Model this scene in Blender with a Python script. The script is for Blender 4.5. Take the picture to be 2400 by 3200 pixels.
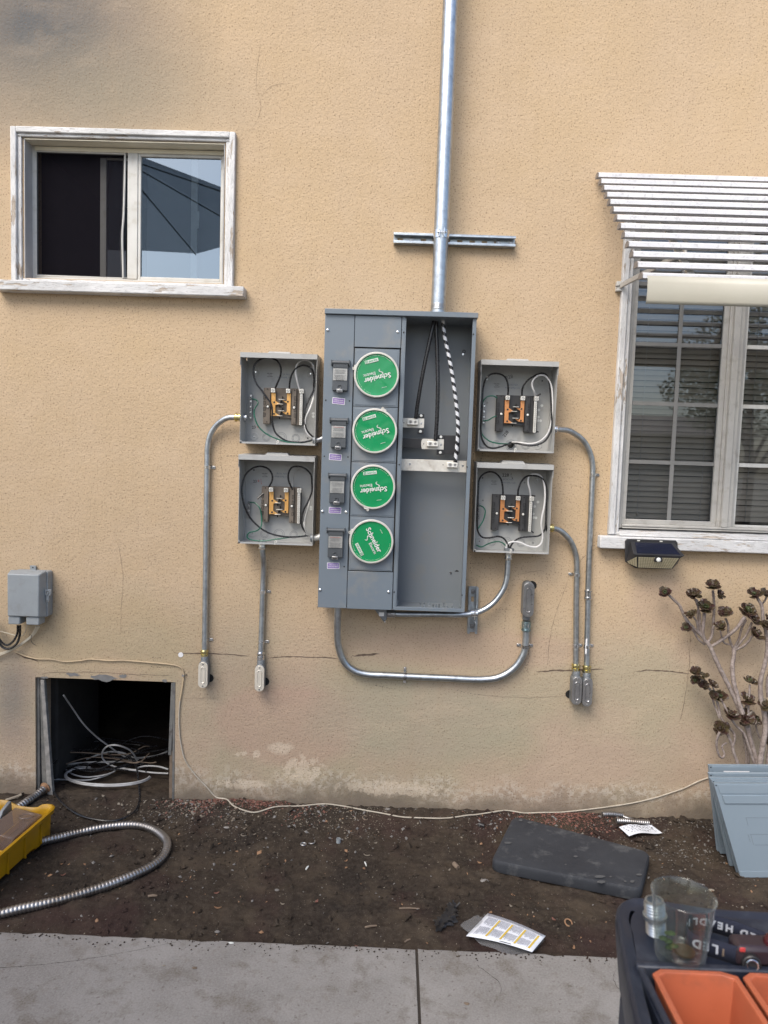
import bpy, math, random
from math import sin, cos, pi, radians, atan2, sqrt
from mathutils import Vector, Matrix, noise

R = random.Random(7)
sc = bpy.context.scene
for o in list(bpy.data.objects):
    bpy.data.objects.remove(o)

# ------------------------------------------------------------------ camera
PITCH, YAW, ROLL = radians(4.249), radians(0.747), radians(1.852)
FPX, CAM = 24 / 34.6 * 3200, Vector((0, -3.0, 1.52))
_fw = Vector((-sin(YAW) * cos(PITCH), cos(YAW) * cos(PITCH), -sin(PITCH)))
_rt0 = Vector((cos(YAW), sin(YAW), 0)); _up0 = _rt0.cross(_fw)
_rt = cos(ROLL) * _rt0 + sin(ROLL) * _up0
_up = -sin(ROLL) * _rt0 + cos(ROLL) * _up0
cam_data = bpy.data.cameras.new('camera')
cam = bpy.data.objects.new('camera', cam_data)
sc.collection.objects.link(cam)
cam.matrix_world = Matrix(((_rt.x, _up.x, -_fw.x, CAM.x), (_rt.y, _up.y, -_fw.y, CAM.y), (_rt.z, _up.z, -_fw.z, CAM.z), (0, 0, 0, 1)))
cam_data.sensor_fit = 'VERTICAL'; cam_data.sensor_height = 34.6; cam_data.lens = 24
cam_data.clip_start = 0.05; cam_data.clip_end = 500
cam_data.dof.use_dof = True; cam_data.dof.focus_distance = 2.95; cam_data.dof.aperture_fstop = 6.0
sc.camera = cam

# ------------------------------------------------------------------ light
SUN_AZ, SUN_EL = radians(212), radians(48)
world = bpy.data.worlds.new("World"); sc.world = world; world.use_nodes = True
wn = world.node_tree; bg = wn.nodes['Background']
sky = wn.nodes.new('ShaderNodeTexSky'); sky.sky_type = 'NISHITA'; sky.sun_disc = False
sky.sun_elevation = SUN_EL; sky.sun_rotation = SUN_AZ; sky.dust_density = 3.0; sky.air_density = 1.0; sky.ozone_density = 1.0
wn.links.new(sky.outputs[0], bg.inputs[0]); bg.inputs[1].default_value = 0.12
sd = bpy.data.lights.new('sun', 'SUN'); sd.energy = 1.5; sd.angle = radians(36); sd.color = (1, .94, .84)
sun = bpy.data.objects.new('sun', sd); sc.collection.objects.link(sun)
to_sun = Vector((sin(SUN_AZ) * cos(SUN_EL), cos(SUN_AZ) * cos(SUN_EL), sin(SUN_EL)))
sun.rotation_euler = to_sun.to_track_quat('Z', 'Y').to_euler(); sun.location = (0, -6, 8)
vs = sc.view_settings
vs.view_transform = 'Standard'; vs.look = 'None'; vs.gamma = 1; vs.exposure = 1.0

# ------------------------------------------------------------------ photo point -> place helpers
def ray(px, py):
    return _fw * FPX + _rt * (px - 1200) - _up * (py - 1600)
def W(px, py, y=0.0):
    r = ray(px, py); t = (y - CAM.y) / r.y
    return CAM + r * t
def G(px, py, z=0.0):
    r = ray(px, py); t = (z - CAM.z) / r.z
    return CAM + r * t
def crop(ox, oy, w, ow=1659):
    s = w / ow
    return lambda x, y: (ox + x * s, oy + y * s)

# ------------------------------------------------------------------ materials
MATS = {}
def _new(name):
    m = bpy.data.materials.new(name); m.use_nodes = True
    MATS[name] = m
    nt = m.node_tree
    return m, nt, nt.nodes['Principled BSDF']
def N(nt, typ, **kw):
    n = nt.nodes.new(typ)
    for k, v in kw.items():
        if k.startswith('i_'):
            n.inputs[k[2:].replace('_', ' ')].default_value = v
        else:
            setattr(n, k, v)
    return n
def ramp(nt, src, p0, p1, c0=(0, 0, 0, 1), c1=(1, 1, 1, 1)):
    r = nt.nodes.new('ShaderNodeValToRGB'); e = r.color_ramp.elements
    e[0].position, e[1].position = p0, p1; e[0].color, e[1].color = c0, c1
    nt.links.new(src, r.inputs[0]); return r.outputs[0]
def mixc(nt, fac, a, b, blend='MIX'):
    m = nt.nodes.new('ShaderNodeMix'); m.data_type = 'RGBA'; m.blend_type = blend
    for s, v in ((0, fac), (6, a), (7, b)):
        if hasattr(v, 'type') and hasattr(v, 'node'):
            nt.links.new(v, m.inputs[s])
        else:
            m.inputs[s].default_value = v if s == 0 else tuple(v) + (1,) * (4 - len(v))
    return m.outputs[2]
def mth(nt, op, a, b=None, clamp=False):
    m = nt.nodes.new('ShaderNodeMath'); m.operation = op; m.use_clamp = clamp
    for i, v in enumerate((a, b)):
        if v is None: continue
        if hasattr(v, 'node'): nt.links.new(v, m.inputs[i])
        else: m.inputs[i].default_value = v
    return m.outputs[0]
def noise_tex(nt, co, scale, detail=3, rough=.5, dist=0):
    n = N(nt, 'ShaderNodeTexNoise'); n.inputs['Scale'].default_value = scale
    n.inputs['Detail'].default_value = detail; n.inputs['Roughness'].default_value = rough
    n.inputs['Distortion'].default_value = dist
    nt.links.new(co, n.inputs['Vector']); return n.outputs[0]

def pmat(name, c1, c2=None, rough=.5, metal=0.0, ns=8, lo=.35, hi=.65, rv=.1, bump=0.0, bs=200, spec=.5, dirt=None, dscale=30, damt=.5, coat=0):
    m, nt, b = _new(name)
    co = N(nt, 'ShaderNodeNewGeometry').outputs['Position']
    n = noise_tex(nt, co, ns, 4, .6)
    col = mixc(nt, ramp(nt, n, lo, hi), c1, c2 or c1)
    if dirt:
        d = noise_tex(nt, co, dscale, 5, .65)
        col = mixc(nt, mth(nt, 'MULTIPLY', ramp(nt, d, .54, .66), damt), col, dirt)
    nt.links.new(col, b.inputs['Base Color'])
    b.inputs['Metallic'].default_value = metal
    b.inputs['Specular IOR Level'].default_value = spec
    b.inputs['Coat Weight'].default_value = coat
    n2 = noise_tex(nt, co, ns * 5, 3)
    r = mth(nt, 'ADD', mth(nt, 'MULTIPLY', n2, rv * 2), rough - rv)
    nt.links.new(r, b.inputs['Roughness'])
    if bump:
        bp = N(nt, 'ShaderNodeBump'); bp.inputs['Strength'].default_value = bump; bp.inputs['Distance'].default_value = .002
        nt.links.new(noise_tex(nt, co, bs, 3), bp.inputs['Height']); nt.links.new(bp.outputs[0], b.inputs['Normal'])
    return m

def stucco_material():
    m, nt, b = _new('stucco')
    pos = N(nt, 'ShaderNodeNewGeometry').outputs['Position']
    sep = N(nt, 'ShaderNodeSeparateXYZ'); nt.links.new(pos, sep.inputs[0])
    X, Z = sep.outputs[0], sep.outputs[2]
    big = noise_tex(nt, pos, 1.1, 4, .55); mid = noise_tex(nt, pos, 5, 5, .6); fine = noise_tex(nt, pos, 40, 4, .6)
    col = mixc(nt, ramp(nt, big, .38, .62), (.488, .368, .236), (.472, .360, .243))
    col = mixc(nt, mth(nt, 'MULTIPLY', ramp(nt, mid, .42, .62), .35), col, (.51, .395, .28))
    # lower zone: greyer grime, pinkish in places, plus darkening painted in for less skylight
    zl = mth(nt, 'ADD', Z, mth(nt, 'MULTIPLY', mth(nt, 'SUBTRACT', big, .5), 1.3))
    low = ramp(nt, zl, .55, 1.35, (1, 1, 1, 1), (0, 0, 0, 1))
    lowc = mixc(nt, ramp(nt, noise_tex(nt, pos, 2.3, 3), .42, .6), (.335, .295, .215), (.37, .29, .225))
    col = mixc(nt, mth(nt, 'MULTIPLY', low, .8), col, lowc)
    # soft-edged grey patch above the left window
    def blob(cx, cz, rx, rz, soft, amt, c, ns=3.0, nd=.5):
        nonlocal col
        dx = mth(nt, 'DIVIDE', mth(nt, 'SUBTRACT', X, cx), rx); dz = mth(nt, 'DIVIDE', mth(nt, 'SUBTRACT', Z, cz), rz)
        d = mth(nt, 'SQRT', mth(nt, 'ADD', mth(nt, 'MULTIPLY', dx, dx), mth(nt, 'MULTIPLY', dz, dz)))
        d = mth(nt, 'ADD', d, mth(nt, 'MULTIPLY', mth(nt, 'SUBTRACT', noise_tex(nt, pos, ns, 4, .6), .5), nd))
        f = ramp(nt, d, 1 - soft, 1, (1, 1, 1, 1), (0, 0, 0, 1))
        col = mixc(nt, mth(nt, 'MULTIPLY', f, amt), col, c)
        return f
    blob(-1.50, 3.22, .78, .60, .9, 1.0, (.135, .135, .135), 2.0, .22)
    blob(-1.20, 2.97, .70, .30, .9, .6, (.28, .25, .19), 2.0, .3)
    blob(-1.64, .45, .14, .30, .8, .7, (.17, .16, .15))
    # pinkish and greenish patches low on the wall
    blob(-.42, .36, .36, .20, .25, .5, (.42, .285, .225), 2.2, .9)
    blob(.15, .40, .55, .22, .35, .45, (.31, .30, .225), 2.2, .7)
    blob(-1.2, .70, .5, .22, .4, .4, (.44, .335, .20), 2.2, .9)
    blob(.35, .72, .6, .1, .4, .35, (.44, .30, .235), 2.2, .9)
    blob(1.15, .95, .18, .14, .4, .35, (.44, .31, .24), 2.6, .9)
    # mineral bloom band just above the soil, and bare splash dirt
    zb = mth(nt, 'ADD', Z, mth(nt, 'MULTIPLY', mth(nt, 'SUBTRACT', mid, .5), .28))
    band = mth(nt, 'MULTIPLY', ramp(nt, zb, .03, .09), ramp(nt, zb, .10, .17, (1, 1, 1, 1), (0, 0, 0, 1)))
    bloom = mth(nt, 'MULTIPLY', band, ramp(nt, fine, .46, .56))
    col = mixc(nt, mth(nt, 'MULTIPLY', bloom, .55), col, (.55, .50, .43))
    ground_dirt = ramp(nt, zb, .015, .13, (1, 1, 1, 1), (0, 0, 0, 1))
    col = mixc(nt, mth(nt, 'MULTIPLY', ground_dirt, .8), col, (.13, .11, .092))
    # chalky bare patches (rubbed-off paint) right of the hatch
    def chalk(cx, cz, rx, rz, th):
        nonlocal col
        dx = mth(nt, 'DIVIDE', mth(nt, 'SUBTRACT', X, cx), rx); dz = mth(nt, 'DIVIDE', mth(nt, 'SUBTRACT', Z, cz), rz)
        d = mth(nt, 'ADD', mth(nt, 'MULTIPLY', dx, dx), mth(nt, 'MULTIPLY', dz, dz))
        f = ramp(nt, d, .2, 1, (1, 1, 1, 1), (0, 0, 0, 1))
        k = ramp(nt, mth(nt, 'ADD', noise_tex(nt, pos, 26, 4, .65), mth(nt, 'MULTIPLY', f, .25)), th, th + .03)
        col = mixc(nt, mth(nt, 'MULTIPLY', mth(nt, 'MULTIPLY', f, k), .5), col, (.62, .53, .42))
    chalk(-.455, .252, .07, .035, .58); chalk(-.36, .16, .14, .09, .68); chalk(-.60, .22, .10, .03, .74)
    chalk(.05, .09, .34, .05, .66); chalk(-.62, .085, .16, .03, .66)
    # faint run-off streaks and broad trowel sweeps
    mp = N(nt, 'ShaderNodeMapping'); nt.links.new(pos, mp.inputs[0]); mp.inputs['Scale'].default_value = (9, 1, .7)
    st = ramp(nt, noise_tex(nt, mp.outputs[0], 1.6, 4, .6), .52, .72)
    col = mixc(nt, mth(nt, 'MULTIPLY', st, .12), col, (.33, .25, .165))
    mp2 = N(nt, 'ShaderNodeMapping'); nt.links.new(pos, mp2.inputs[0]); mp2.inputs['Scale'].default_value = (1, 1, 2.4); mp2.inputs['Rotation'].default_value = (0, .5, 0)
    col = mixc(nt, mth(nt, 'MULTIPLY', ramp(nt, noise_tex(nt, mp2.outputs[0], 3.4, 5, .65, .6), .5, .66), .12), col, (.60, .47, .34))
    # open pits in the stucco, drawn as dark specks
    pn = noise_tex(nt, pos, 160, 2, .5, .2)
    pit = ramp(nt, pn, .345, .405, (1, 1, 1, 1), (0, 0, 0, 1))
    col = mixc(nt, mth(nt, 'MULTIPLY', pit, .62), col, (.17, .115, .07))
    col = mixc(nt, mth(nt, 'MULTIPLY', ramp(nt, noise_tex(nt, pos, 150, 3), .40, .6), .16), (.33, .24, .15), col) if False else col
    nt.links.new(col, b.inputs['Base Color'])
    b.inputs['Roughness'].default_value = .93; b.inputs['Specular IOR Level'].default_value = .15
    h = mth(nt, 'ADD', mth(nt, 'MULTIPLY', noise_tex(nt, pos, 62, 2, .5), 1.0), mth(nt, 'MULTIPLY', noise_tex(nt, pos, 115, 2, .5), .9))
    h = mth(nt, 'ADD', h, mth(nt, 'MULTIPLY', noise_tex(nt, pos, 12, 3), .8))
    bp = N(nt, 'ShaderNodeBump'); bp.inputs['Strength'].default_value = .55; bp.inputs['Distance'].default_value = .0034
    nt.links.new(h, bp.inputs['Height']); nt.links.new(bp.outputs[0], b.inputs['Normal'])
    return m

def soil_material():
    m, nt, b = _new('soil')
    pos = N(nt, 'ShaderNodeNewGeometry').outputs['Position']
    a = noise_tex(nt, pos, 2.2, 5, .6); f = noise_tex(nt, pos, 60, 5, .7); g = noise_tex(nt, pos, 260, 3, .7)
    col = mixc(nt, ramp(nt, a, .35, .65), (.023, .0185, .016), (.044, .033, .0245))
    col = mixc(nt, mth(nt, 'MULTIPLY', ramp(nt, f, .45, .75), .6), col, (.085, .070, .055))
    col = mixc(nt, mth(nt, 'MULTIPLY', ramp(nt, noise_tex(nt, pos, 5.5, 4, .6), .48, .66), .7), col, (.075, .058, .042))
    col = mixc(nt, mth(nt, 'MULTIPLY', ramp(nt, noise_tex(nt, pos, 3.1, 3), .52, .66), .6), col, (.040, .022, .021))
    col = mixc(nt, mth(nt, 'MULTIPLY', ramp(nt, g, .62, .70), .6), col, (.17, .15, .13))
    col = mixc(nt, mth(nt, 'MULTIPLY', ramp(nt, g, .28, .42, (1, 1, 1, 1), (0, 0, 0, 1)), .5), col, (.018, .013, .010))
    nt.links.new(col, b.inputs['Base Color']); b.inputs['Roughness'].default_value = .95; b.inputs['Specular IOR Level'].default_value = .15
    bp = N(nt, 'ShaderNodeBump'); bp.inputs['Strength'].default_value = .9; bp.inputs['Distance'].default_value = .004
    nt.links.new(mth(nt, 'ADD', f, mth(nt, 'MULTIPLY', g, .6)), bp.inputs['Height']); nt.links.new(bp.outputs[0], b.inputs['Normal'])
    return m

def concrete_material():
    m, nt, b = _new('concrete')
    pos = N(nt, 'ShaderNodeNewGeometry').outputs['Position']
    a = noise_tex(nt, pos, 3.5, 5, .65); s = noise_tex(nt, pos, 11, 4, .6); g = noise_tex(nt, pos, 160, 4, .7)
    col = mixc(nt, ramp(nt, a, .36, .64), (.170, .160, .150), (.240, .230, .220))
    col = mixc(nt, mth(nt, 'MULTIPLY', ramp(nt, s, .53, .66), .65), col, (.10, .082, .062))
    col = mixc(nt, mth(nt, 'MULTIPLY', ramp(nt, noise_tex(nt, pos, 23, 4, .6), .60, .66), .5), col, (.15, .13, .11))
    col = mixc(nt, ramp(nt, g, .35, .65), col, mixc(nt, .35, col, (.37, .365, .36)))
    col = mixc(nt, mth(nt, 'MULTIPLY', ramp(nt, noise_tex(nt, pos, 70, 2), .27, .37, (1, 1, 1, 1), (0, 0, 0, 1)), .6), col, (.10, .085, .07))
    nt.links.new(col, b.inputs['Base Color']); b.inputs['Roughness'].default_value = .85; b.inputs['Specular IOR Level'].default_value = .3
    bp = N(nt, 'ShaderNodeBump'); bp.inputs['Strength'].default_value = .5; bp.inputs['Distance'].default_value = .002
    nt.links.new(g, bp.inputs['Height']); nt.links.new(bp.outputs[0], b.inputs['Normal'])
    return m

def peeling_material(name, axis):
    # old white paint, cracked along the grain, flaked off to grey wood here and there
    m, nt, b = _new(name)
    pos = N(nt, 'ShaderNodeNewGeometry').outputs['Position']
    mp = N(nt, 'ShaderNodeMapping'); nt.links.new(pos, mp.inputs[0])
    mp.inputs['Scale'].default_value = (.18, 1, 1) if axis == 'x' else (1, 1, .18)
    v = mp.outputs[0]
    a = noise_tex(nt, v, 55, 5, .65); c = noise_tex(nt, v, 120, 3, .6, .5); big = noise_tex(nt, pos, 4, 3)
    col = mixc(nt, ramp(nt, noise_tex(nt, pos, 9, 3), .35, .65), (.66, .665, .67), (.54, .545, .55))
    wood = mixc(nt, ramp(nt, c, .4, .6), (.30, .25, .20), (.50, .44, .38))
    f = ramp(nt, mth(nt, 'ADD', a, mth(nt, 'MULTIPLY', big, .35)), .765, .79)
    cr = ramp(nt, mth(nt, 'ABSOLUTE', mth(nt, 'SUBTRACT', c, .5)), .0, .018, (1, 1, 1, 1), (0, 0, 0, 1))
    col = mixc(nt, mth(nt, 'MULTIPLY', cr, .38), col, (.22, .19, .16))
    col = mixc(nt, f, col, wood)
    nt.links.new(col, b.inputs['Base Color']); b.inputs['Roughness'].default_value = .6
    bp = N(nt, 'ShaderNodeBump'); bp.inputs['Strength'].default_value = .6; bp.inputs['Distance'].default_value = .002
    h = mth(nt, 'SUBTRACT', mth(nt, 'MULTIPLY', noise_tex(nt, v, 40, 3), .6), mth(nt, 'ADD', f, mth(nt, 'MULTIPLY', cr, .6)))
    nt.links.new(h, bp.inputs['Height']); nt.links.new(bp.outputs[0], b.inputs['Normal'])
    return m

def glass_pane(name, refl, tint, gcol=(.85, .92, 1)):
    m, nt, b = _new(name); nt.nodes.remove(b)
    out = nt.nodes['Material Output']
    g = N(nt, 'ShaderNodeBsdfGlossy'); g.inputs['Roughness'].default_value = .012; g.inputs['Color'].default_value = (*gcol, 1)
    t = N(nt, 'ShaderNodeBsdfTransparent'); t.inputs[0].default_value = (*tint, 1)
    mx = N(nt, 'ShaderNodeMixShader')
    fr = N(nt, 'ShaderNodeFresnel'); fr.inputs[0].default_value = 1.5
    nt.links.new(mth(nt, 'ADD', fr.outputs[0], refl, True), mx.inputs[0])
    nt.links.new(t.outputs[0], mx.inputs[1]); nt.links.new(g.outputs[0], mx.inputs[2]); nt.links.new(mx.outputs[0], out.inputs[0])
    return m

def clear_mat(name, color, rough, alpha):
    # thin clear plastic film or sheet
    m, nt, b = _new(name)
    b.inputs['Base Color'].default_value = (*color, 1); b.inputs['Roughness'].default_value = rough
    b.inputs['Alpha'].default_value = alpha; b.inputs['Specular IOR Level'].default_value = .6
    return m

STUCCO = stucco_material(); SOIL = soil_material(); CONC = concrete_material()
PAINT_X = peeling_material('peeling_white_paint_level', 'x'); PAINT_Z = peeling_material('peeling_white_paint_upright', 'z')
GALV = pmat('galvanised_steel', (.56, .61, .65), (.42, .46, .50), .38, 1, 30, rv=.12, bump=.1, bs=90, dirt=(.30, .31, .32), dscale=45, damt=.5)
GALV_DULL = pmat('dull_galvanised_steel', (.55, .57, .58), (.38, .40, .41), .38, 1, 60, rv=.12, bump=.15, bs=150)
ZINC = pmat('bright_zinc', (.78, .80, .82), (.60, .62, .64), .22, 1, 20, rv=.06)
BRASSY = pmat('yellow_chromate_zinc', (.72, .62, .25), (.55, .50, .28), .28, 1, 20)
PANEL = pmat('blue_grey_enamel', (.145, .178, .212), (.155, .186, .218), .33, 0, 3, rv=.05, bump=.03, bs=300, dirt=(.23, .225, .21), dscale=9, damt=.42)
PANEL_IN = pmat('blue_grey_enamel_inside', (.165, .182, .20), (.15, .172, .19), .40, 0, 3, rv=.05, dirt=(.20, .19, .17), dscale=12, damt=.3)
BOXG = pmat('light_grey_enamel', (.36, .37, .37), (.39, .39, .375), .40, 0, 5, rv=.06, dirt=(.20, .19, .18), dscale=18, damt=.3)
COVER = pmat('cover_blue_grey_enamel', (.215, .27, .32), (.20, .255, .305), .38, 0, 3, rv=.05)
FLAP = pmat('dark_grey_flap', (.055, .062, .07), (.07, .078, .085), .35, 0, 8)
LABELM = pmat('foil_label', (.36, .36, .34), (.28, .28, .27), .35, .35, 40, rv=.1)
WHITE_STEEL = pmat('tinned_aluminium', (.74, .72, .66), (.60, .57, .52), .38, .45, 25, rv=.1, dirt=(.42, .37, .30), dscale=30)
LUG = pmat('lug_aluminium', (.82, .81, .76), (.70, .69, .64), .35, .3, 40)
BLACKP = pmat('black_plastic', (.018, .018, .020), (.03, .03, .033), .4, 0, 10)
BOARDK = pmat('black_insulator_board', (.028, .028, .030), (.04, .04, .042), .5, 0, 20)
BOARDB = pmat('brown_insulator_board', (.12, .098, .078), (.155, .13, .105), .5, 0, 20)
COPPER = pmat('copper_bar', (.74, .33, .13), (.62, .26, .10), .34, .55, 40, rv=.08)
GOLDBAR = pmat('pale_copper_bar', (.80, .46, .16), (.70, .38, .12), .34, .5, 40, rv=.08)
WBLACK = pmat('black_wire', (.012, .012, .014), (.02, .02, .022), .28, 0, 30)
WWHITE = pmat('white_wire', (.62, .62, .62), (.52, .52, .52), .35, 0, 30)
WGREY = pmat('grey_wire', (.42, .42, .41), (.34, .34, .33), .4, 0, 30)
WGREEN = pmat('green_wire', (.010, .10, .062), (.012, .12, .075), .32, 0, 30)
GREEN = pmat('green_cover', (.003, .22, .070), (.004, .25, .085), .25, 0, 6, rv=.05, coat=.3)
INKW = pmat('white_print', (.66, .68, .66), None, .5)
INKB = pmat('black_ink', (.02, .02, .022), None, .7)
INKG = pmat('grey_print', (.16, .16, .16), None, .7)
INKR = pmat('red_ink', (.45, .07, .05), None, .7)
RING = pmat('cream_ring', (.62, .61, .57), (.54, .52, .47), .4, .15, 20)
PURPLE = pmat('purple_sticker', (.20, .13, .38), (.25, .15, .40), .4, 0, 10)
STICKW = pmat('white_sticker', (.75, .75, .76), None, .4)
DARK = pmat('dark_hole', (.008, .008, .008), None, .8)
ALWHITE = pmat('white_aluminium_frame', (.58, .58, .56), (.50, .50, .475), .42, 0, 10, rv=.08, dirt=(.42, .39, .33), dscale=20, damt=.4)
ALGREY = pmat('weathered_aluminium_frame', (.46, .45, .42), (.40, .39, .37), .45, .1, 10, rv=.08, dirt=(.30, .28, .25), dscale=25, damt=.5)
CREAMFR = pmat('cream_frame', (.66, .62, .50), (.60, .56, .45), .45, 0, 10)
MUNT = pmat('screened_muntin', (.20, .20, .195), (.17, .17, .165), .6)
AWN = pmat('awning_white', (.66, .67, .70), (.60, .61, .64), .35, 0, 10, rv=.08, dirt=(.40, .40, .40), dscale=70, damt=.55)
AWNC = pmat('awning_cream', (.40, .39, .335), (.38, .37, .315), .4, 0, 10, dirt=(.40, .38, .33), dscale=50, damt=.4)
AWNE = pmat('awning_end_cap', (.20, .18, .165), (.25, .22, .20), .6, 0, 30)
BLIND = pmat('blind_slat', (.46, .41, .35), (.40, .36, .31), .5, 0, 6)
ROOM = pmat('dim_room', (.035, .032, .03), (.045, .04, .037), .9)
CASTG = pmat('cast_grey_fitting', (.22, .235, .25), (.17, .185, .20), .5, .5, 40, bump=.2, bs=300)
PLATE = pmat('pale_cover_plate', (.72, .68, .60), (.64, .60, .52), .32, .35, 20, rv=.08)
PLATED = pmat('steel_cover_plate', (.42, .42, .42), (.32, .32, .33), .3, .85, 20, rv=.08)
TEL = pmat('grey_plastic', (.27, .30, .32), (.25, .275, .295), .45, 0, 10, bump=.05, dirt=(.21, .22, .22), dscale=25)
CREAMW = pmat('cream_cable', (.58, .53, .42), (.48, .43, .34), .6, 0, 30)
COAX = pmat('painted_coax', (.50, .39, .25), (.42, .33, .22), .8, 0, 12, lo=.45, hi=.55, bump=.3, bs=200)
COAXW = pmat('dusty_white_coax', (.46, .42, .35), (.36, .32, .26), .8, 0, 30, bump=.3, bs=200)
WOODG = pmat('grey_painted_wood', (.10, .105, .105), (.18, .175, .165), .8, 0, 14, bump=.5, bs=60, dirt=(.06, .05, .045), dscale=22, damt=.8)
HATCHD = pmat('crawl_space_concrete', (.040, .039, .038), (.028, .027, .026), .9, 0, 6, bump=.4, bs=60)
YELLOW = pmat('yellow_plastic', (.44, .245, .006), (.37, .20, .008), .38, 0, 12, rv=.08, bump=.06, bs=90, dirt=(.22, .13, .03), dscale=14, damt=.45)
ORANGE = pmat('orange_plastic', (.42, .11, .052), (.36, .095, .045), .42, 0, 10, rv=.08, dirt=(.22, .075, .045), dscale=14, damt=.5)
NAVYP = pmat('dark_navy_plastic', (.013, .017, .030), (.018, .023, .038), .42, 0, 10, rv=.1, bump=.15, bs=500, dirt=(.05, .06, .08), dscale=20, damt=.5)
STRAP = pmat('navy_elastic', (.007, .010, .026), None, .85, 0, 10, bump=.4, bs=900)
FOAM = pmat('black_foam', (.020, .023, .030), (.03, .034, .042), .75, 0, 6, bump=.3, bs=120, dirt=(.10, .105, .11), dscale=13, damt=.55)
PAPER = pmat('white_paper', (.70, .73, .80), (.66, .70, .77), .6, 0, 6)
PTEXT = pmat('grey_text', (.22, .23, .28), None, .7)
YBAR = pmat('yellow_bar', (.58, .42, .06), None, .6)
RUBBER = pmat('black_rubber', (.012, .012, .014), (.02, .02, .022), .5, 0, 40, bump=.4, bs=200)
STEM = pmat('succulent_bark', (.30, .255, .235), (.17, .135, .12), .65, 0, 60, bump=.5, bs=120, dirt=(.12, .09, .08), dscale=120, damt=.6)
LEAF = pmat('dark_succulent_leaf', (.048, .020, .020), (.06, .05, .022), .35, 0, 40)
LEAF2 = pmat('green_centre_leaf', (.06, .085, .03), (.05, .05, .025), .35, 0, 40)
SOLAR = pmat('solar_cell', (.006, .009, .022), (.01, .012, .028), .12, 0, 40, coat=.4)
LED = pmat('led_cream', (.62, .56, .38), (.55, .50, .34), .3, 0, 60)
STONE = pmat('stone', (.13, .125, .12), (.19, .18, .17), .8, 0, 60)
CHIP = pmat('pale_chip', (.25, .22, .175), (.15, .125, .10), .8, 0, 60)
MULCH = pmat('red_chip', (.20, .085, .065), (.12, .06, .045), .85, 0, 90)
LEAFD = pmat('dry_leaf', (.22, .12, .07), (.30, .18, .10), .7, 0, 60)
TWIG = pmat('twig', (.20, .15, .11), (.13, .10, .075), .85, 0, 40)
MUD = pmat('joint_dirt', (.045, .038, .032), None, .95)
CRACK = pmat('crack_line', (.085, .06, .045), (.16, .115, .085), .95, 0, 60)
GREYPATCH = pmat('exposed_grey_plaster', (.19, .19, .19), (.15, .15, .15), .85, 0, 30, bump=.4, bs=120)
SCREEN = clear_mat('insect_screen', (.010, .009, .013), .9, .64); SCREEN.node_tree.nodes['Principled BSDF'].inputs['Specular IOR Level'].default_value = .05

def thin_glass():
    m, nt, b = _new('tumbler_glass'); nt.nodes.remove(b); out = nt.nodes['Material Output']
    g = N(nt, 'ShaderNodeBsdfGlossy'); g.inputs['Roughness'].default_value = .03
    t = N(nt, 'ShaderNodeBsdfTransparent'); t.inputs[0].default_value = (.90, .93, .92, 1)
    lw = N(nt, 'ShaderNodeLayerWeight'); lw.inputs[0].default_value = .5; mx = N(nt, 'ShaderNodeMixShader')
    f = mth(nt, 'ADD', mth(nt, 'MULTIPLY', mth(nt, 'POWER', lw.outputs['Facing'], 3.4), .8), .035, True)
    df = N(nt, 'ShaderNodeBsdfDiffuse'); df.inputs[0].default_value = (.55, .58, .58, 1); m2 = N(nt, 'ShaderNodeMixShader')      # pale haze painted along the edges as a highlight
    nt.links.new(f, mx.inputs[0]); nt.links.new(t.outputs[0], mx.inputs[1]); nt.links.new(g.outputs[0], mx.inputs[2])
    nt.links.new(mth(nt, 'ADD', mth(nt, 'MULTIPLY', mth(nt, 'POWER', lw.outputs['Facing'], 5.0), .45), .012), m2.inputs[0]); nt.links.new(mx.outputs[0], m2.inputs[1]); nt.links.new(df.outputs[0], m2.inputs[2]); nt.links.new(m2.outputs[0], out.inputs[0]); return m
THIN_GLASS = thin_glass()
BAG = clear_mat('clear_plastic_bag', (.35, .36, .38), .18, .30)
CLEARBOX = clear_mat('clear_plastic_box', (.20, .15, .13), .2, .55)
PANE_BLUE = glass_pane('reflective_pane', .38, (.62, .70, .75), (.46, .55, .62))
PANE = glass_pane('window_pane', .09, (.80, .82, .82))

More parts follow.
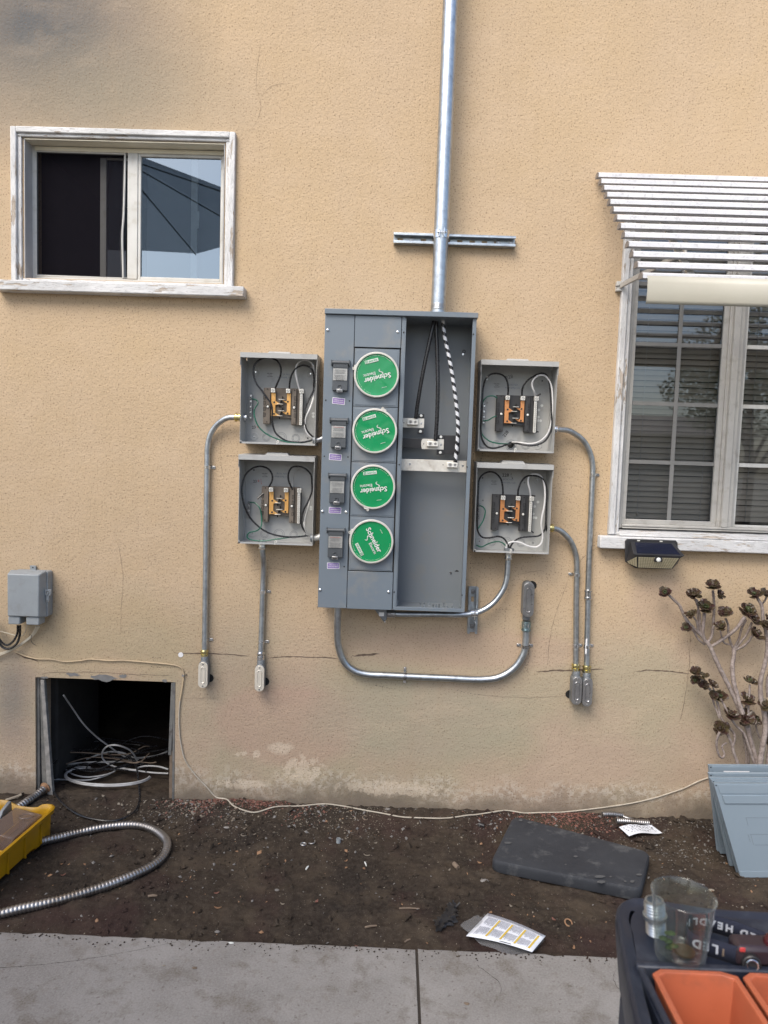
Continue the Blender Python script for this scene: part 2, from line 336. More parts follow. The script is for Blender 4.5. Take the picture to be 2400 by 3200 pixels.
# ------------------------------------------------------------------ mesh building
class MB:
    def __init__(s):
        s.v = []; s.f = []; s.m = []
    def add(s, vs, fs, mi=0):
        n = len(s.v); s.v += [Vector(v) for v in vs]; s.f += [tuple(i + n for i in f) for f in fs]; s.m += [mi] * len(fs); return s
    def box(s, a, b, mi=0):
        x0, y0, z0 = (min(a[i], b[i]) for i in range(3)); x1, y1, z1 = (max(a[i], b[i]) for i in range(3))
        return s.add([(x0, y0, z0), (x1, y0, z0), (x1, y1, z0), (x0, y1, z0), (x0, y0, z1), (x1, y0, z1), (x1, y1, z1), (x0, y1, z1)],
                     [(0, 3, 2, 1), (4, 5, 6, 7), (0, 1, 5, 4), (1, 2, 6, 5), (2, 3, 7, 6), (3, 0, 4, 7)], mi)
    def hexa(s, p, mi=0):
        return s.add(p, [(0, 3, 2, 1), (4, 5, 6, 7), (0, 1, 5, 4), (1, 2, 6, 5), (2, 3, 7, 6), (3, 0, 4, 7)], mi)
    def prism(s, poly, y0, y1, mi=0):
        # poly: (x, z) points, extruded along y
        n = len(poly); a = sum(poly[i][0] * poly[(i + 1) % n][1] - poly[(i + 1) % n][0] * poly[i][1] for i in range(n))
        if a < 0: poly = poly[::-1]
        yf, yb = min(y0, y1), max(y0, y1)
        vs = [(x, yf, z) for x, z in poly] + [(x, yb, z) for x, z in poly]
        return s.add(vs, [tuple(range(n)), tuple(range(2 * n - 1, n - 1, -1))] + [(i, i + n, (i + 1) % n + n, (i + 1) % n) for i in range(n)], mi)
    def zprism(s, poly, z0, z1, mi=0):
        n = len(poly); a = sum(poly[i][0] * poly[(i + 1) % n][1] - poly[(i + 1) % n][0] * poly[i][1] for i in range(n))
        if a < 0: poly = poly[::-1]
        vs = [(x, y, z0) for x, y in poly] + [(x, y, z1) for x, y in poly]
        return s.add(vs, [tuple(range(n - 1, -1, -1)), tuple(range(n, 2 * n))] + [(i, (i + 1) % n, (i + 1) % n + n, i + n) for i in range(n)], mi)
    def lathe(s, p0, d, prof, n=20, mi=0, caps=True):
        d = Vector(d).normalized(); p0 = Vector(p0)
        u = d.orthogonal().normalized(); w = d.cross(u)
        vs = []
        for t, r in prof:
            for k in range(n):
                a = 2 * pi * k / n; vs.append(p0 + d * t + (u * cos(a) + w * sin(a)) * r)
        fs = []
        for i in range(len(prof) - 1):
            for k in range(n):
                k2 = (k + 1) % n; fs.append((i * n + k, i * n + k2, (i + 1) * n + k2, (i + 1) * n + k))
        if caps:
            fs.append(tuple(range(n - 1, -1, -1))); fs.append(tuple(range((len(prof) - 1) * n, len(prof) * n)))
        return s.add(vs, fs, mi)
    def cyl(s, a, b, r, n=16, mi=0):
        a, b = Vector(a), Vector(b)
        return s.lathe(a, b - a, [(0, r), ((b - a).length, r)], n, mi)
    def tube(s, pts, r, n=10, mi=0, caps=True, rf=None, mf=None):
        P = [Vector(p) for p in pts]; m = len(P); vs = []; fs = []; ms = []
        t = (P[1] - P[0]).normalized(); u = t.orthogonal().normalized(); acc = 0
        for i in range(m):
            t2 = (P[min(i + 1, m - 1)] - P[max(i - 1, 0)]).normalized()
            q = t.rotation_difference(t2); u = (q @ u); u = (u - t2 * u.dot(t2)).normalized(); t = t2
            if i: acc += (P[i] - P[i - 1]).length
            w = t.cross(u); rr = rf(i / (m - 1), acc) if rf else (r[i] if isinstance(r, (list, tuple)) else r)
            for k in range(n):
                a = 2 * pi * k / n; vs.append(P[i] + (u * cos(a) + w * sin(a)) * rr)
            if i < m - 1:
                for k in range(n):
                    fs.append((i * n + k, i * n + (k + 1) % n, (i + 1) * n + (k + 1) % n, (i + 1) * n + k))
                    ms.append(mf(acc, k / n) if mf else mi)
        b = len(s.v); s.v += vs; s.f += [tuple(j + b for j in f) for f in fs]; s.m += ms
        if caps:
            s.f.append(tuple(b + j for j in range(n - 1, -1, -1))); s.f.append(tuple(b + (m - 1) * n + j for j in range(n))); s.m += [mi, mi]
        return s
    def disc(s, c, nrm, r, n=16, mi=0, th=.0006):
        c = Vector(c); nrm = Vector(nrm).normalized()
        return s.lathe(c, nrm, [(0, r), (th, r)], n, mi)
    def ring(s, c, nrm, r, t, n=24, m=6, mi=0):
        c = Vector(c); nrm = Vector(nrm).normalized(); u = nrm.orthogonal().normalized(); w = nrm.cross(u); vs = []; fs = []
        for i in range(n):
            a = 2 * pi * i / n; d = u * cos(a) + w * sin(a)
            for k in range(m):
                b = 2 * pi * k / m; vs.append(c + d * (r + t * cos(b)) + nrm * t * sin(b))
        for i in range(n):
            for k in range(m):
                fs.append((i * m + k, ((i + 1) % n) * m + k, ((i + 1) % n) * m + (k + 1) % m, i * m + (k + 1) % m))
        return s.add(vs, fs, mi)
    def ball(s, c, r, n=10, mi=0, sx=1, sy=1, sz=1):
        c = Vector(c); vs = []; fs = []; m = n // 2
        for i in range(1, m):
            a = pi * i / m
            for k in range(n):
                b = 2 * pi * k / n; vs.append(c + Vector((r * sin(a) * cos(b) * sx, r * sin(a) * sin(b) * sy, r * cos(a) * sz)))
        vs += [c + Vector((0, 0, r * sz)), c - Vector((0, 0, r * sz))]; T = len(vs) - 2
        for i in range(m - 2):
            for k in range(n): fs.append((i * n + k, (i + 1) * n + k, (i + 1) * n + (k + 1) % n, i * n + (k + 1) % n))
        for k in range(n):
            fs.append((T, k, (k + 1) % n)); fs.append((T + 1, (m - 2) * n + (k + 1) % n, (m - 2) * n + k))
        return s.add(vs, fs, mi)

WL = {}
def finish(o, parent, label, cat, group, kind):
    sc.collection.objects.link(o)
    if parent is not None: o.parent = parent
    if label: o['label'] = label
    if cat: o['category'] = cat
    if group: o['group'] = group
    if kind: o['kind'] = kind
    return o
def obj(name, mb, mats, parent=None, label=None, cat=None, group=None, kind=None, loc=None, bevel=0, flat=False):
    if not isinstance(mats, (list, tuple)): mats = [mats]
    if parent is not None: base = WL[parent.name]
    else: base = Vector(loc) if loc is not None else Vector((0, 0, 0))
    me = bpy.data.meshes.new(name)
    me.from_pydata([tuple(v - base) for v in mb.v], [], mb.f)
    for m in mats: me.materials.append(m)
    if len(mats) > 1: me.polygons.foreach_set('material_index', mb.m)
    if not flat:
        me.shade_smooth(); me.set_sharp_from_angle(angle=radians(38))
    o = bpy.data.objects.new(name, me)
    if parent is None: o.location = base
    WL[o.name] = base
    if bevel:
        b = o.modifiers.new('edge', 'BEVEL'); b.width = bevel; b.segments = 2; b.limit_method = 'ANGLE'; b.angle_limit = radians(50)
    return finish(o, parent, label, cat, group, kind)
def thing(name, label, cat, loc, group=None):
    o = bpy.data.objects.new(name, None); o.empty_display_size = .05
    o.location = loc; WL[o.name] = Vector(loc)
    return finish(o, None, label, cat, group, None)
def copyobj(src, off, parent=None):
    o = src.copy(); o.location = src.location + Vector(off)
    sc.collection.objects.link(o)
    if parent is not None: o.parent = parent
    WL[o.name] = WL[src.name] + Vector(off)
    return o

def smooth(pts, sub=8):
    P = [Vector(p) for p in pts]
    if len(P) < 3: 
        return [P[0].lerp(P[1], i / sub) for i in range(sub + 1)]
    out = []
    for i in range(len(P) - 1):
        p0 = P[i - 1] if i else P[0] * 2 - P[1]; p1, p2 = P[i], P[i + 1]; p3 = P[i + 2] if i + 2 < len(P) else P[-1] * 2 - P[-2]
        for k in range(sub):
            t = k / sub
            out.append(.5 * ((2 * p1) + (p2 - p0) * t + (2 * p0 - 5 * p1 + 4 * p2 - p3) * t * t + (3 * p1 - p0 - 3 * p2 + p3) * t ** 3))
    out.append(P[-1]); return out
def resample(pts, step):
    L = [0]
    for i in range(1, len(pts)): L.append(L[-1] + (pts[i] - pts[i - 1]).length)
    n = max(2, int(L[-1] / step)); out = []; j = 0
    for k in range(n + 1):
        d = L[-1] * k / n
        while j < len(L) - 2 and L[j + 1] < d: j += 1
        seg = L[j + 1] - L[j]; out.append(pts[j].lerp(pts[j + 1], (d - L[j]) / seg if seg else 0))
    return out

def text(s, size, pos, mat, parent, ang=0.0, M=None, name='lettering', align='CENTER', ext=0.0002, bold=0.0, sx=1.0):
    # printed or hand-drawn characters, facing the yard (or posed by matrix M)
    cu = bpy.data.curves.new(name, 'FONT'); cu.body = s; cu.size = size; cu.align_x = align; cu.align_y = 'CENTER'
    cu.extrude = ext; cu.offset = bold; cu.resolution_u = 2; cu.materials.append(mat)
    tmp = bpy.data.objects.new('tmp', cu); me = bpy.data.meshes.new_from_object(tmp); bpy.data.objects.remove(tmp); bpy.data.curves.remove(cu)
    me.name = name; o = bpy.data.objects.new(name, me)
    base = WL[parent.name] if parent is not None else Vector((0, 0, 0))
    if M is not None:
        o.matrix_local = Matrix.Translation(Vector(pos) - base) @ M @ Matrix.Diagonal((sx, 1, 1, 1))
    else:
        o.location = Vector(pos) - base; o.rotation_euler = (pi / 2, -ang, 0); o.scale = (sx, 1, 1)
    return finish(o, parent, None, None, None, None)

def rounded(x0, z0, x1, z1, r, n=4):
    pts = []
    for cx, cz, a0 in ((x1 - r, z1 - r, 0), (x0 + r, z1 - r, pi / 2), (x0 + r, z0 + r, pi), (x1 - r, z0 + r, 3 * pi / 2)):
        for k in range(n + 1):
            a = a0 + pi / 2 * k / n; pts.append((cx + r * cos(a), cz + r * sin(a)))
    return pts

# ================================================================== SETTING
house = thing('stucco_house', 'tan stucco house wall with two windows and an open crawl space hatch', 'house', (0, 0, 0))
HOLES = [(-1.565, 2.225, -.738, 2.785), (.950, 1.2365, 2.05, 2.530), (-1.530, -.15, -.918, .528)]
def wall_sheet():
    xs = sorted({-4.5, 4.5} | {h[0] for h in HOLES} | {h[2] for h in HOLES}); zs = sorted({-.3, 6.2} | {h[1] for h in HOLES} | {h[3] for h in HOLES})
    mb = MB()
    for i in range(len(xs) - 1):
        for j in range(len(zs) - 1):
            cx, cz = (xs[i] + xs[i + 1]) / 2, (zs[j] + zs[j + 1]) / 2
            if any(h[0] < cx < h[2] and h[1] < cz < h[3] for h in HOLES): continue
            mb.add([(xs[i], 0, zs[j]), (xs[i + 1], 0, zs[j]), (xs[i + 1], 0, zs[j + 1]), (xs[i], 0, zs[j + 1])], [(0, 1, 2, 3)])
    for x0, z0, x1, z1 in HOLES:       # the thickness of the wall round each opening
        d = .14
        mb.add([(x0, 0, z0), (x0, d, z0), (x0, d, z1), (x0, 0, z1)], [(0, 1, 2, 3)])
        mb.add([(x1, 0, z0), (x1, d, z0), (x1, d, z1), (x1, 0, z1)], [(3, 2, 1, 0)])
        mb.add([(x0, 0, z1), (x0, d, z1), (x1, d, z1), (x1, 0, z1)], [(0, 1, 2, 3)])
        mb.add([(x0, 0, z0), (x0, d, z0), (x1, d, z0), (x1, 0, z0)], [(3, 2, 1, 0)])
    return mb
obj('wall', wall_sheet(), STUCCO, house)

def strip_obj(name, pts, w, mat, parent, y=-.0012, jit=.3, seed=0, z=None):
    # a thin irregular line lying on the wall (or on the ground when z is given)
    rr = random.Random(seed); P = resample(smooth([Vector(p) for p in pts], 6), .012); vs = []; fs = []
    off = 0
    for i, p in enumerate(P):
        off = off * .7 + rr.uniform(-1, 1) * w * jit * 2
        ww = w * rr.uniform(.35, 1) * min(1, (i + .4) / 3, (len(P) - i - .6) / 3)
        if z is None: vs += [(p.x, y, p.z + ww / 2 + off), (p.x, y, p.z - ww / 2 + off)] if abs(P[-1].x - P[0].x) > abs(P[-1].z - P[0].z) else [(p.x - ww / 2 + off, y, p.z), (p.x + ww / 2 + off, y, p.z)]
    for i in range(len(P) - 1): fs.append((2 * i, 2 * i + 1, 2 * i + 3, 2 * i + 2))
    mb = MB(); mb.add(vs, fs); return obj(name, mb, mat, parent, flat=True)
def wl(pts, y=0):
    return [W(p[0], p[1], y) for p in pts]
# gouges and cracks in the stucco
for i, (pts, w) in enumerate([
    ([(545, 2041), (700, 2044), (780, 2050)], .0045), ([(835, 2056), (900, 2052), (1010, 2054), (1060, 2060)], .005),
    ([(1100, 2050), (1150, 2047), (1185, 2045)], .013), ([(1675, 2098), (1730, 2095), (1780, 2096), (1885, 2091)], .008),
    ([(1985, 2098), (2030, 2094), (2100, 2099), (2155, 2107)], .006), ([(50, 2042), (80, 2055), (120, 2067)], .012)]):
    strip_obj('gouge', wl(pts), w, CRACK, house, seed=i, jit=.12)
for i, (pts, w) in enumerate([
    ([(815, 130), (800, 260), (815, 330), (790, 400), (735, 410)], .0011), ([(815, 300), (850, 270), (900, 262)], .0018),
    ([(2150, 1960), (2155, 2020), (2150, 2110), (2140, 2190), (2120, 2260)], .0028), ([(1775, 1810), (1750, 1880), (1725, 1960), (1710, 2080)], .0022),
    ([(1870, 1705), (1820, 1745), (1790, 1790)], .003), ([(1700, 1780), (1620, 1795)], .002),
    ([(370, 1700), (385, 1800), (380, 1900), (375, 1990)], .0016), ([(120, 2105), (300, 2100), (420, 2106), (545, 2112)], .0025),
    ([(700, 1300), (690, 1420), (700, 1500)], .0014), ([(565, 2183), (690, 2182)], .0015), ([(2410, 2210), (2330, 2330), (2305, 2370)], .003),
    ([(780, 1785), (840, 1775), (940, 1790)], .0014), ([(1480, 2170), (1650, 2180), (1800, 2172)], .0016)]):
    strip_obj('crack', wl(pts), w * .7, CRACK, house, seed=50 + i, jit=.6)
# layout marks in pencil and marker, dashed
def dashes(a, b, n, w, mat=INKB, seed=0):
    rr = random.Random(seed); a, b = W(*a, 0), W(*b, 0); mb = MB(); d = b - a
    s = Vector((d.z, 0, -d.x)).normalized()
    for i in range(n):
        t0 = i / n + rr.uniform(0, .4) / n; t1 = t0 + rr.uniform(.2, .6) / n; ww = w * rr.uniform(.4, 1); j = s * rr.uniform(-.0012, .0012)
        p, q = a + d * t0 + j, a + d * t1 + j
        mb.add([p - s * ww + Vector((0, -.001, 0)), q - s * ww + Vector((0, -.001, 0)), q + s * ww + Vector((0, -.001, 0)), p + s * ww + Vector((0, -.001, 0))], [(0, 1, 2, 3)])
    obj('pencil_mark', mb, mat, house, flat=True)
for i, (a, b, n, w) in enumerate([((1487, 1175), (1470, 1790), 60, .0012), ((1492, 1140), (1497, 1300), 12, .001), ((1042, 935), (1046, 965), 4, .001), ((1292, 912), (1292, 940), 3, .001),
    ((1320, 915), (1320, 962), 5, .001), ((975, 1762), (1003, 1762), 3, .0014), ((990, 1892), (1003, 1932), 6, .0008), ((1468, 1760), (1508, 1760), 5, .0014),
    ((1579, 1900), (1577, 1990), 9, .0011), ((1652, 2030), (1648, 2120), 8, .0009), ((1425, 2158), (1500, 2172), 7, .0009), ((475, 2055), (506, 2056), 4, .0012),
    ((470, 2083), (505, 2085), 4, .0012), ((1059, 1915), (1059, 2090), 12, .0007), ((1538, 1905), (1600, 1905), 6, .0008), ((995, 1122), (1010, 1125), 2, .0014), ((1236, 1928), (1236, 1965), 5, .0007),
    ((1170, 2142), (1240, 2152), 6, .0008), ((1483, 975), (1495, 960), 3, .0012), ((705, 1425), (810, 1425), 9, .0012), ((1500, 1445), (1510, 1410), 4, .0015)]):
    dashes(a, b, n, w, seed=i)
# peeled places over the hatch
for i, (px, py, rx, rz) in enumerate([(325, 2118, .055, .016), (385, 2113, .020, .010), (228, 2108, .030, .009), (515, 2127, .012, .007), (140, 2117, .018, .006)]):
    c = W(px, py, 0); rr = random.Random(i); mb = MB(); n = 18
    pts = [(c.x + rx * cos(2 * pi * k / n) * rr.uniform(.6, 1.15), c.z + rz * sin(2 * pi * k / n) * rr.uniform(.5, 1.2)) for k in range(n)]
    mb.prism(pts, -.0014, -.0002); obj('peeled_patch', mb, GREYPATCH, house, flat=True)
mb = MB(); c = W(565, 2046, 0); mb.disc(c, (0, -1, 0), .011, 14, th=.0015); obj('filled_hole', mb, STICKW, house)

# ---- left sliding window
def frame_bars(mb, x0, z0, x1, z1, w, y0, y1, mi=0):
    mb.box((x0, y0, z0), (x0 + w, y1, z1), mi); mb.box((x1 - w, y0, z0), (x1, y1, z1), mi)
    mb.box((x0 + w, y0, z0), (x1 - w, y1, z0 + w), mi); mb.box((x0 + w, y0, z1 - w), (x1 - w, y1, z1), mi)
def window_root(label_):
    mb = MB(); return mb
# casing of old painted wood
cz = MB()
cz.box((-1.614, -.022, 2.2055), (-1.590, .03, 2.826))
lw = obj('sliding_window', cz, PAINT_Z, house, label='white peeling wooden casing round the sliding window', bevel=.004)
def wpart(name, mb, mat, par=lw, **k): return obj(name, mb, mat, par, **k)
mb = MB(); mb.box((-.716, -.022, 2.2055), (-.692, .03, 2.826)); wpart('casing_board', mb, PAINT_Z, bevel=.004)
mb = MB(); mb.box((-1.590, -.022, 2.803), (-.716, .03, 2.826)); mb.box((-1.590, -.012, 2.790), (-.716, .03, 2.803)); wpart('casing_board', mb, PAINT_X, bevel=.003)
for xa, xb in ((-1.590, -1.574), (-.732, -.716)):
    mb = MB(); mb.box((xa, -.010, 2.2055), (xb, .03, 2.790)); wpart('casing_board', mb, PAINT_Z, bevel=.003)
mb = MB(); mb.box((-1.67, -.052, 2.163), (-.640, .02, 2.205)); wpart('sill', mb, PAINT_X, bevel=.004)
mb = MB(); mb.box((-1.574, -.005, 2.207), (-.732, .075, 2.222)); wpart('sill', mb, PAINT_X, bevel=.003)
RVP = None
for xa, xb in ((-1.5655, -1.5625), (-.7405, -.7375)):
    mb = MB(); mb.box((xa, -.004, 2.2245), (xb, .058, 2.7845)); wpart('reveal', mb, MATS.get('grey_reveal_paint') or pmat('grey_reveal_paint', (.42, .425, .44), (.36, .365, .38), .7, 0, 14))
mb = MB(); mb.box((-1.5625, -.004, 2.7815), (-.7405, .058, 2.7845)); wpart('reveal', mb, CREAMFR)
mb = MB(); frame_bars(mb, -1.572, 2.224, -.734, 2.786, .022, .058, .085); mb.box((-1.160, .056, 2.246), (-1.117, .085, 2.764)); wpart('outer_frame', mb, ALWHITE, bevel=.002)
mb = MB(); mb.box((-1.550, .052, 2.762), (-.756, .058, 2.778)); wpart('head_flashing', mb, CREAMFR, bevel=.001)
mb = MB(); frame_bars(mb, -1.117, 2.246, -.7565, 2.764, .012, .060, .075); wpart('sash_frame', mb, ALWHITE, bevel=.0015)
mb = MB(); mb.box((-.900, .086, 2.262), (-.872, .100, 2.752)); mb.box((-1.288, .086, 2.26), (-1.262, .100, 2.752)); mb.box((-1.262, .088, 2.745), (-1.165, .099, 2.754)); mb.box((-1.262, .088, 2.253), (-1.165, .099, 2.261)); wpart('inner_sash_stile', mb, ALWHITE, bevel=.0015)
mb = MB(); mb.prism(rounded(-.874, 2.47, -.862, 2.54, .004), .078, .086); wpart('sash_pull', mb, ALWHITE)
mb = MB(); mb.add([(-1.105, .070, 2.258), (-.768, .070, 2.258), (-.768, .070, 2.752), (-1.105, .070, 2.752)], [(0, 1, 2, 3)]); wpart('pane', mb, PANE_BLUE, flat=True)
mb = MB(); mb.add([(-1.262, .094, 2.26), (-1.165, .094, 2.26), (-1.165, .094, 2.752), (-1.262, .094, 2.752)], [(0, 1, 2, 3)]); wpart('pane', mb, PANE, flat=True)
mb = MB(); mb.add([(-1.546, .066, 2.255), (-1.178, .066, 2.252), (-1.172, .066, 2.757), (-1.546, .066, 2.759)], [(0, 1, 2, 3)]); wpart('insect_screen', mb, SCREEN, flat=True)
mb = MB()
for pts in ([(-1.550, .062, 2.25), (-1.550, .062, 2.762)], [(-1.550, .062, 2.762), (-1.172, .062, 2.760)], [(-1.550, .062, 2.25), (-1.180, .062, 2.248)], [(-1.172, .062, 2.760), (-1.1765, .060, 2.52), (-1.182, .060, 2.42), (-1.178, .062, 2.25)]):
    mb.tube(smooth(pts, 5), .0042, 6)
wpart('screen_frame', mb, ALWHITE)
mb = MB(); mb.tube(smooth([(-1.178, .063, 2.75), (-1.183, .063, 2.5), (-1.190, .063, 2.4), (-1.184, .063, 2.252)], 5), .003, 6); mb.tube([(-1.546, .063, 2.757), (-1.178, .063, 2.755)], .0025, 6); mb.tube([(-1.546, .063, 2.255), (-1.185, .063, 2.252)], .0025, 6); mb.tube([(-1.544, .063, 2.255), (-1.544, .063, 2.757)], .0025, 6); wpart('screen_gasket', mb, BLACKP)
mb = MB()
for p in ((-1.137, .0555, 2.772), (-1.137, .0555, 2.236)): mb.disc(p, (0, -1, 0), .004, 10, th=.001)
wpart('screw', mb, PLATED)
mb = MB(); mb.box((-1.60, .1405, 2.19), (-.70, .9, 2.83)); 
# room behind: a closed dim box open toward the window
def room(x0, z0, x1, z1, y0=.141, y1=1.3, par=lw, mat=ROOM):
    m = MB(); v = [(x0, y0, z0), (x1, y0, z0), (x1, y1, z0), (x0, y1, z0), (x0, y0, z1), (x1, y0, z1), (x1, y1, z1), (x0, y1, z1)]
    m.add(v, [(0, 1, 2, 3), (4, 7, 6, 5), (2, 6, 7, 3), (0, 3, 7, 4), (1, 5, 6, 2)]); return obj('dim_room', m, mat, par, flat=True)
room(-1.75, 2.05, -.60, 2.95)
mb = MB()                                                     # pale roller shade hanging inside the right half
mb.box((-1.10, .125, 2.24), (-.76, .128, 2.79)); wpart('roller_shade', mb, pmat('shade_cloth', (.17, .18, .19), (.15, .16, .17), .9))

# ---- right window with grilles and blinds
cz = MB()
cz.box((.905, -.022, 1.236), (.932, .03, 2.572))
rw = obj('grille_window', cz, PAINT_Z, house, label='white peeling wooden casing round the tall window behind the awning', bevel=.004)
for xa, xb, yf, zt in ((.932, .950, -.012, 2.56), (2.05, 2.09, -.022, 2.572)):
    mb = MB(); mb.box((xa, yf, 1.236), (xb, .03, zt)); obj('casing_board', mb, PAINT_Z, rw, bevel=.003)
mb = MB(); mb.box((.932, -.022, 2.545), (2.05, .03, 2.572)); mb.box((.950, -.012, 2.528), (2.05, .03, 2.545)); obj('casing_board', mb, PAINT_X, rw, bevel=.003)
mb = MB(); mb.box((.862, -.055, 1.180), (2.15, -.012, 1.232)); mb.box((.905, -.012, 1.180), (2.1, .02, 1.2345)); obj('sill', mb, PAINT_X, rw, bevel=.005)
mb = MB(); mb.hexa([(.945, -.050, 1.2335), (2.06, -.050, 1.2335), (2.06, .06, 1.236), (.945, .06, 1.236), (.945, -.050, 1.240), (2.06, -.050, 1.240), (2.06, .06, 1.262), (.945, .06, 1.262)]); obj('sill', mb, PAINT_X, rw, bevel=.002)
mb = MB(); frame_bars(mb, .952, 1.262, 2.048, 2.527, .018, .018, .06); mb.box((.970, .012, 1.270), (2.03, .018, 1.280)); mb.box((.970, .008, 1.262), (2.03, .018, 1.266)); obj('outer_frame', mb, ALGREY, rw, bevel=.002)
mb = MB(); mb.box((1.372, .022, 1.280), (1.386, .06, 2.509)); mb.box((1.386, .008, 1.280), (1.412, .06, 2.509)); mb.box((1.412, .016, 1.280), (1.432, .06, 2.509)); mb.box((1.432, .030, 1.280), (1.446, .06, 2.509)); obj('centre_post', mb, ALGREY, rw, bevel=.0015)
mb = MB(); frame_bars(mb, .970, 1.280, 1.372, 2.509, .020, .030, .045); obj('sash_frame', mb, ALGREY, rw, bevel=.0015)
mb = MB(); frame_bars(mb, 1.446, 1.280, 2.030, 2.509, .010, .036, .05); obj('sash_frame', mb, ALWHITE, rw, bevel=.0015)
for z in (1.544, 1.790, 2.037, 2.284):
    for x0, x1 in ((.990, 1.364), (1.456, 2.020)):
        mb = MB(); mb.box((x0, .0355, z - .008), (x1, .0395, z + .008)); obj('muntin', mb, MUNT if x0 < 1.2 else ALWHITE, rw)
for x in (1.175, 1.64, 1.84):
    mb = MB(); mb.box((x - .008, .0352, 1.292), (x + .008, .0392, 2.495)); obj('muntin', mb, MUNT if x < 1.2 else ALWHITE, rw)
for x0, x1 in ((.990, 1.364), (1.456, 2.020)):
    mb = MB(); mb.add([(x0, .041, 1.29), (x1, .041, 1.29), (x1, .041, 2.50), (x0, .041, 2.50)], [(0, 1, 2, 3)]); obj('pane', mb, PANE, rw, flat=True)
mb = MB(); mb.box((1.352, .043, 1.285), (1.364, .055, 2.50)); obj('gasket', mb, BLACKP, rw)
# blinds: one slat, then copies
def slat_mesh(x0, x1, z):
    m = MB(); vs = []; fs = []
    for i in range(4):
        t = i / 3; y = .085 + .010 * t; zz = z + .0222 * (t - .5); b = .0030 * sin(pi * t)
        vs += [(x0, y - b, zz), (x1, y - b, zz)]
    for i in range(3): fs.append((2 * i, 2 * i + 1, 2 * i + 3, 2 * i + 2))
    m.add(vs, fs); return m
for x0, x1 in ((.985, 1.375), (1.440, 2.04)):
    s0 = obj('blind_slat', slat_mesh(x0, x1, 1.312), BLIND, rw)
    for i in range(1, 51):
        zz = i * .0236
        c = s0.copy(); c.location = Vector((0, R.uniform(-.001, .001), zz + R.uniform(-.0007, .0007))); c.rotation_euler = (R.uniform(-.0006, .0006), R.uniform(-.0012, .0012), 0); sc.collection.objects.link(c)
for x in (1.055, 1.325, 1.52, 1.9):
    mb = MB(); mb.tube([(x, .0825, 1.30), (x + .001, .0825, 2.5)], .0011, 5); obj('ladder_cord', mb, WGREY, rw)
mb = MB(); mb.ball((1.056, .080, 1.318), .007, 8); obj('cord_tassel', mb, BLIND, rw)
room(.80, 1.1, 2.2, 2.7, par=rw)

# ---- crawl space hatch
hz = MB(); hz.box((-1.530, .010, -.05), (-1.517, .05, .524)); hatch = obj('crawl_hatch', hz, WOODG, house, label='open crawl space hatch with grey peeling posts', bevel=.002)
mb = MB(); mb.hexa([(-1.512, .02, -.05), (-1.485, .02, -.05), (-1.485, .05, -.05), (-1.512, .05, -.05), (-1.516, .01, .522), (-1.500, .01, .522), (-1.500, .04, .522), (-1.516, .04, .522)]); obj('post', mb, WOODG, hatch, bevel=.002)
mb = MB(); mb.hexa([(-1.475, -.004, -.03), (-1.450, -.004, -.03), (-1.452, .02, -.03), (-1.475, .02, -.03), (-1.507, .0, .515), (-1.492, .0, .515), (-1.492, .02, .515), (-1.507, .02, .515)]); obj('leaning_lath', mb, pmat('peeled_lath', (.30, .29, .27), (.17, .165, .16), .8, 0, 30, bump=.5, bs=70), hatch, bevel=.002)
mb = MB(); mb.hexa([(-.945, .008, -.05), (-.930, .008, -.05), (-.930, .035, -.05), (-.945, .035, -.05), (-.942, .004, .22), (-.928, .004, .22), (-.928, .03, .22), (-.942, .03, .22)]); obj('post', mb, TWIG, hatch, bevel=.002)
mb = MB(); mb.hexa([(-.948, .002, .20), (-.934, .002, .20), (-.934, .02, .20), (-.948, .02, .20), (-.938, .002, .524), (-.922, .002, .524), (-.922, .02, .524), (-.938, .02, .524)]); obj('lath', mb, WOODG, hatch, bevel=.002)
mb = MB(); mb.box((-.928, -.002, -.03), (-.9185, .05, .526)); obj('post', mb, WOODG, hatch, bevel=.0015)
# the passage: side walls and the dark space under the floor
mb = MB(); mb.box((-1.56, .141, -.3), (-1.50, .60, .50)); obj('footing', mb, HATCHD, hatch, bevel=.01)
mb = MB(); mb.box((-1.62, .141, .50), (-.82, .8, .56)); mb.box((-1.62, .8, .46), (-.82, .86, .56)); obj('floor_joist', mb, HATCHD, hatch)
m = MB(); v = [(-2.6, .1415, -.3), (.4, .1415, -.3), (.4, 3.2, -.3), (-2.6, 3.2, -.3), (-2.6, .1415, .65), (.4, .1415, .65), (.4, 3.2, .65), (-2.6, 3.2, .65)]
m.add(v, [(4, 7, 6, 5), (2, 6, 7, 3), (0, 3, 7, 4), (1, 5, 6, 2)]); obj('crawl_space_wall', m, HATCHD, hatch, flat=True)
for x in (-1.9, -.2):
    mb = MB(); mb.box((x, .142, -.3), (x + .05, .20, .6)); obj('footing', mb, HATCHD, hatch)

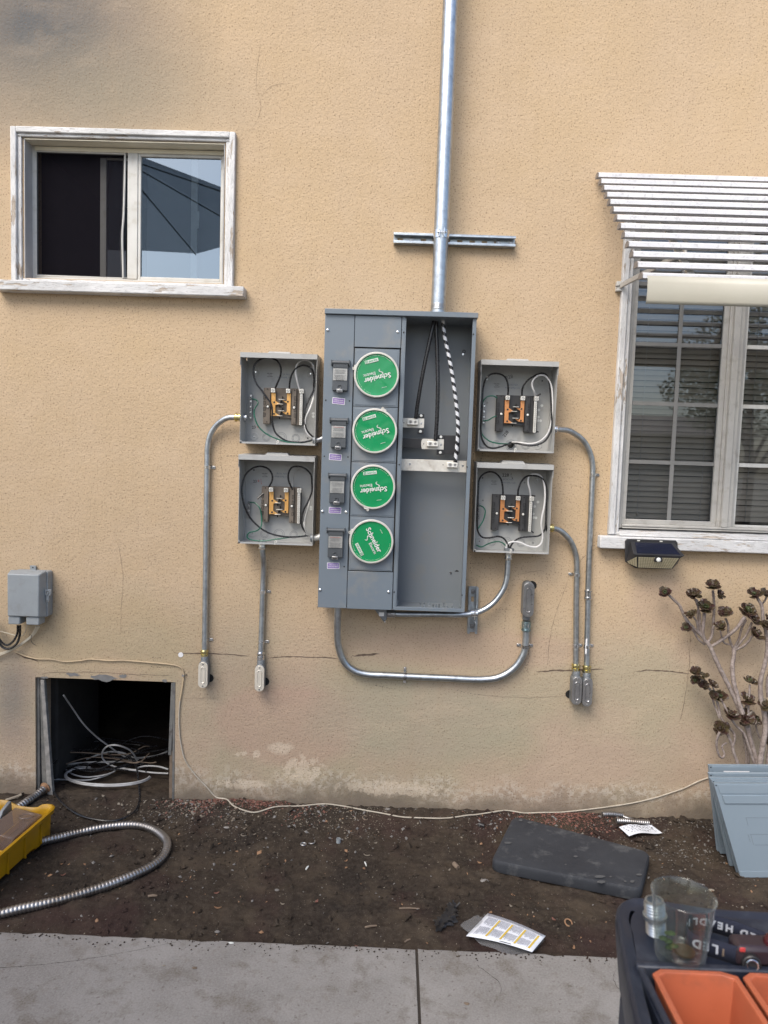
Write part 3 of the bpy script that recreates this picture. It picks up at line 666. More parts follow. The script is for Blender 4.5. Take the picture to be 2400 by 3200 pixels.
# ---- ground, one displaced sheet of soil near the wall, a wide sheet beyond
def soil_h(x, y):
    h = .012 * noise.noise(Vector((x * 1.6, y * 1.6, 3))) + .009 * noise.noise(Vector((x * 6, y * 6, 1))) + .0065 * noise.noise(Vector((x * 17, y * 17, 5))) + .0055 * noise.noise(Vector((x * 45, y * 45, 9))) + .0032 * noise.noise(Vector((x * 95, y * 95, 2)))
    h += .012 * math.exp(-((y + .02) / .10) ** 2)                       # banked against the wall
    h += .016 * math.exp(-(((x + .62) / .20) ** 2 + ((y + .05) / .08) ** 2)) + .014 * math.exp(-(((x - .83) / .16) ** 2 + ((y + .05) / .07) ** 2))
    h -= .016 * max(0, min(1, (-.72 - y) / .14))                       # dips at the slab
    if y > .02: h += .004 - .05 * min(1, y * .5)
    return h - .006
def grid_sheet(x0, x1, y0, y1, st, f):
    nx, ny = int((x1 - x0) / st), int((y1 - y0) / st); mb = MB(); vs = []; fs = []
    for j in range(ny + 1):
        for i in range(nx + 1):
            x = x0 + (x1 - x0) * i / nx; y = y0 + (y1 - y0) * j / ny; vs.append((x, y, f(x, y)))
    for j in range(ny):
        for i in range(nx): a = j * (nx + 1) + i; fs.append((a, a + 1, a + nx + 2, a + nx + 1))
    mb.add(vs, fs); return mb
g = obj('soil_bed', grid_sheet(-2.3, 2.3, -.895, .12, .009, soil_h), SOIL, kind='structure')
g.data.set_sharp_from_angle(angle=radians(180))
g = obj('crawl_space_soil', grid_sheet(-2.6, .4, .1205, 3.2, .05, soil_h), SOIL, kind='structure'); g.data.set_sharp_from_angle(angle=radians(180))
mb = MB(); mb.add([(-150, -150, -.16), (150, -150, -.16), (150, 150, -.16), (-150, 150, -.16)], [(0, 1, 2, 3)])
obj('ground', mb, pmat('yard_dirt', (.13, .115, .085), (.16, .145, .11), .95, 0, .5), kind='structure', flat=True)

# ---- concrete walk in slabs with a dirt-filled joint
walk = obj('sidewalk', MB().box((-9, -3.9, -.15), (9, -.90, -.05)), CONC, kind='structure', flat=True)
def slab(x0, x1, seed):
    rr = random.Random(seed); mb = MB(); n = int((x1 - x0) / .03); top = []
    edge = [(x0 + (x1 - x0) * i / n, -.885 + rr.uniform(-.0022, .0022) + .006 * noise.noise(Vector((i * .13, seed, 0))) - (.006 if rr.random() < .03 else 0)) for i in range(n + 1)]
    vs = []; fs = []
    for x, y in edge: vs += [(x, y - .007, .0), (x, y - .002, -.002), (x, y, -.008), (x, y, -.12)]
    for i in range(n):
        for k in range(3): a = 4 * i + k; fs.append((a, a + 1, a + 5, a + 4))
    mb.add(vs, fs)
    top = [(x, y - .007, 0) for x, y in edge]
    mb.add(top + [(x1, -2.35, 0), (x0, -2.35, 0)], [tuple(range(len(top) - 1, -1, -1)) [::-1][::-1] if False else tuple(list(range(len(top)))[::-1] + [len(top) + 1, len(top)])])
    for x, s in ((x0, 1), (x1, -1)):
        mb.add([(x, -.89, 0), (x, -2.35, 0), (x - s * .002, -2.35, -.12), (x - s * .002, -.89, -.12)], [(0, 1, 2, 3)])
    return mb
obj('concrete_slab', slab(-1.62, .1135, 1), CONC, walk, flat=True); obj('concrete_slab', slab(.1225, 1.85, 2), CONC, walk, flat=True)
obj('concrete_slab', slab(-3.4, -1.63, 3), CONC, walk, flat=True); obj('concrete_slab', slab(1.86, 3.6, 4), CONC, walk, flat=True)
mb = MB(); mb.box((.110, -2.35, -.03), (.126, -.89, -.006)); obj('joint_filler', mb, MUD, walk, flat=True)

# ================================================================== ELECTRICAL EQUIPMENT ON THE WALL
def fillet(pts, n=6):
    return smooth(pts, n)

# ---- riser mast
rt_, rb_ = Vector((.1605, -.082, 4.6)), Vector((.154, -.082, 2.116))
ax_ = (rt_ - rb_).normalized()
riser = thing('mast_conduit', 'thick galvanised mast conduit rising from the panel top out of the picture', 'conduit', (.154, -.082, 2.10))
obj('pipe', MB().cyl(rb_ + ax_ * .03, rt_, .0295, 32), GALV, riser)
mb = MB(); mb.lathe(rb_ + ax_ * .008, ax_, [(0, .0302), (.004, .0305)] + [(.004 + .002 * k, .0298 + .0009 * (k % 2)) for k in range(1, 10)] + [(.025, .0296)], 32); obj('thread', mb, GALV_DULL, riser)
mb = MB(); mb.lathe(rb_ - ax_ * .016, ax_, [(0, .036), (.006, .036), (.010, .0325), (.022, .0322), (.024, .0305)], 32); obj('hub', mb, GALV, riser)

# ---- strut channels
def strut(name, label, a, b, width, depth, slots, bolts):
    # a, b: end points on the wall along the channel's centre line
    a, b = Vector(a), Vector(b); d = (b - a).normalized(); L = (b - a).length; s = Vector((-d.z, 0, d.x)); o = Vector((0, -1, 0))
    t = thing(name, label, 'strut channel', a)
    def bar(mb, s0, s1, o0, o1, l0=0, l1=L):
        P = lambda l, ss, oo: a + d * l + s * ss + o * oo
        p = [P(l0, s0, o0), P(l1, s0, o0), P(l1, s0, o1), P(l0, s0, o1), P(l0, s1, o0), P(l1, s1, o0), P(l1, s1, o1), P(l0, s1, o1)]
        mb.hexa(p)
    mb = MB(); w = width / 2; th = .0025
    # perforated web
    edges = [0]; 
    for c in slots: edges += [c - .011, c + .011]
    edges.append(L)
    for i in range(0, len(edges), 2): bar(mb, -w + th, w - th, .001, .0035, edges[i], edges[i + 1])
    for i in range(1, len(edges) - 1, 2):
        bar(mb, .0065, w - th, .001, .0035, edges[i], edges[i + 1]); bar(mb, -w + th, -.0065, .001, .0035, edges[i], edges[i + 1])
    obj('web', mb, GALV, t)
    for sg in (-1, 1):
        mb = MB(); bar(mb, sg * w, sg * (w - th), .0, depth)
        bar(mb, sg * (w - th), sg * (w - .0095), depth - .0025, depth); bar(mb, sg * (w - .0095), sg * (w - .0075), depth - .008, depth - .0025)
        obj('flange', mb, GALV, t, bevel=.0006)
    for l in bolts:
        mb = MB(); c = a + d * l; mb.lathe(c + o * .0036, o, [(0, .0105), (.0018, .0105)], 18); mb.lathe(c + o * .0055, o, [(0, .0062), (.006, .0058), (.0062, .004)], 6); obj('bolt', mb, [PLATED], t)
    return t, a, d, s, o
st1, a1, d1, s1, o1 = strut('strut_channel', 'horizontal slotted strut channel behind the mast conduit', (-.036, 0, 2.4215), (.461, 0, 2.4195), .0415, .034,
    [.027, .123, .170, .222, .272, .323, .373, .423], [.073, .431, .482])
cx, czz = .155, 2.421
clp = thing('pipe_clamp', 'two piece strut clamp gripping the thick mast conduit', 'pipe clamp', (cx, -.034, czz))
for sg in (-1, 1):
    mb = MB(); n = 14; r0, r1 = .0298, .0322
    for k in range(n):
        a0, a1_ = pi * k / n, pi * (k + 1) / n
        f = lambda a: (cx + sg * sin(a), -.082 - cos(a)) if False else None
        p = []
        for zz in (czz - .0155, czz + .0155):
            for (rr, aa) in ((r0, a0), (r0, a1_), (r1, a1_), (r1, a0)):
                aa = .25 + aa * (pi - .25) / pi; p.append((cx + sg * rr * sin(aa), -.082 - rr * cos(aa), zz))
        mb.hexa(p)
    x0 = cx + sg * .009
    mb.box((x0 - .0012, -.128, czz - .0155), (x0 + .0012, -.110, czz + .0155)); obj('half', mb, ZINC, clp)
mb = MB(); mb.cyl((cx - .02, -.120, czz), (cx + .02, -.120, czz), .0022, 8); mb.cyl((cx + .0102, -.120, czz), (cx + .0145, -.120, czz), .0058, 6); mb.cyl((cx - .0155, -.120, czz), (cx - .0102, -.120, czz), .0052, 10); obj('bolt', mb, ZINC, clp)

# ---- meter panel
PX0, PX1, PZ0, PZ1, PD = -.293, .301, .915, 2.082, .165
mp = thing('meter_panel', 'tall blue grey four meter panel with its right bay open', 'meter panel', (.004, 0, PZ0))
mb = MB()      # shell: back, sides, bottom, channel
t_ = .0018
mb.box((PX0, -.003, PZ0), (PX1, -.0005, PZ1)); mb.box((PX0, -PD + .003, PZ0), (PX0 + t_, -.003, PZ1)); mb.box((PX1 - t_, -PD + .001, PZ0), (PX1, -.003, PZ1))
mb.box((PX0 + t_, -PD + .003, PZ0), (PX1 - t_, -.003, PZ0 + t_)); mb.box((PX0 + t_, -PD + .003, PZ1 - t_), (PX1 - t_, -.003, PZ1))
obj('enclosure', mb, PANEL_IN, mp)
mb = MB(); mb.box((.010, -PD, PZ0 + .002), (.0235, -.003, PZ1)); mb.box((.0235, -PD - .0015, PZ0 + .014), (.0265, -PD + .012, PZ1 - .006)); obj('divider', mb, PANEL, mp, bevel=.001)
mb = MB(); mb.box((.287, -PD - .0008, PZ0 + .012), (PX1 + .0006, -PD + .001, PZ1)); mb.box((.287, -PD + .001, PZ0 + .012), (.2885, -PD + .012, PZ1)); obj('flange', mb, PANEL, mp, bevel=.0006)
mb = MB(); mb.box((.012, -PD - .001, PZ0 - .001), (PX1, -PD + .001, PZ0 + .0125)); mb.box((.0265, -PD + .001, PZ0 + .011), (.2865, -PD + .010, PZ0 + .0125)); obj('flange', mb, PANEL, mp, bevel=.0006)
mb = MB(); mb.hexa([(PX0 - .001, -.178, 2.0805), (.306, -.178, 2.0805), (.306, -.0005, 2.0835), (PX0 - .001, -.0005, 2.0835), (PX0 - .001, -.178, 2.1005), (.306, -.178, 2.1005), (.306, -.0005, 2.112), (PX0 - .001, -.0005, 2.112)]); obj('rain_hood', mb, PANEL, mp, bevel=.0015)
mb = MB(); mb.box((PX0 + .0005, -PD - .001, PZ0 - .0015), (-.1765, -PD + .003, PZ1 - .002)); obj('breaker_cover', mb, PANEL, mp, bevel=.0015)
mb = MB(); mb.box((-.1745, -PD - .002, 1.9575), (.0075, -PD + .003, PZ1 - .003)); obj('blank_cover', mb, PANEL, mp, bevel=.0012)
mb = MB(); mb.box((-.1745, -PD - .0015, PZ0 - .002), (.0075, -PD + .003, 1.0665)); obj('blank_cover', mb, PANEL, mp, bevel=.0012)
rows = [(1.9525, 1.7265), (1.7245, 1.5065), (1.5045, 1.2895), (1.2875, 1.070)]
for i, (zt, zb) in enumerate(rows):
    mb = MB(); mb.box((-.1725, -PD + .0015, zb), (.004, -PD + .004, zt)); mb.box((-.1665, -PD - .0005, zb + .005), (-.002, -PD + .0015, zt - .006)); obj('socket_cover', mb, PANEL, mp, bevel=.0012)
mb = MB(); mb.box((-.1765, -PD + .004, PZ0 + .002), (.010, -PD + .006, PZ1 - .002)); obj('seam_backing', mb, DARK, mp)
# screws, holes
z1c, z2c = crop(950, 900, 600), crop(950, 1450, 600)
def on(pt, y): return W(pt[0], pt[1], y)
for q in ((z1c(205, 363)), (z1c(810, 381)), (z2c(160, 410)), (z2c(364, 416)), (z2c(139, 1088)), (z2c(731, 1106))):
    c = on(q, -PD - .002); mb = MB(); mb.lathe(c, (0, -1, 0), [(0, .0058), (.0015, .0056), (.0032, .0035), (.0034, .001)], 12); mb.box(c + Vector((-.0042, -.0046, -.0006)), c + Vector((.0042, -.0034, .0006))); obj('screw', mb, ZINC, mp)
for q in ((z1c(188, 970)), (z1c(393, 976)), (z1c(176, 1454)), (z1c(380, 1460)), (z2c(347, 887)), (z1c(862, 383)), (z1c(1464, 400)), (z2c(779, 1107)), (z2c(1366, 1133)), (z1c(823, 1526)), (z1c(1408, 1546))):
    c = on(q, -PD - .0015); mb = MB(); mb.disc(c, (0, -1, 0), .0030, 10, th=.0004); obj('screw_hole', mb, DARK, mp)
# breaker flaps
z3c = crop(1000, 1080, 250, 1495)
flaps = [z1c(232, 620) + z1c(392, 890), z1c(218, 1117) + z1c(378, 1378), z2c(205, 76) + z2c(366, 334), z2c(190, 550) + z2c(352, 806)]
for i, (ax0, ay0, bx0, by0) in enumerate(flaps):
    tl, br = W(ax0, ay0, -PD - .018), W(bx0, by0, -PD - .018)
    x0 = (tl.x + br.x) / 2 - .0335; x1 = x0 + .067; zt, zb = tl.z, tl.z - .122; y = -PD - .0015
    mb = MB(); mb.hexa([(x0 + .004, y - .020, zb + .004), (x1 - .003, y - .020, zb + .004), (x1 - .003, y, zb + .002), (x0 + .004, y, zb + .002), (x0 + .004, y - .016, zt - .030), (x1 - .003, y - .016, zt - .030), (x1 - .003, y, zt - .030), (x0 + .004, y, zt - .030)])
    fl = obj('breaker_flap', mb, FLAP, mp, bevel=.0015)
    mb = MB(); mb.cyl((x0 - .001, y - .011, zt - .010), (x1 + .001, y - .011, zt - .010), .0085, 14); mb.box((x0 + .005, y - .017, zt - .030), (x1 - .004, y - .002, zt - .014)); obj('hinge', mb, FLAP, fl)
    for xx in (x0 - .003, x1 + .0005): 
        mb = MB(); mb.box((xx, y - .020, zt - .022), (xx + .003, y, zt + .001)); obj('hinge_bracket', mb, FLAP, fl, bevel=.0008)
    mb = MB(); mb.hexa([(x0 + .006, y - .0205, zb + .043), (x1 - .006, y - .0205, zb + .043), (x1 - .006, y - .0190, zb + .043), (x0 + .006, y - .0190, zb + .043), (x0 + .006, y - .0172, zt - .033), (x1 - .006, y - .0172, zt - .033), (x1 - .006, y - .0155, zt - .033), (x0 + .006, y - .0155, zt - .033)]); obj('foil_label', mb, LABELM, fl)
    for k, ww in enumerate([.8, .9, .7, .85, 0, .9, .75, .9, .8, .6]):
        if not ww: continue
        z = zt - .038 - k * .0044; yy = y - .0185 - .0032 * (k / 9) ; w2 = (x1 - x0 - .016) * ww / 2; cxx = (x0 + x1) / 2
        rr = random.Random(i * 20 + k); x = cxx - w2; m2 = MB()
        while x < cxx + w2:
            l = rr.uniform(.002, .006); m2.box((x, yy - .0007, z - .0006), (min(x + l, cxx + w2), yy, z + .0006)); x += l + .0012
        obj('printed_line', m2, INKR if k == 0 and i % 2 else INKG, fl, flat=True).data['n'] = 1
    mb = MB(); cxx = (x0 + x1) / 2; mb.ring((cxx, y - .0205, zb + .018), (0, -1, 0), .0065, .0018, 18, 5); obj('padlock_boss', mb, FLAP, fl)
    mb = MB(); mb.box((cxx - .012, y - .026, zb - .004), (cxx + .012, y - .012, zb + .0095)); obj('latch', mb, PLATED, fl, bevel=.0015)
    mb = MB(); mb.box((cxx - .0085, y - .0265, zb - .001), (cxx + .0085, y - .0255, zb + .0025)); obj('latch_slot', mb, DARK, fl)
# purple stickers
for (q, an) in ((z1c(299, 977), .07), (z1c(271, 1461), .05), (z2c(268, 400), .01), (z2c(253, 879), -.03)):
    c = W(*q, -PD - .0015); Mr = Matrix.Rotation(-0, 4, 'Y')
    def rect(w, h, y0, y1):
        m_ = MB(); cs, sn = cos(-an), sin(-an); m_.prism([(c.x + cs * x - sn * z, c.z + sn * x + cs * z) for x, z in ((-w, -h), (w, -h), (w, h), (-w, h))], y0, y1); return m_
    st = obj('warning_sticker', rect(.0248, .0125, c.y - .0006, c.y), STICKW, mp, flat=True)
    obj('purple_field', rect(.0228, .0105, c.y - .0009, c.y - .0006), PURPLE, st, flat=True)
    text('SERVICE DISCONNECT', .0048, (c.x, c.y - .0012, c.z + .0036), INKW, st, ang=pi - an, bold=.00015, sx=.78)
    text('SUITABLE ONLY FOR USE', .0044, (c.x, c.y - .0012, c.z - .0040), INKW, st, ang=pi - an, bold=.00015, sx=.78)
# four covered meter sockets
px_m = .3617 * 2.815 / 2220
discs = [(z1c(630, 750), 195.5, 163), (z1c(611, 1235), 198, 68), (z2c(594, 198), 188, -105), (z2c(583, 670), -61, 155)]
lab = ['green cover with its ring tab at the left', 'green cover with its ring tab on top', 'green cover with its ring tab below', 'green cover turned so its words run downward']
for i, (q, ang, tab) in enumerate(discs):
    c = W(*q, -PD - .020); c = Vector((-.0835, -PD - .020, c.z)); A = radians(ang)
    mb = MB(); mb.lathe((c.x, -PD + .001, c.z), (0, -1, 0), [(0, .085), (.014, .085), (.016, .0885), (.024, .0885), (.0262, .086), (.0262, .0812), (.020, .0805)], 64, caps=False)
    rg = obj('meter_ring', mb, RING, mp)
    mb = MB(); vs = [c + Vector((0, .000, 0))]; n = 64; fs = []
    rr = random.Random(i)
    for rad in (.03, .058, .074, .0812):
        for k in range(n):
            a = 2 * pi * k / n; wv = .0010 * noise.noise(Vector((cos(a) * rad * 40 + i * 7, sin(a) * rad * 40, 0))) if rad < .08 else 0
            vs.append(c + Vector((rad * cos(a), wv + (.0 if rad < .08 else -.0005), rad * sin(a))))
    for k in range(n): fs.append((0, 1 + (k + 1) % n, 1 + k)[::-1])
    for j in range(3):
        for k in range(n): fs.append((1 + j * n + k, 1 + j * n + (k + 1) % n, 1 + (j + 1) * n + (k + 1) % n, 1 + (j + 1) * n + k))
    mb.add(vs, fs); gd = obj('green_cover', mb, GREEN, mp, label=lab[i])
    ux, uz = cos(A), sin(A); vx, vz = -sin(A), cos(A)
    def at_(al, up): return (c.x + (ux * al + vx * up) * px_m, c.y - .0018, c.z + (uz * al + vz * up) * px_m)
    text('Schneider', .0275, at_(-3, 26), INKW, gd, ang=A, bold=.0005, sx=.98)
    text('Electric', .0165, at_(58, -17), INKW, gd, ang=A, bold=.0001, sx=1.0)
    lg = MB()      # the looped emblem between the two words
    ctr = Vector(at_(-42, -16)); e1 = Vector((ux, 0, uz)); e2 = Vector((vx, 0, vz))
    for sg in (-1, 1):
        lg.tube(smooth([ctr + e1 * x * sg + e2 * z * sg for x, z in ((.0005, -.011), (.0055, -.0085), (.0058, -.0035), (.001, -.001), (-.0035, .0015), (-.0035, .006))], 4), .0010, 5)
    lg.tube(smooth([ctr + e1 * x + e2 * z for x, z in ((-.0075, .003), (-.006, .009), (0, .0125), (.005, .010))], 4), .0009, 5)
    obj('emblem', lg, INKW, gd)
    p = Vector(at_(13, -123)); cs, sn = cos(A), sin(A)
    def rc(w, h, yy, dx=0): return MB().prism([(p.x + cs * (x + dx) - sn * z, p.z + sn * (x + dx) + cs * z) for x, z in ((-w, -h), (w, -h), (w, h), (-w, h))], p.y - yy, p.y)
    nm = obj('name_plate', rc(.0265, .0062, .0003), INKW, gd, flat=True)
    text('SQUARE', .0098, (p.x - cs * .006, p.y - .0006, p.z - sn * .006), GREEN, nm, ang=A, bold=.0003, sx=.95)
    obj('letter_box', rc(.0052, .0050, .0006, .0195), GREEN, nm, flat=True)
    text('D', .0095, (p.x + cs * .0195, p.y - .001, p.z + sn * .0195), INKW, nm, ang=A, bold=.0002)
    # fine print running round the rim
    mb = MB()
    for k in range(120):
        a = A + radians(-150 + k * 1.75)
        if rr.random() < .25 or 52 < k < 60: continue
        r0 = .0745; da = radians(.6)
        P = [(c.x + r_ * cos(b_), c.y - .0016, c.z + r_ * sin(b_)) for r_, b_ in ((r0, a - da), (r0, a + da), (r0 + .0009, a + da), (r0 + .0009, a - da))]
        mb.add(P, [(0, 1, 2, 3)])
    obj('rim_print', mb, INKW, gd, flat=True, kind='stuff')
    mb = MB(); p2 = Vector(at_(-40, 118)); 
    for k in range(9): s_ = (k - 4) * .0022; mb.add([(p2.x + cs * (s_ + u_) - sn * v_, p2.y, p2.z + sn * (s_ + u_) + cs * v_) for u_, v_ in ((-.0008, -.0007), (.0008, -.0007), (.0008, .0007), (-.0008, .0007))], [(0, 1, 2, 3)])
    obj('fine_print', mb, INKW, gd, flat=True, kind='stuff')
    # ring clasp
    T = radians(tab); rc_ = .0885; cc = Vector((c.x + rc_ * cos(T), -PD - .016, c.z + rc_ * sin(T))); tg = Vector((-sin(T), 0, cos(T))); nr = Vector((cos(T), 0, sin(T)))
    mb = MB(); mb.hexa([cc + tg * s0 * .012 + nr * n0 + Vector((0, y0, 0)) for y0 in (-.008, .006) for s0, n0 in ((-1, -.001), (1, -.001), (.7, .005), (-.7, .005))]); obj('ring_clasp', mb, RING, rg, bevel=.001)
    mb = MB(); mb.ring(cc + nr * .004 + tg * .006 + Vector((0, -.006, 0)), (0, -1, 0), .0045, .0016, 12, 5); obj('ring_clasp', mb, RING, rg)

# bus work in the open bay
def prect(x0, y0, x1, y1, yd, th, m, name, cr=z1c, parent=mp, bevel=.0008):
    a, b = W(*cr(x0, y0), yd), W(*cr(x1, y1), yd); mb_ = MB(); mb_.box((a.x, yd, b.z), (b.x, yd + th, a.z)); return obj(name, mb_, m, parent, bevel=bevel)
z4c = crop(1240, 1200, 260)
BY = -.075
prect(92, 1080, 950, 1295, BY + .006, .003, BLACKP, 'insulator_strip', z4c); prect(945, 1020, 1250, 1405, BY + .004, .003, BLACKP, 'insulator_strip', z4c)
for q in ((430, 595, 545, 672), (418, 893, 532, 992), (820, 1018, 945, 1100), (802, 1306, 935, 1410)): prect(*q, BY - .001, .03, BLACKP, 'insulator_block', z4c)
for q in ((485, 633), (472, 946), (880, 1056), (866, 1366)):
    c = W(*z4c(*q), BY - .001); mb = MB(); mb.lathe(c, (0, -1, 0), [(0, .0058), (.002, .0058), (.003, .0045)], 14); obj('mounting_screw', mb, INKW, mp)
prect(107, 675, 543, 880, BY, .004, WHITE_STEEL, 'bus_plate', z4c)
p5 = [W(*z4c(*q), BY) for q in ((515, 1093), (942, 1102), (935, 1308), (500, 1298), (486, 1240), (484, 1170), (495, 1120))]
mb = MB(); mb.prism([(p.x, p.z) for p in p5], BY, BY + .004); obj('bus_plate', mb, WHITE_STEEL, mp, bevel=.0006)
nb = prect(80, 1492, 1383, 1765, BY - .030, .005, WHITE_STEEL, 'neutral_bar', z4c)
for q, ydp in (((210, 705, 422, 815), BY), ((605, 1140, 820, 1248), BY), ((1003, 1563, 1210, 1668), BY - .030)):
    a, b = W(*z4c(q[0], q[1]), ydp - .02), W(*z4c(q[2], q[3]), ydp - .02)
    mb = MB(); mb.box((a.x, ydp - .022, b.z), (b.x, ydp, a.z)); lgp = obj('lug', mb, LUG, mp, bevel=.0015)
    for u, rr_ in ((.3, .0066), (.76, .0052)):
        c = Vector((a.x + (b.x - a.x) * u, ydp - .022, (a.z + b.z) / 2)); mb = MB(); mb.ring(c, (0, -1, 0), rr_, .0010, 18, 5); obj('set_screw', mb, PLATED, lgp)
        mb = MB(); mb.disc(c + Vector((0, -.0001, 0)), (0, -1, 0), rr_ * .72, 14, th=.0006); obj('set_screw', mb, INKG, lgp)
for q in ((260, 1595), (488, 780), (882, 1208), (1312, 1628), (-70, 1596)):
    if q[0] < 0: continue
    c = W(*z4c(*q), BY - (.030 if q[1] > 1500 else 0)); mb = MB(); mb.disc(c, (0, -1, 0), .0042, 12, th=.0015); obj('rivet', mb, ZINC, mp)
for q in ((141, 772), (535, 1195), (922, 1612)):
    c = W(*z4c(*q), BY - (.030 if q[1] > 1500 else 0)); mb = MB(); mb.disc(c, (0, -1, 0), .0020, 10, th=.0004); obj('bolt_hole', mb, DARK, mp)
for q in ((1377, 560), (1373, 575)): pass
c = W(*z1c(1374, 573), -.004); mb = MB(); mb.lathe(c, (0, -1, 0), [(0, .005), (.003, .0045)], 10); obj('mounting_screw', mb, ZINC, mp)
c = W(*z2c(1266, 939), -.004); mb = MB(); mb.lathe(c, (0, -1, 0), [(0, .005), (.003, .0045)], 10); obj('mounting_screw', mb, ZINC, mp)
mb = MB(); c = W(*z1c(1383, 548), -.0035); mb.ring(c, (0, -1, 0), .0055, .0012, 14, 5); obj('keyhole', mb, DARK, mp)
mb = MB(); c = W(*z2c(1320, 924), -.0035); mb.prism([(c.x - .009, c.z - .003), (c.x + .009, c.z - .003), (c.x + .007, c.z + .001), (c.x, c.z + .0045), (c.x - .006, c.z + .001)], -.004, -.0032); obj('keyhole', mb, DARK, mp)
mb = MB(); c = W(*z1c(880, 438), -.060); mb.lathe((.0237, c.y, c.z), (1, 0, 0), [(0, .0145), (.004, .0145), (.004, .008), (0, .008)], 22); obj('bushing', mb, STICKW, mp)
mb = MB(); c = W(*z2c(1318, 1200), -.10); mb.prism(rounded(c.x - .013, PZ0 + .002, c.x + .013, PZ0 + .032, .004), -.100, -.098); mb.disc((c.x, -.100, PZ0 + .020), (0, -1, 0), .0035, 10); obj('tab', mb, PANEL_IN, mp)
mb = MB(); mb.box((.07, -.0045, 1.2), (.0715, -.003, 1.46)); obj('seam', mb, PANEL_IN, mp)
# loose studs and screws standing on the floor of the bay
STUDL = ['tall loose screw, first of the row from the left on the bay floor', 'second loose screw from the left on the bay floor', 'short loose nut lying behind the row of screws on the bay floor', 'fourth loose screw from the left on the bay floor', 'short upright screw in the middle of the row on the bay floor', 'tallest loose screw in the row on the bay floor', 'loose screw two from the right end of the row on the bay floor', 'short loose nut near the right end of the row on the bay floor', 'rightmost loose screw on the bay floor beside the holed tab', 'lone loose screw in the left corner of the bay floor']
for k, (px_, yy) in enumerate([(1005, -.11), (1040, -.10), (1088, -.05), (1115, -.12), (1145, -.10), (1165, -.13), (1210, -.09), (1240, -.10), (1275, -.14), (808, -.05)]):
    x = W(*z2c(px_, 1200), -.11).x; h = [.018, .018, .006, .016, .012, .022, .018, .008, .018, .02][k]
    mb = MB(); mb.cyl((x, yy, PZ0 + .002), (x, yy, PZ0 + .002 + h), .0022, 8); mb.cyl((x, yy, PZ0 + .002), (x, yy, PZ0 + .006), .005, 10); mb.cyl((x, yy, PZ0 + h - .002), (x, yy, PZ0 + h + .001), .004, 8)
    o = obj('stud', mb, ZINC, None, loc=(x, yy, PZ0), label=STUDL[k], cat='screw', group='loose screws in the open bay')

# service conductors
def cable_obj(name, label, cat, pts, r, m, group=None, n=10, step=.01, **k):
    P = resample(smooth(pts, 8), step); return obj(name, MB().tube(P, r, n, **k), m, None, loc=P[0], label=label, cat=cat, group=group)
cable_obj('service_cable', 'left black service cable angling down to the upper lug', 'cable', [(.150, -.085, 2.14), W(*z1c(1128, 262), -.095), W(*z1c(1085, 460), -.10), W(*z1c(1030, 720), -.10), W(*z1c(985, 980), -.095), W(*z4c(378, 690), -.088)], .0076, WBLACK, 'black cables in the open bay', 14)
cable_obj('service_cable', 'middle black service cable hanging to the second lug', 'cable', [(.158, -.082, 2.14), W(*z1c(1142, 262), -.085), W(*z1c(1152, 600), -.085), W(*z1c(1156, 850), -.09), W(*z1c(1150, 1100), -.09), W(*z4c(772, 1130), -.088)], .0080, WBLACK, 'black cables in the open bay', 14)
CY = .034
P = resample(smooth([(.168, -.088, 2.14), W(*z1c(1200, 262), -.10), W(*z1c(1218, 430), -.105), W(*z1c(1262, 640), -.11), W(*z1c(1300, 880), -.115), W(*z1c(1330, 1150), -.12), W(*z1c(1325, 1330), -.12), W(*z4c(1165, 1560), -.118)], 8), .0025)
TL_ = sum((P[i + 1] - P[i]).length for i in range(len(P) - 1))
def stripe(acc, u):
    if acc < .055: return 0
    return 1 if ((acc / CY + u) % 1.0) < .46 or acc > TL_ - .008 else 0
obj('service_cable', MB().tube(P, .0076, 20, mf=stripe), [pmat('white_tape', (.62, .64, .68), (.55, .57, .60), .35, 0, 20), WBLACK], None, loc=P[0], label='service cable wrapped in a spiral of white tape', cat='cable')

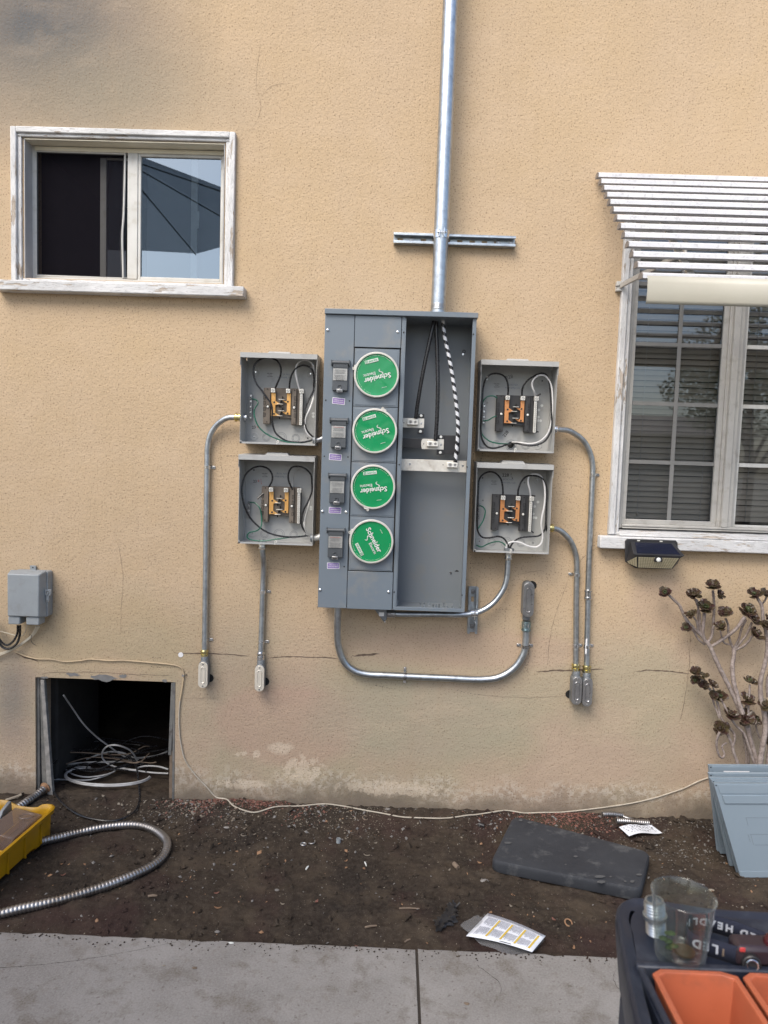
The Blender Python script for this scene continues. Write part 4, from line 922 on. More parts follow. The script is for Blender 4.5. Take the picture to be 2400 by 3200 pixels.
# ---- four open breaker boxes
CRP = {'TL': crop(700, 1050, 350), 'BL': crop(700, 1390, 350), 'TR': crop(1450, 1080, 350), 'BR': crop(1450, 1400, 350)}
ORG = {'TL': Vector((-.632, 0, 1.566)), 'BL': Vector((-.632, 0, 1.157)), 'TR': Vector((.333, 0, 1.566)), 'BR': Vector((.333, 0, 1.155))}
BW, BH, BD = .306, .344, .115
refc = CRP['BR']
def rl(x, y, d):     # reference position inside a box, from the lower right one
    p = W(*refc(x, y), -d); return Vector((p.x - .333, -d, p.z - 1.155))
def breaker_box(key, label, board, copper, inks):
    O = ORG[key]; t = thing('breaker_box', label, 'breaker box', O + Vector((BW / 2, 0, 0)), 'open breaker boxes beside the meter panel')
    A = lambda x, y, z: O + Vector((x, y, z)); th = .0014
    def bx(mb, a, b): return mb.box(A(*a), A(*b))
    mb = MB(); bx(mb, (0, -.0018, 0), (BW, -.0004, BH + .0235)); obj('back', mb, BOXG, t)
    mb = MB(); bx(mb, (0, -BD, 0), (th, -.0018, BH)); bx(mb, (th, -BD, 0), (.0075, -BD + th, .012)); bx(mb, (th, -.020, 0), (.004, -.0018, BH)) ; s_ = obj('side', mb, BOXG, t)
    mb = MB(); bx(mb, (BW - th, -BD, 0), (BW, -.0018, BH)); obj('side', mb, BOXG, t)
    mb = MB(); bx(mb, (th, -BD, 0), (BW - th, -.0018, th)); bx(mb, (th, -BD, th), (BW - th, -BD + th, .007)); obj('bottom', mb, BOXG, t)
    mb = MB(); bx(mb, (-.002, -BD - .010, BH - .001), (BW + .002, -BD - .0085, BH + .018)); 
    mb.hexa([A(-.002, -BD - .010, BH + .018), A(BW + .002, -BD - .010, BH + .018), A(BW + .002, -.0005, BH + .024), A(-.002, -.0005, BH + .024), A(-.002, -BD - .010, BH + .0195), A(BW + .002, -BD - .010, BH + .0195), A(BW + .002, -.0005, BH + .0255), A(-.002, -.0005, BH + .0255)])
    for xx in (-.002, BW + .0008): mb.hexa([A(xx, -BD - .0085, BH - .034), A(xx + .0012, -BD - .0085, BH - .034), A(xx + .0012, -.010, BH - .002), A(xx, -.010, BH - .002), A(xx, -BD - .0085, BH + .018), A(xx + .0012, -BD - .0085, BH + .018), A(xx + .0012, -.0005, BH + .0245), A(xx, -.0005, BH + .0245)])
    obj('rain_hood', mb, BOXG, t, bevel=.0006)
    mb = MB(); mb.hexa([A(.098, -.095, BH + .019), A(.200, -.095, BH + .019), A(.200, -.020, BH + .023), A(.098, -.020, BH + .023), A(.108, -.085, BH + .031), A(.190, -.085, BH + .031), A(.190, -.030, BH + .033), A(.108, -.030, BH + .033)]); obj('hub_plate', mb, BOXG, t, bevel=.0015)
    for x, z in ((.038, .300), (.268, .300), (.036, .032), (.262, .032)):
        mb = MB(); mb.lathe(A(x, -.0018, z), (0, -1, 0), [(0, .0175), (.0016, .0165), (.0020, .0145), (.0008, .0105), (.0010, .0055)], 26); bs = obj('mounting_boss', mb, BOXG, t)
        mb = MB(); mb.lathe(A(x, -.003, z), (0, -1, 0), [(0, .0032), (.002, .003)], 8); obj('mounting_screw', mb, R.choice([ZINC, DARK, ZINC]), bs)
    for x, z, r_ in ((.088, .030, .0165), (.150, .030, .0225), (.212, .030, .0165)):
        for q_ in (1, .72):
            mb = MB(); mb.ring(A(x, -.0020, z), (0, -1, 0), r_ * q_, .0007, 30, 4); obj('knockout', mb, PANEL_IN, t)
    # white discs painted bright for knockout holes showing the lit wall
    for x, z in {'TL': ((.2925, .136), (.2955, .123)), 'BL': ((.290, .142), (.292, .150)), 'TR': ((.272, .198), (.2605, .180), (.2595, .150), (.2600, .136), (.2695, .1355)), 'BR': ((.262, .187), (.2575, .155), (.2600, .140), (.275, .206), (.270, .139))}[key]:
        mb = MB(); mb.disc(A(x if x < .28 else .283, -.0019, z), (0, -1, 0), .0058, 16, th=.0005); obj('lit_hole_disc', mb, INKW, t)
    # interior board
    P2 = lambda x, y, d: (lambda p: (p.x + O.x, p.z + O.z))(rl(x, y, d))
    poly = [P2(*q, .035) for q in ((427, 692), (1002, 705), (998, 760), (945, 1237), (817, 1232), (815, 1130), (520, 1122), (510, 1218), (402, 1215))]
    x0, z0 = O.x + .0785, O.z + .0845; xr = O.x + .2345; zt = O.z + .2345
    mb = MB(); mb.prism([(x0, z0), (x0 + .0305, z0), (x0 + .0305, z0 + .027), (x0 + .117, z0 + .027), (x0 + .117, z0 - .001), (xr, z0 - .001), (xr, zt), (x0, zt)], -.030, -.012); bd = obj('insulator_board', mb, board, t, bevel=.001)
    for xa, xb in ((x0, x0 + .0305), (x0 + .117, xr - .018)):
        mb = MB(); mb.box((xa + .001, -.042, z0 + .0005), (xb - .001, -.030, zt - .002)); col_ = obj('column', mb, board, bd, bevel=.0015)
    for xx, dz in ((x0 + .006, 0), (x0 + .143 - .009, 0)):
        for k in range(4):
            zz = z0 + .038 + k * .0235; m2 = MB(); m2.box((xx - .005, -.0432, zz - .008), (xx + .005, -.0424, zz - .0065)); m2.box((xx - .005, -.0432, zz + .0065), (xx + .005, -.0424, zz + .008)); m2.box((xx - .005, -.0432, zz - .0065), (xx - .0035, -.0424, zz + .0065))
            for q_ in (-.003, .0005, .004): m2.box((xx + .001, -.0432, zz + q_ - .001), (xx + .005, -.0424, zz + q_ + .001))
            obj('breaker_slot', m2, DARK, bd, flat=True)
    for xx, zz in ((x0 + .020, z0 + .071), (x0 + .129, z0 + .0705)):
        mb = MB(); mb.ring((xx, -.0424, zz), (0, -1, 0), .0062, .0012, 16, 5); obj('screw_well', mb, DARK, bd)
        mb = MB(); mb.lathe((xx, -.0424, zz), (0, -1, 0), [(0, .0052), (.003, .0046), (.0036, .002)], 12); obj('mounting_screw', mb, LUG, bd)
    for xx, zz in ((x0 + .017, z0 + .008), (x0 + .130, z0 + .007), (x0 + .017, zt - .007), (x0 + .130, zt - .009)):
        mb = MB(); mb.disc((xx, -.0424, zz), (0, -1, 0), .0026, 10); obj('screw_hole', mb, DARK, bd)
    # bus bars with their stabs
    lx = x0 + .0335; lz0 = z0 + .0345; lzt = z0 + .128
    mb = MB(); mb.prism([(lx, lz0), (lx + .034, lz0 - .001), (lx + .0375, lz0 + .0005), (lx + .020, lz0 + .012), (lx + .0175, lz0 + .0135), (lx + .0175, lz0 + .044), (lx + .037, lz0 + .0475), (lx + .0375, lz0 + .049), (lx + .021, lz0 + .060), (lx + .0175, lz0 + .062), (lx + .0175, lzt), (lx, lzt)], -.0405, -.0375)
    b1 = obj('bus_bar', mb, copper, bd, bevel=.0006)
    rx = x0 + .1140
    mb = MB(); mb.prism([(rx, lz0 + .0055), (rx, lzt), (rx - .0155, lzt), (rx - .0155, lz0 + .064), (rx - .019, lz0 + .0605), (rx - .0345, lz0 + .067), (rx - .0355, lz0 + .066), (rx - .022, lz0 + .0545), (rx - .0155, lz0 + .0525), (rx - .0155, lz0 + .0205), (rx - .019, lz0 + .0140), (rx - .0355, lz0 + .0205), (rx - .0365, lz0 + .0195), (rx - .022, lz0 + .0075)], -.0405, -.0375)
    b2 = obj('bus_bar', mb, copper, bd, bevel=.0006)
    for xx, zz, pr in ((lx + .0125, lz0 + .0075, b1), (lx + .0125, lz0 + .0555, b1), (rx - .0115, lz0 + .0115, b2), (rx - .0115, lz0 + .0595, b2)):
        mb = MB(); mb.disc((xx, -.0409, zz), (0, -1, 0), .0040, 14, th=.0004); obj('bolt_hole', mb, INKB, pr)
    for xx, zz, sg in ((lx + .0375, lz0, 1), (lx + .0375, lz0 + .048, 1), (rx - .036, lz0 + .0205, -1), (rx - .036, lz0 + .0670, -1)):
        mb = MB(); mb.box((xx - .012, -.055, zz - .0008), (xx + .012, -.037, zz + .0008)); obj('stab', mb, LUG, bd, bevel=.0004)
        mb = MB(); mb.box((xx - .003, -.046, zz - .013), (xx - .001, -.031, zz - .003)); mb.box((xx + .001, -.046, zz + .003), (xx + .003, -.031, zz + .013)); obj('divider_rib', mb, DARK, bd)
    # lugs and the neutral bar
    for xx in (x0 + .0420, x0 + .1045, x0 + .1600):
        zz = lzt + .009; mb = MB(); mb.box((xx - .0085, -.056, zz - .0085), (xx + .0085, -.036, zz + .0085)); lg_ = obj('lug', mb, LUG, bd, bevel=.001)
        mb = MB(); mb.ring((xx, -.0562, zz), (0, -1, 0), .0048, .0009, 14, 5); mb.box((xx - .0035, -.0568, zz - .0006), (xx + .0035, -.0560, zz + .0006)); obj('set_screw', mb, INKG, lg_)
    nx = x0 + .1590
    mb = MB(); mb.box((nx - .0058, -.050, z0 - .001), (nx + .0052, -.038, lzt)); nbr = obj('neutral_bar', mb, LUG, bd, bevel=.001)
    mb = MB(); mb.box((nx + .006, -.045, z0 - .003), (nx + .0095, -.030, lzt + .018)); obj('bar_support', mb, BLACKP, bd)
    for k in range(15):
        zz = z0 + .006 + k * .0079; mb = MB(); mb.ring((nx - .0003, -.0502, zz), (0, -1, 0), .0026, .0007, 10, 4); obj('set_screw', mb, INKG, nbr)
    # ground bar low on the left of the back
    gx, gz0, gz1 = {'TL': (398, 1230, 862), 'BL': (368, 1075, 830), 'TR': (296, 1160, 845), 'BR': (212, 1065, 800)}[key]
    gz0, gz1 = W(*CRP[key](gx, gz0), -.02).z - O.z, W(*CRP[key](gx, gz1), -.02).z - O.z; gx = W(*CRP[key](gx, 1000), -.02).x - O.x
    mb = MB(); mb.box(A(gx - .005, -.022, gz0), A(gx + .005, -.012, gz1)); mb.box(A(gx - .003, -.012, gz0 + .004), A(gx + .003, -.0018, gz0 + .010)); mb.box(A(gx - .003, -.012, gz1 - .010), A(gx + .003, -.0018, gz1 - .004)); gb = obj('ground_bar', mb, PLATED, t, bevel=.0008)
    for k in range(int((gz1 - gz0) / .0075)):
        zz = gz0 + .006 + k * .0075; mb = MB(); mb.lathe(A(gx, -.022, zz), (0, -1, 0), [(0, .0030), (.0035, .0028)], 8); obj('set_screw', mb, INKG if k % 3 else ZINC, gb)
    # latch tab at the front of the bottom
    tx = {'TL': .155, 'BL': .155, 'TR': .152, 'BR': .152}[key]
    mb = MB(); mb.prism(rounded(O.x + tx - .0045, O.z + .006, O.x + tx + .0045, O.z + .017, .004), -BD + .0015, -BD + .003); mb.prism([(O.x + tx - .0045, O.z - .001), (O.x + tx - .002, O.z - .001), (O.x + tx - .002, O.z + .012), (O.x + tx - .0045, O.z + .012)], -BD - .0018, -BD - .0004); lt = obj('latch_tab', mb, LUG, t)
    mb = MB(); mb.disc(A(tx, -BD + .0012, .0115), (0, -1, 0), .0016, 8); obj('tab_hole', mb, DARK, lt)
    for s, sz, x, z, an, mt in inks:
        text(s, sz, A(x, -.0021, z), mt, t, ang=an, name='handwriting' if mt is not PANEL else 'stamp', bold=.00025 if mt is not PANEL else 0)
    return t
stamp = lambda x, z: [('BOX NO', .011, x, z, 0, PANEL), ('W0816ML1125', .010, x, z - .013, 0, PANEL)]
small = lambda x, z: [('USE LINE +', .0055, x, z, 0, INKG), ('SF / SE', .0045, x, z - .0065, 0, INKG), ('2nd SHIFT', .0055, x, z - .013, 0, INKG)]
boxTL = breaker_box('TL', 'upper left open breaker box, elbow conduit on its left side', BOARDB, GOLDBAR, stamp(.160, .294) + small(.098, .296) + [('23', .017, .034, .070, .12, INKB), ('0', .016, .052, .073, .1, INKR)])
boxBL = breaker_box('BL', 'lower left open breaker box, conduit leaving its bottom', BOARDB, GOLDBAR, stamp(.156, .288) + small(.085, .286) + [('23', .016, .043, .252, .05, INKB), ('0', .014, .058, .254, .05, INKR), ('1', .010, .0685, .259, .05, INKR), ('_', .010, .0685, .256, .05, INKR), ('2', .009, .070, .244, .05, INKR)])
boxTR = breaker_box('TR', 'upper right open breaker box marked 228 twice', BOARDK, COPPER, stamp(.146, .280) + small(.081, .282) + [('228', .021, .131, .311, .28, INKG), ('228', .019, .127, .076, .95, INKB), ('CE', .009, .044, .202, 1.4, INKG)])
boxBR = breaker_box('BR', 'lower right open breaker box marked 228 and a half', BOARDK, COPPER, stamp(.146, .296) + small(.087, .288) + [('228', .019, .134, .314, .05, INKB), ('1', .013, .157, .318, -.1, INKB), ('_', .012, .158, .313, .1, INKB), ('2', .011, .163, .303, 0, INKB), ('+', .018, .215, .285, 0, INKG), ('SE', .008, .043, .205, 0, INKG)])
# knockout opening used by the feed wires in the upper right box
o_ = ORG['TR']; mb = MB(); mb.disc(o_ + Vector((.149, -.0022, .030)), (0, -1, 0), .0125, 20, th=.0006); obj('knockout_hole', mb, DARK, boxTR)
mb = MB(); mb.ring(o_ + Vector((.149, -.004, .030)), (0, -1, 0), .0145, .0022, 24, 6); obj('bushing', mb, PLATED, boxTR)

def wires(key, box, lst):
    c = CRP[key]
    for nm, m, r, pts in lst:
        P = []
        for q in pts:
            d = q[2] if len(q) > 2 else None
            P.append((q[0], q[1], d))
        n = len(P); out = []
        for i, (x, y, d) in enumerate(P):
            if d is None: d = .062 + .018 * sin(pi * i / (n - 1))
            out.append(W(*c(x, y), -d))
        PP = resample(smooth(out, 8), .006)
        obj(nm, MB().tube(PP, r, 9), m, box)
r_ = .0038
wires('TL', boxTL, [
 ('black_wire', WBLACK, r_, [(745, 808, .047), (790, 700), (835, 590), (842, 470), (790, 370), (700, 328), (600, 325), (500, 370), (442, 460), (440, 580), (480, 700), (560, 810), (640, 920), (695, 1000), (715, 1100), (715, 1250), (745, 1400), (820, 1490), (950, 1560), (1150, 1575), (1290, 1545), (1340, 1522)]),
 ('black_wire', WBLACK, r_, [(965, 818, .047), (975, 680), (1010, 560), (1080, 470), (1190, 435), (1290, 480, .09), (1330, 570, .075), (1330, 720, .05), (1320, 820, .05), (1240, 980, .055), (1200, 1100), (1190, 1250), (1220, 1380), (1290, 1470), (1340, 1500)]),
 ('white_wire', WWHITE, r_, [(1120, 800, .047), (1080, 650), (1060, 520), (1090, 410), (1170, 357), (1260, 372), (1325, 450, .08), (1330, 650, .05), (1325, 900, .045), (1270, 1080), (1210, 1220), (1200, 1350), (1240, 1450), (1300, 1500)]),
 ('green_wire', WGREEN, r_ * .72, [(410, 930, .03), (480, 950, .04), (505, 1000, .05), (455, 1080, .05), (450, 1180), (500, 1320), (600, 1430), (750, 1510), (950, 1575), (1130, 1585), (1290, 1555)])])
wires('BL', boxBL, [
 ('black_wire', WBLACK, r_, [(665, 625, .047), (710, 540), (715, 450), (660, 360), (550, 320), (430, 345), (320, 440, .075), (275, 580, .08), (267, 720, .085), (300, 900, .085), (380, 1070), (500, 1200), (650, 1300), (850, 1355), (1050, 1365), (1250, 1345)]),
 ('black_wire', WBLACK, r_, [(1005, 640, .047), (960, 540), (955, 430), (1000, 340), (1090, 320), (1200, 350, .09), (1285, 440, .075), (1302, 560, .05), (1300, 700, .045), (1240, 850), (1180, 970), (1150, 1100), (1160, 1220), (1240, 1330)]),
 ('grey_wire', WGREY, r_ * .7, [(1010, 640, .04), (1015, 520, .03), (1060, 400, .03), (1140, 320, .03), (1230, 340, .03), (1290, 420, .03)]),
 ('white_wire', WGREY, r_, [(1280, 800, .045), (1250, 930, .05), (1205, 1080, .05), (1190, 1200), (1240, 1340)]),
 ('green_wire', WGREEN, r_ * .72, [(385, 852, .03), (460, 862, .04), (530, 940, .05), (555, 1060, .05), (553, 1200), (490, 1270), (380, 1300), (342, 1350), (380, 1400), (550, 1425), (750, 1400), (950, 1375), (1220, 1345)]),
 ('wire_stub', WBLACK, r_, [(495, 800, .05), (530, 765, .045), (585, 720, .04)])])
wires('TR', boxTR, [
 ('black_wire', WBLACK, r_, [(650, 772, .047), (655, 640), (640, 530), (590, 450), (500, 415), (400, 425), (325, 490), (285, 620, .07), (270, 800, .075), (256, 1000, .08), (248, 1200, .08), (265, 1380, .08), (335, 1490), (430, 1520), (540, 1500), (640, 1465, .05), (710, 1455, .01)]),
 ('black_wire', WBLACK, r_, [(860, 775, .047), (865, 640), (920, 540), (1020, 460), (1150, 412), (1230, 450), (1265, 560), (1285, 750), (1295, 950), (1300, 1150), (1275, 1290), (1200, 1410), (1080, 1470), (950, 1480), (800, 1452, .05), (735, 1445, .01)]),
 ('white_wire', WWHITE, r_, [(1060, 762, .047), (1040, 680), (1010, 600), (1020, 520), (1090, 450), (1180, 440), (1250, 500), (1298, 620), (1312, 800), (1308, 1000), (1285, 1180), (1230, 1320), (1120, 1420), (980, 1455), (820, 1437, .05), (715, 1430, .01)]),
 ('green_wire', WGREEN, r_ * .72, [(490, 775, .045), (430, 745, .045), (350, 755, .045), (290, 810, .045), (275, 870, .03)]),
 ('green_wire', WGREEN, r_ * .72, [(480, 1045, .04), (430, 1060, .04), (370, 1100, .035), (310, 1115, .03), (285, 1115, .025)]),
 ('green_wire', WGREEN, r_ * .72, [(252, 1150, .05), (262, 1300, .07), (370, 1410), (520, 1450), (700, 1455, .01)])])
wires('BR', boxBR, [
 ('black_wire', WBLACK, r_, [(578, 742, .047), (575, 600), (550, 470), (480, 382), (390, 352), (290, 385), (225, 470, .07), (212, 620, .075), (204, 850, .08), (195, 1080, .08), (205, 1230, .08), (270, 1320), (380, 1330), (500, 1310), (590, 1340), (650, 1430), (672, 1500)]),
 ('black_wire', WBLACK, r_, [(797, 748, .047), (805, 620), (850, 500), (930, 420), (1040, 410), (1150, 445), (1210, 540), (1228, 700), (1218, 900), (1212, 1100), (1190, 1220), (1110, 1300), (950, 1315), (810, 1340), (720, 1410), (680, 1490)]),
 ('white_wire', WWHITE, r_, [(990, 748, .047), (975, 620), (950, 520), (965, 420), (1040, 385), (1130, 410), (1180, 500), (1200, 650), (1190, 850), (1155, 1020), (1145, 1150), (1165, 1280), (1150, 1400), (1080, 1465), (960, 1455), (830, 1400), (720, 1390), (640, 1425), (625, 1485)]),
 ('green_wire', WGREEN, r_ * .72, [(230, 850, .03), (290, 880, .035), (315, 950, .04), (280, 1080, .05), (205, 1200, .07)]),
 ('green_wire', WGREEN, r_ * .72, [(185, 1440, .07), (260, 1465, .06), (380, 1410, .05), (500, 1385, .05), (580, 1410, .055), (632, 1470, .06)]),
 ('wire_stub', BLACKP, .003, [(1000, 700, .03), (1058, 714, .035)]), ('wire_stub', BLACKP, .003, [(975, 1215, .035), (1030, 1256, .035)])])
wires('TR', boxTR, [('wire_stub', BLACKP, .0035, [(1070, 755, .035), (1135, 715, .035)]), ('wire_stub', BLACKP, .003, [(1055, 1272, .035), (1105, 1278, .035)])])
# short nipples joining the left boxes to the panel
for key, bxo, m, lb in (('TL', boxTL, PLATED, 'grey'), ('BL', boxBL, LUG, 'pale')):
    O = ORG[key]; z = O.z + (.026 if key == 'TL' else .031)
    nip = thing('box_nipple', 'short %s nipple joining the %s left breaker box to the panel' % (lb, 'upper' if key == 'TL' else 'lower'), 'conduit', (O.x + BW, -.075, z))
    mb = MB(); mb.tube(smooth([(O.x + BW - .012, -.075, z - .004), (O.x + BW + .012, -.075, z - .002), (O.x + BW + .040, -.07, z + .010)], 6), .013, 16); obj('pipe', mb, m, nip)
    mb = MB(); mb.lathe((O.x + BW - .014, -.075, z - .004), (1, 0, 0), [(0, .013), (.002, .0165), (.010, .0165), (.012, .014)], 12); obj('bushing', mb, CASTG, nip)
mb = MB()

# ---- conduits, fittings, straps
def conduit(name, label, group=None, at=(0, 0, 0)): return thing(name, label, 'conduit', at, group)
def pipe(par, pts, r=.0117, m=None, name='pipe', step=.012):
    return obj(name, MB().tube(resample(smooth(pts, 10), step), r, 18), m or GALV, par)
def connector(par, p, d, r=.0117, m=None, ln=.034):
    d = Vector(d).normalized(); mb = MB()
    mb.lathe(p, d, [(0, r * 1.16), (.004, r * 1.5), (.010, r * 1.5), (.0105, r * 1.3), (.018, r * 1.25), (.0185, r * 1.42), (ln - .006, r * 1.42), (ln - .004, r * 1.2), (ln, r * 1.2)], 16); o = obj('connector', mb, m or BRASSY, par)
    mb = MB(); mb.lathe(Vector(p) + d * (.0190), d, [(0, r * 1.46), (ln * .38, r * 1.46)], 6); obj('hex_nut', mb, m if m is ZINC else ZINC, o); return o
def strap(par, p, axis, side, r=.0117, m=None):
    # one-hole strap: a band over the pipe and a screwed ear
    m = m or ZINC; p = Vector(p); ax = Vector(axis).normalized(); sd = Vector(side).normalized(); out = Vector((0, -1, 0)); mb = MB(); w = .0065; n = 12
    cy = p.y; c0 = p
    for k in range(n):
        a0, a1 = -.2 + (pi + .4) * k / n, -.2 + (pi + .4) * (k + 1) / n; q = []
        for s_ in (-w, w):
            for rr, aa in ((r + .0002, a0), (r + .0002, a1), (r + .0022, a1), (r + .0022, a0)): q.append(c0 + ax * s_ + sd * cos(aa) * rr + out * sin(aa) * rr)
        mb.hexa(q)
    o = obj('strap', mb, m, par)
    e0, e1 = r + .001, r + .020; mb = MB(); q = []
    for yy in (-.004, -.0022):
        for s_, e in ((-w, e0), (w, e0), (w * .85, e1), (-w * .85, e1)):
            v = p + ax * s_ + sd * e; v.y = yy; q.append(v)
    mb.hexa(q); ear = obj('strap_ear', mb, m, o, bevel=.001)
    v = p + sd * (r + .011); v.y = -.0042; mb = MB(); mb.lathe(v, (0, -1, 0), [(0, .0035), (.0016, .003)], 10); obj('screw', mb, PLATED, o)
def body(par, cx, z0, z1, mcov, w=.040, dep=.050, flip=False, hole=1):
    # conduit body with an oval cover plate and its stamped ridge; hub on top
    yb, yf = -.004, -dep; h = z1 - z0; mb = MB()
    mb.prism(rounded(cx - w / 2 + .001, z0, cx + w / 2 - .001, z1, w / 2 - .002, 7), yf + .003, yb - .002)
    o = obj('conduit_body', mb, CASTG, par, bevel=.002)
    zt = z1 if not flip else z0; d = (0, 0, 1) if not flip else (0, 0, -1)
    mb = MB(); mb.lathe((cx, -.024, zt + (-.012 if not flip else .012)), d, [(0, .0165), (.026, .0165), (.028, .0155)], 18); obj('hub', mb, CASTG, o)
    pl = rounded(cx - w / 2, z0 + .002, cx + w / 2, z1 - .004, w / 2 - .001, 8); mb = MB(); mb.prism(pl, yf - .002, yf + .0025); cv = obj('cover_plate', mb, mcov, o, bevel=.001)
    a, b = rounded(cx - w * .27, z0 + .021, cx + w * .27, z1 - .023, w * .26, 7), rounded(cx - w * .17, z0 + .026, cx + w * .17, z1 - .028, w * .16, 7)
    mb = MB(); n = len(a); vs = [(x, yf - .0021, z) for x, z in a] + [(x * .5 + x2 * .5, yf - .0050, z * .5 + z2 * .5) for (x, z), (x2, z2) in zip(a, b)] + [(x, yf - .0024, z) for x, z in b]
    fs = [(i, (i + 1) % n, (i + 1) % n + n, i + n) for i in range(n)] + [(i + n, (i + 1) % n + n, (i + 1) % n + 2 * n, i + 2 * n) for i in range(n)] + [tuple(range(2 * n, 3 * n))]
    mb.add(vs, [f[::-1] for f in fs]); obj('stamped_ridge', mb, mcov, cv) if False else obj('stamped_ridge', mb, mcov, o)
    for z in (z0 + .010, z1 - .013):
        mb = MB(); mb.lathe((cx, yf - .002, z), (0, -1, 0), [(0, .0036), (.0016, .003)], 10); obj('screw', mb, PLATED, o)
    if hole:
        mb = MB(); mb.disc((cx + hole * (w / 2 - .004), -.0008, z0 + .030), (0, -1, 0), .018, 14, th=.0006); obj('wall_hole', mb, DARK, o)
    return o

# elbow conduit, upper left box to the wall
c = conduit('conduit_run', 'long elbow conduit left of the breaker boxes, ending in a pale oval cover', 'conduits on the wall', (-.789, -.03, .51))
pipe(c, [(-.650, -.055, 1.6725), (-.672, -.053, 1.6725), (-.705, -.045, 1.668), (-.745, -.032, 1.642), (-.775, -.022, 1.600), (-.788, -.018, 1.545), (-.789, -.0175, 1.48), (-.789, -.0175, 1.2), (-.789, -.0175, .9), (-.788, -.022, .68)])
connector(c, (-.668, -.0545, 1.6725), (1, 0, 0), ln=.036, m=BRASSY)
mb = MB(); mb.lathe((-.6285, -.055, 1.6725), (1, 0, 0), [(0, .0185), (.0045, .0185), (.0046, .014), (.011, .0135)], 16); obj('locknut', mb, ZINC, c)
for z in (1.462, .722): strap(c, (-.789, -.0175, z), (0, 0, 1), (1, 0, 0))
connector(c, (-.788, -.024, .683), (0, 0, -1), m=BRASSY); body(c, -.786, .522, .640, PLATE)
# straight conduit under the lower left box
c = conduit('conduit_run', 'short straight conduit under the lower left box, ending in a pale oval cover', 'conduits on the wall', (-.545, -.03, .51))
pipe(c, [(-.5425, -.055, 1.148), (-.5415, -.055, 1.12), (-.5395, -.045, 1.09), (-.540, -.028, 1.05), (-.543, -.018, .99), (-.544, -.0175, .93), (-.5455, -.0175, .80), (-.546, -.022, .68)])
connector(c, (-.5425, -.055, 1.128), (0, 0, 1), m=ZINC, ln=.030)
mb = MB(); mb.lathe((-.5425, -.055, 1.1585), (0, 0, 1), [(0, .0185), (.0045, .0185), (.0046, .014), (.011, .0135)], 16); obj('locknut', mb, ZINC, c)
strap(c, (-.544, -.0175, .940), (0, 0, 1), (1, 0, 0)); strap(c, (-.546, -.0178, .722), (0, 0, 1), (1, 0, 0))
connector(c, (-.546, -.024, .683), (0, 0, -1), m=ZINC, ln=.040); body(c, -.5445, .516, .634, PLATE)
# outer right conduit
c = conduit('conduit_run', 'outer elbow conduit right of the boxes with a coupling halfway down', 'conduits on the wall', (.845, -.03, .50))
pipe(c, [(.644, -.055, 1.665), (.668, -.053, 1.665), (.715, -.045, 1.661), (.770, -.032, 1.630), (.805, -.022, 1.585), (.823, -.018, 1.53), (.8265, -.0175, 1.47), (.829, -.0175, 1.25), (.834, -.0175, .99), (.8365, -.0175, .955)], m=GALV_DULL)
pipe(c, [(.8365, -.0178, .958), (.841, -.0178, .8), (.8445, -.022, .675)], r=.0117, m=GALV)
connector(c, (.664, -.0545, 1.665), (-1, 0, 0), m=ZINC, ln=.026)
mb = MB(); mb.lathe((.8345, -.0178, 1.000), (.035, 0, -1), [(0, .0125), (.003, .0170), (.009, .0170), (.011, .0145), (.030, .0145), (.033, .0170), (.040, .0170), (.044, .0128)], 18); obj('coupling', mb, ZINC, c)
strap(c, (.8275, -.0175, 1.483), (0, 0, 1), (1, 0, 0)); strap(c, (.8418, -.0185, .755), (0, 0, 1), (1, 0, 0))
mb = MB(); mb.box((.832, -.0305, .725), (.8385, -.0295, .790)); obj('price_label', mb, STICKW, c)
connector(c, (.8445, -.024, .675), (0, 0, -1), m=BRASSY); body(c, .8455, .503, .628, PLATED, w=.041, hole=0)
# inner right conduit
c = conduit('conduit_run', 'inner elbow conduit right of the lower right box, beside the longer one', 'conduits on the wall', (.795, -.03, .50))
pipe(c, [(.640, -.055, 1.2585), (.664, -.053, 1.258), (.700, -.045, 1.246), (.745, -.030, 1.205), (.772, -.020, 1.150), (.781, -.0178, 1.09), (.786, -.0175, .95), (.793, -.0175, .80), (.797, -.022, .68)], m=GALV_DULL)
connector(c, (.668, -.0545, 1.2575), (-1, 0, 0), m=BRASSY, ln=.030)
strap(c, (.783, -.0175, 1.060), (0, 0, 1), (-1, 0, 0)); strap(c, (.7945, -.0180, .755), (0, 0, 1), (1, 0, 0))
connector(c, (.797, -.024, .680), (0, 0, -1), m=BRASSY); body(c, .8005, .509, .634, PLATED, w=.042, hole=-1)
# wide U under the panel
c = conduit('conduit_run', 'wide U-shaped conduit sweeping under the meter panel to an upturned fitting', 'conduits on the wall', (.18, -.03, .597))
pipe(c, [(-.218, -.070, .922), (-.2185, -.066, .88), (-.219, -.050, .80), (-.214, -.036, .725), (-.190, -.026, .655), (-.145, -.022, .615), (-.085, -.021, .600), (.0, -.0205, .5985), (.10, -.0205, .597), (.25, -.0205, .596), (.395, -.0205, .595), (.475, -.022, .609), (.535, -.024, .650), (.570, -.026, .705), (.580, -.027, .76), (.579, -.027, .84)], r=.0150)
connector(c, (.579, -.027, .812), (0, 0, 1), r=.0140, m=pmat('blue_zinc', (.25, .36, .40), (.40, .50, .54), .3, 1, 20), ln=.045)
body(c, .5775, .878, 1.028, PLATED, w=.046, dep=.056, flip=True, hole=0)
mb = MB(); mb.disc((.600, -.0008, 1.005), (0, -1, 0), .020, 14, th=.0006); obj('wall_hole', mb, DARK, c)
for p_, ax2, sd2 in (((.073, -.0205, .597), (1, 0, 0), (0, 0, 1)), ((.581, -.0265, .746), (0, 0, 1), (1, 0, 0))):
    strap(c, p_, ax2, sd2, r=.015); strap(c, p_, ax2, [-q for q in sd2], r=.015)
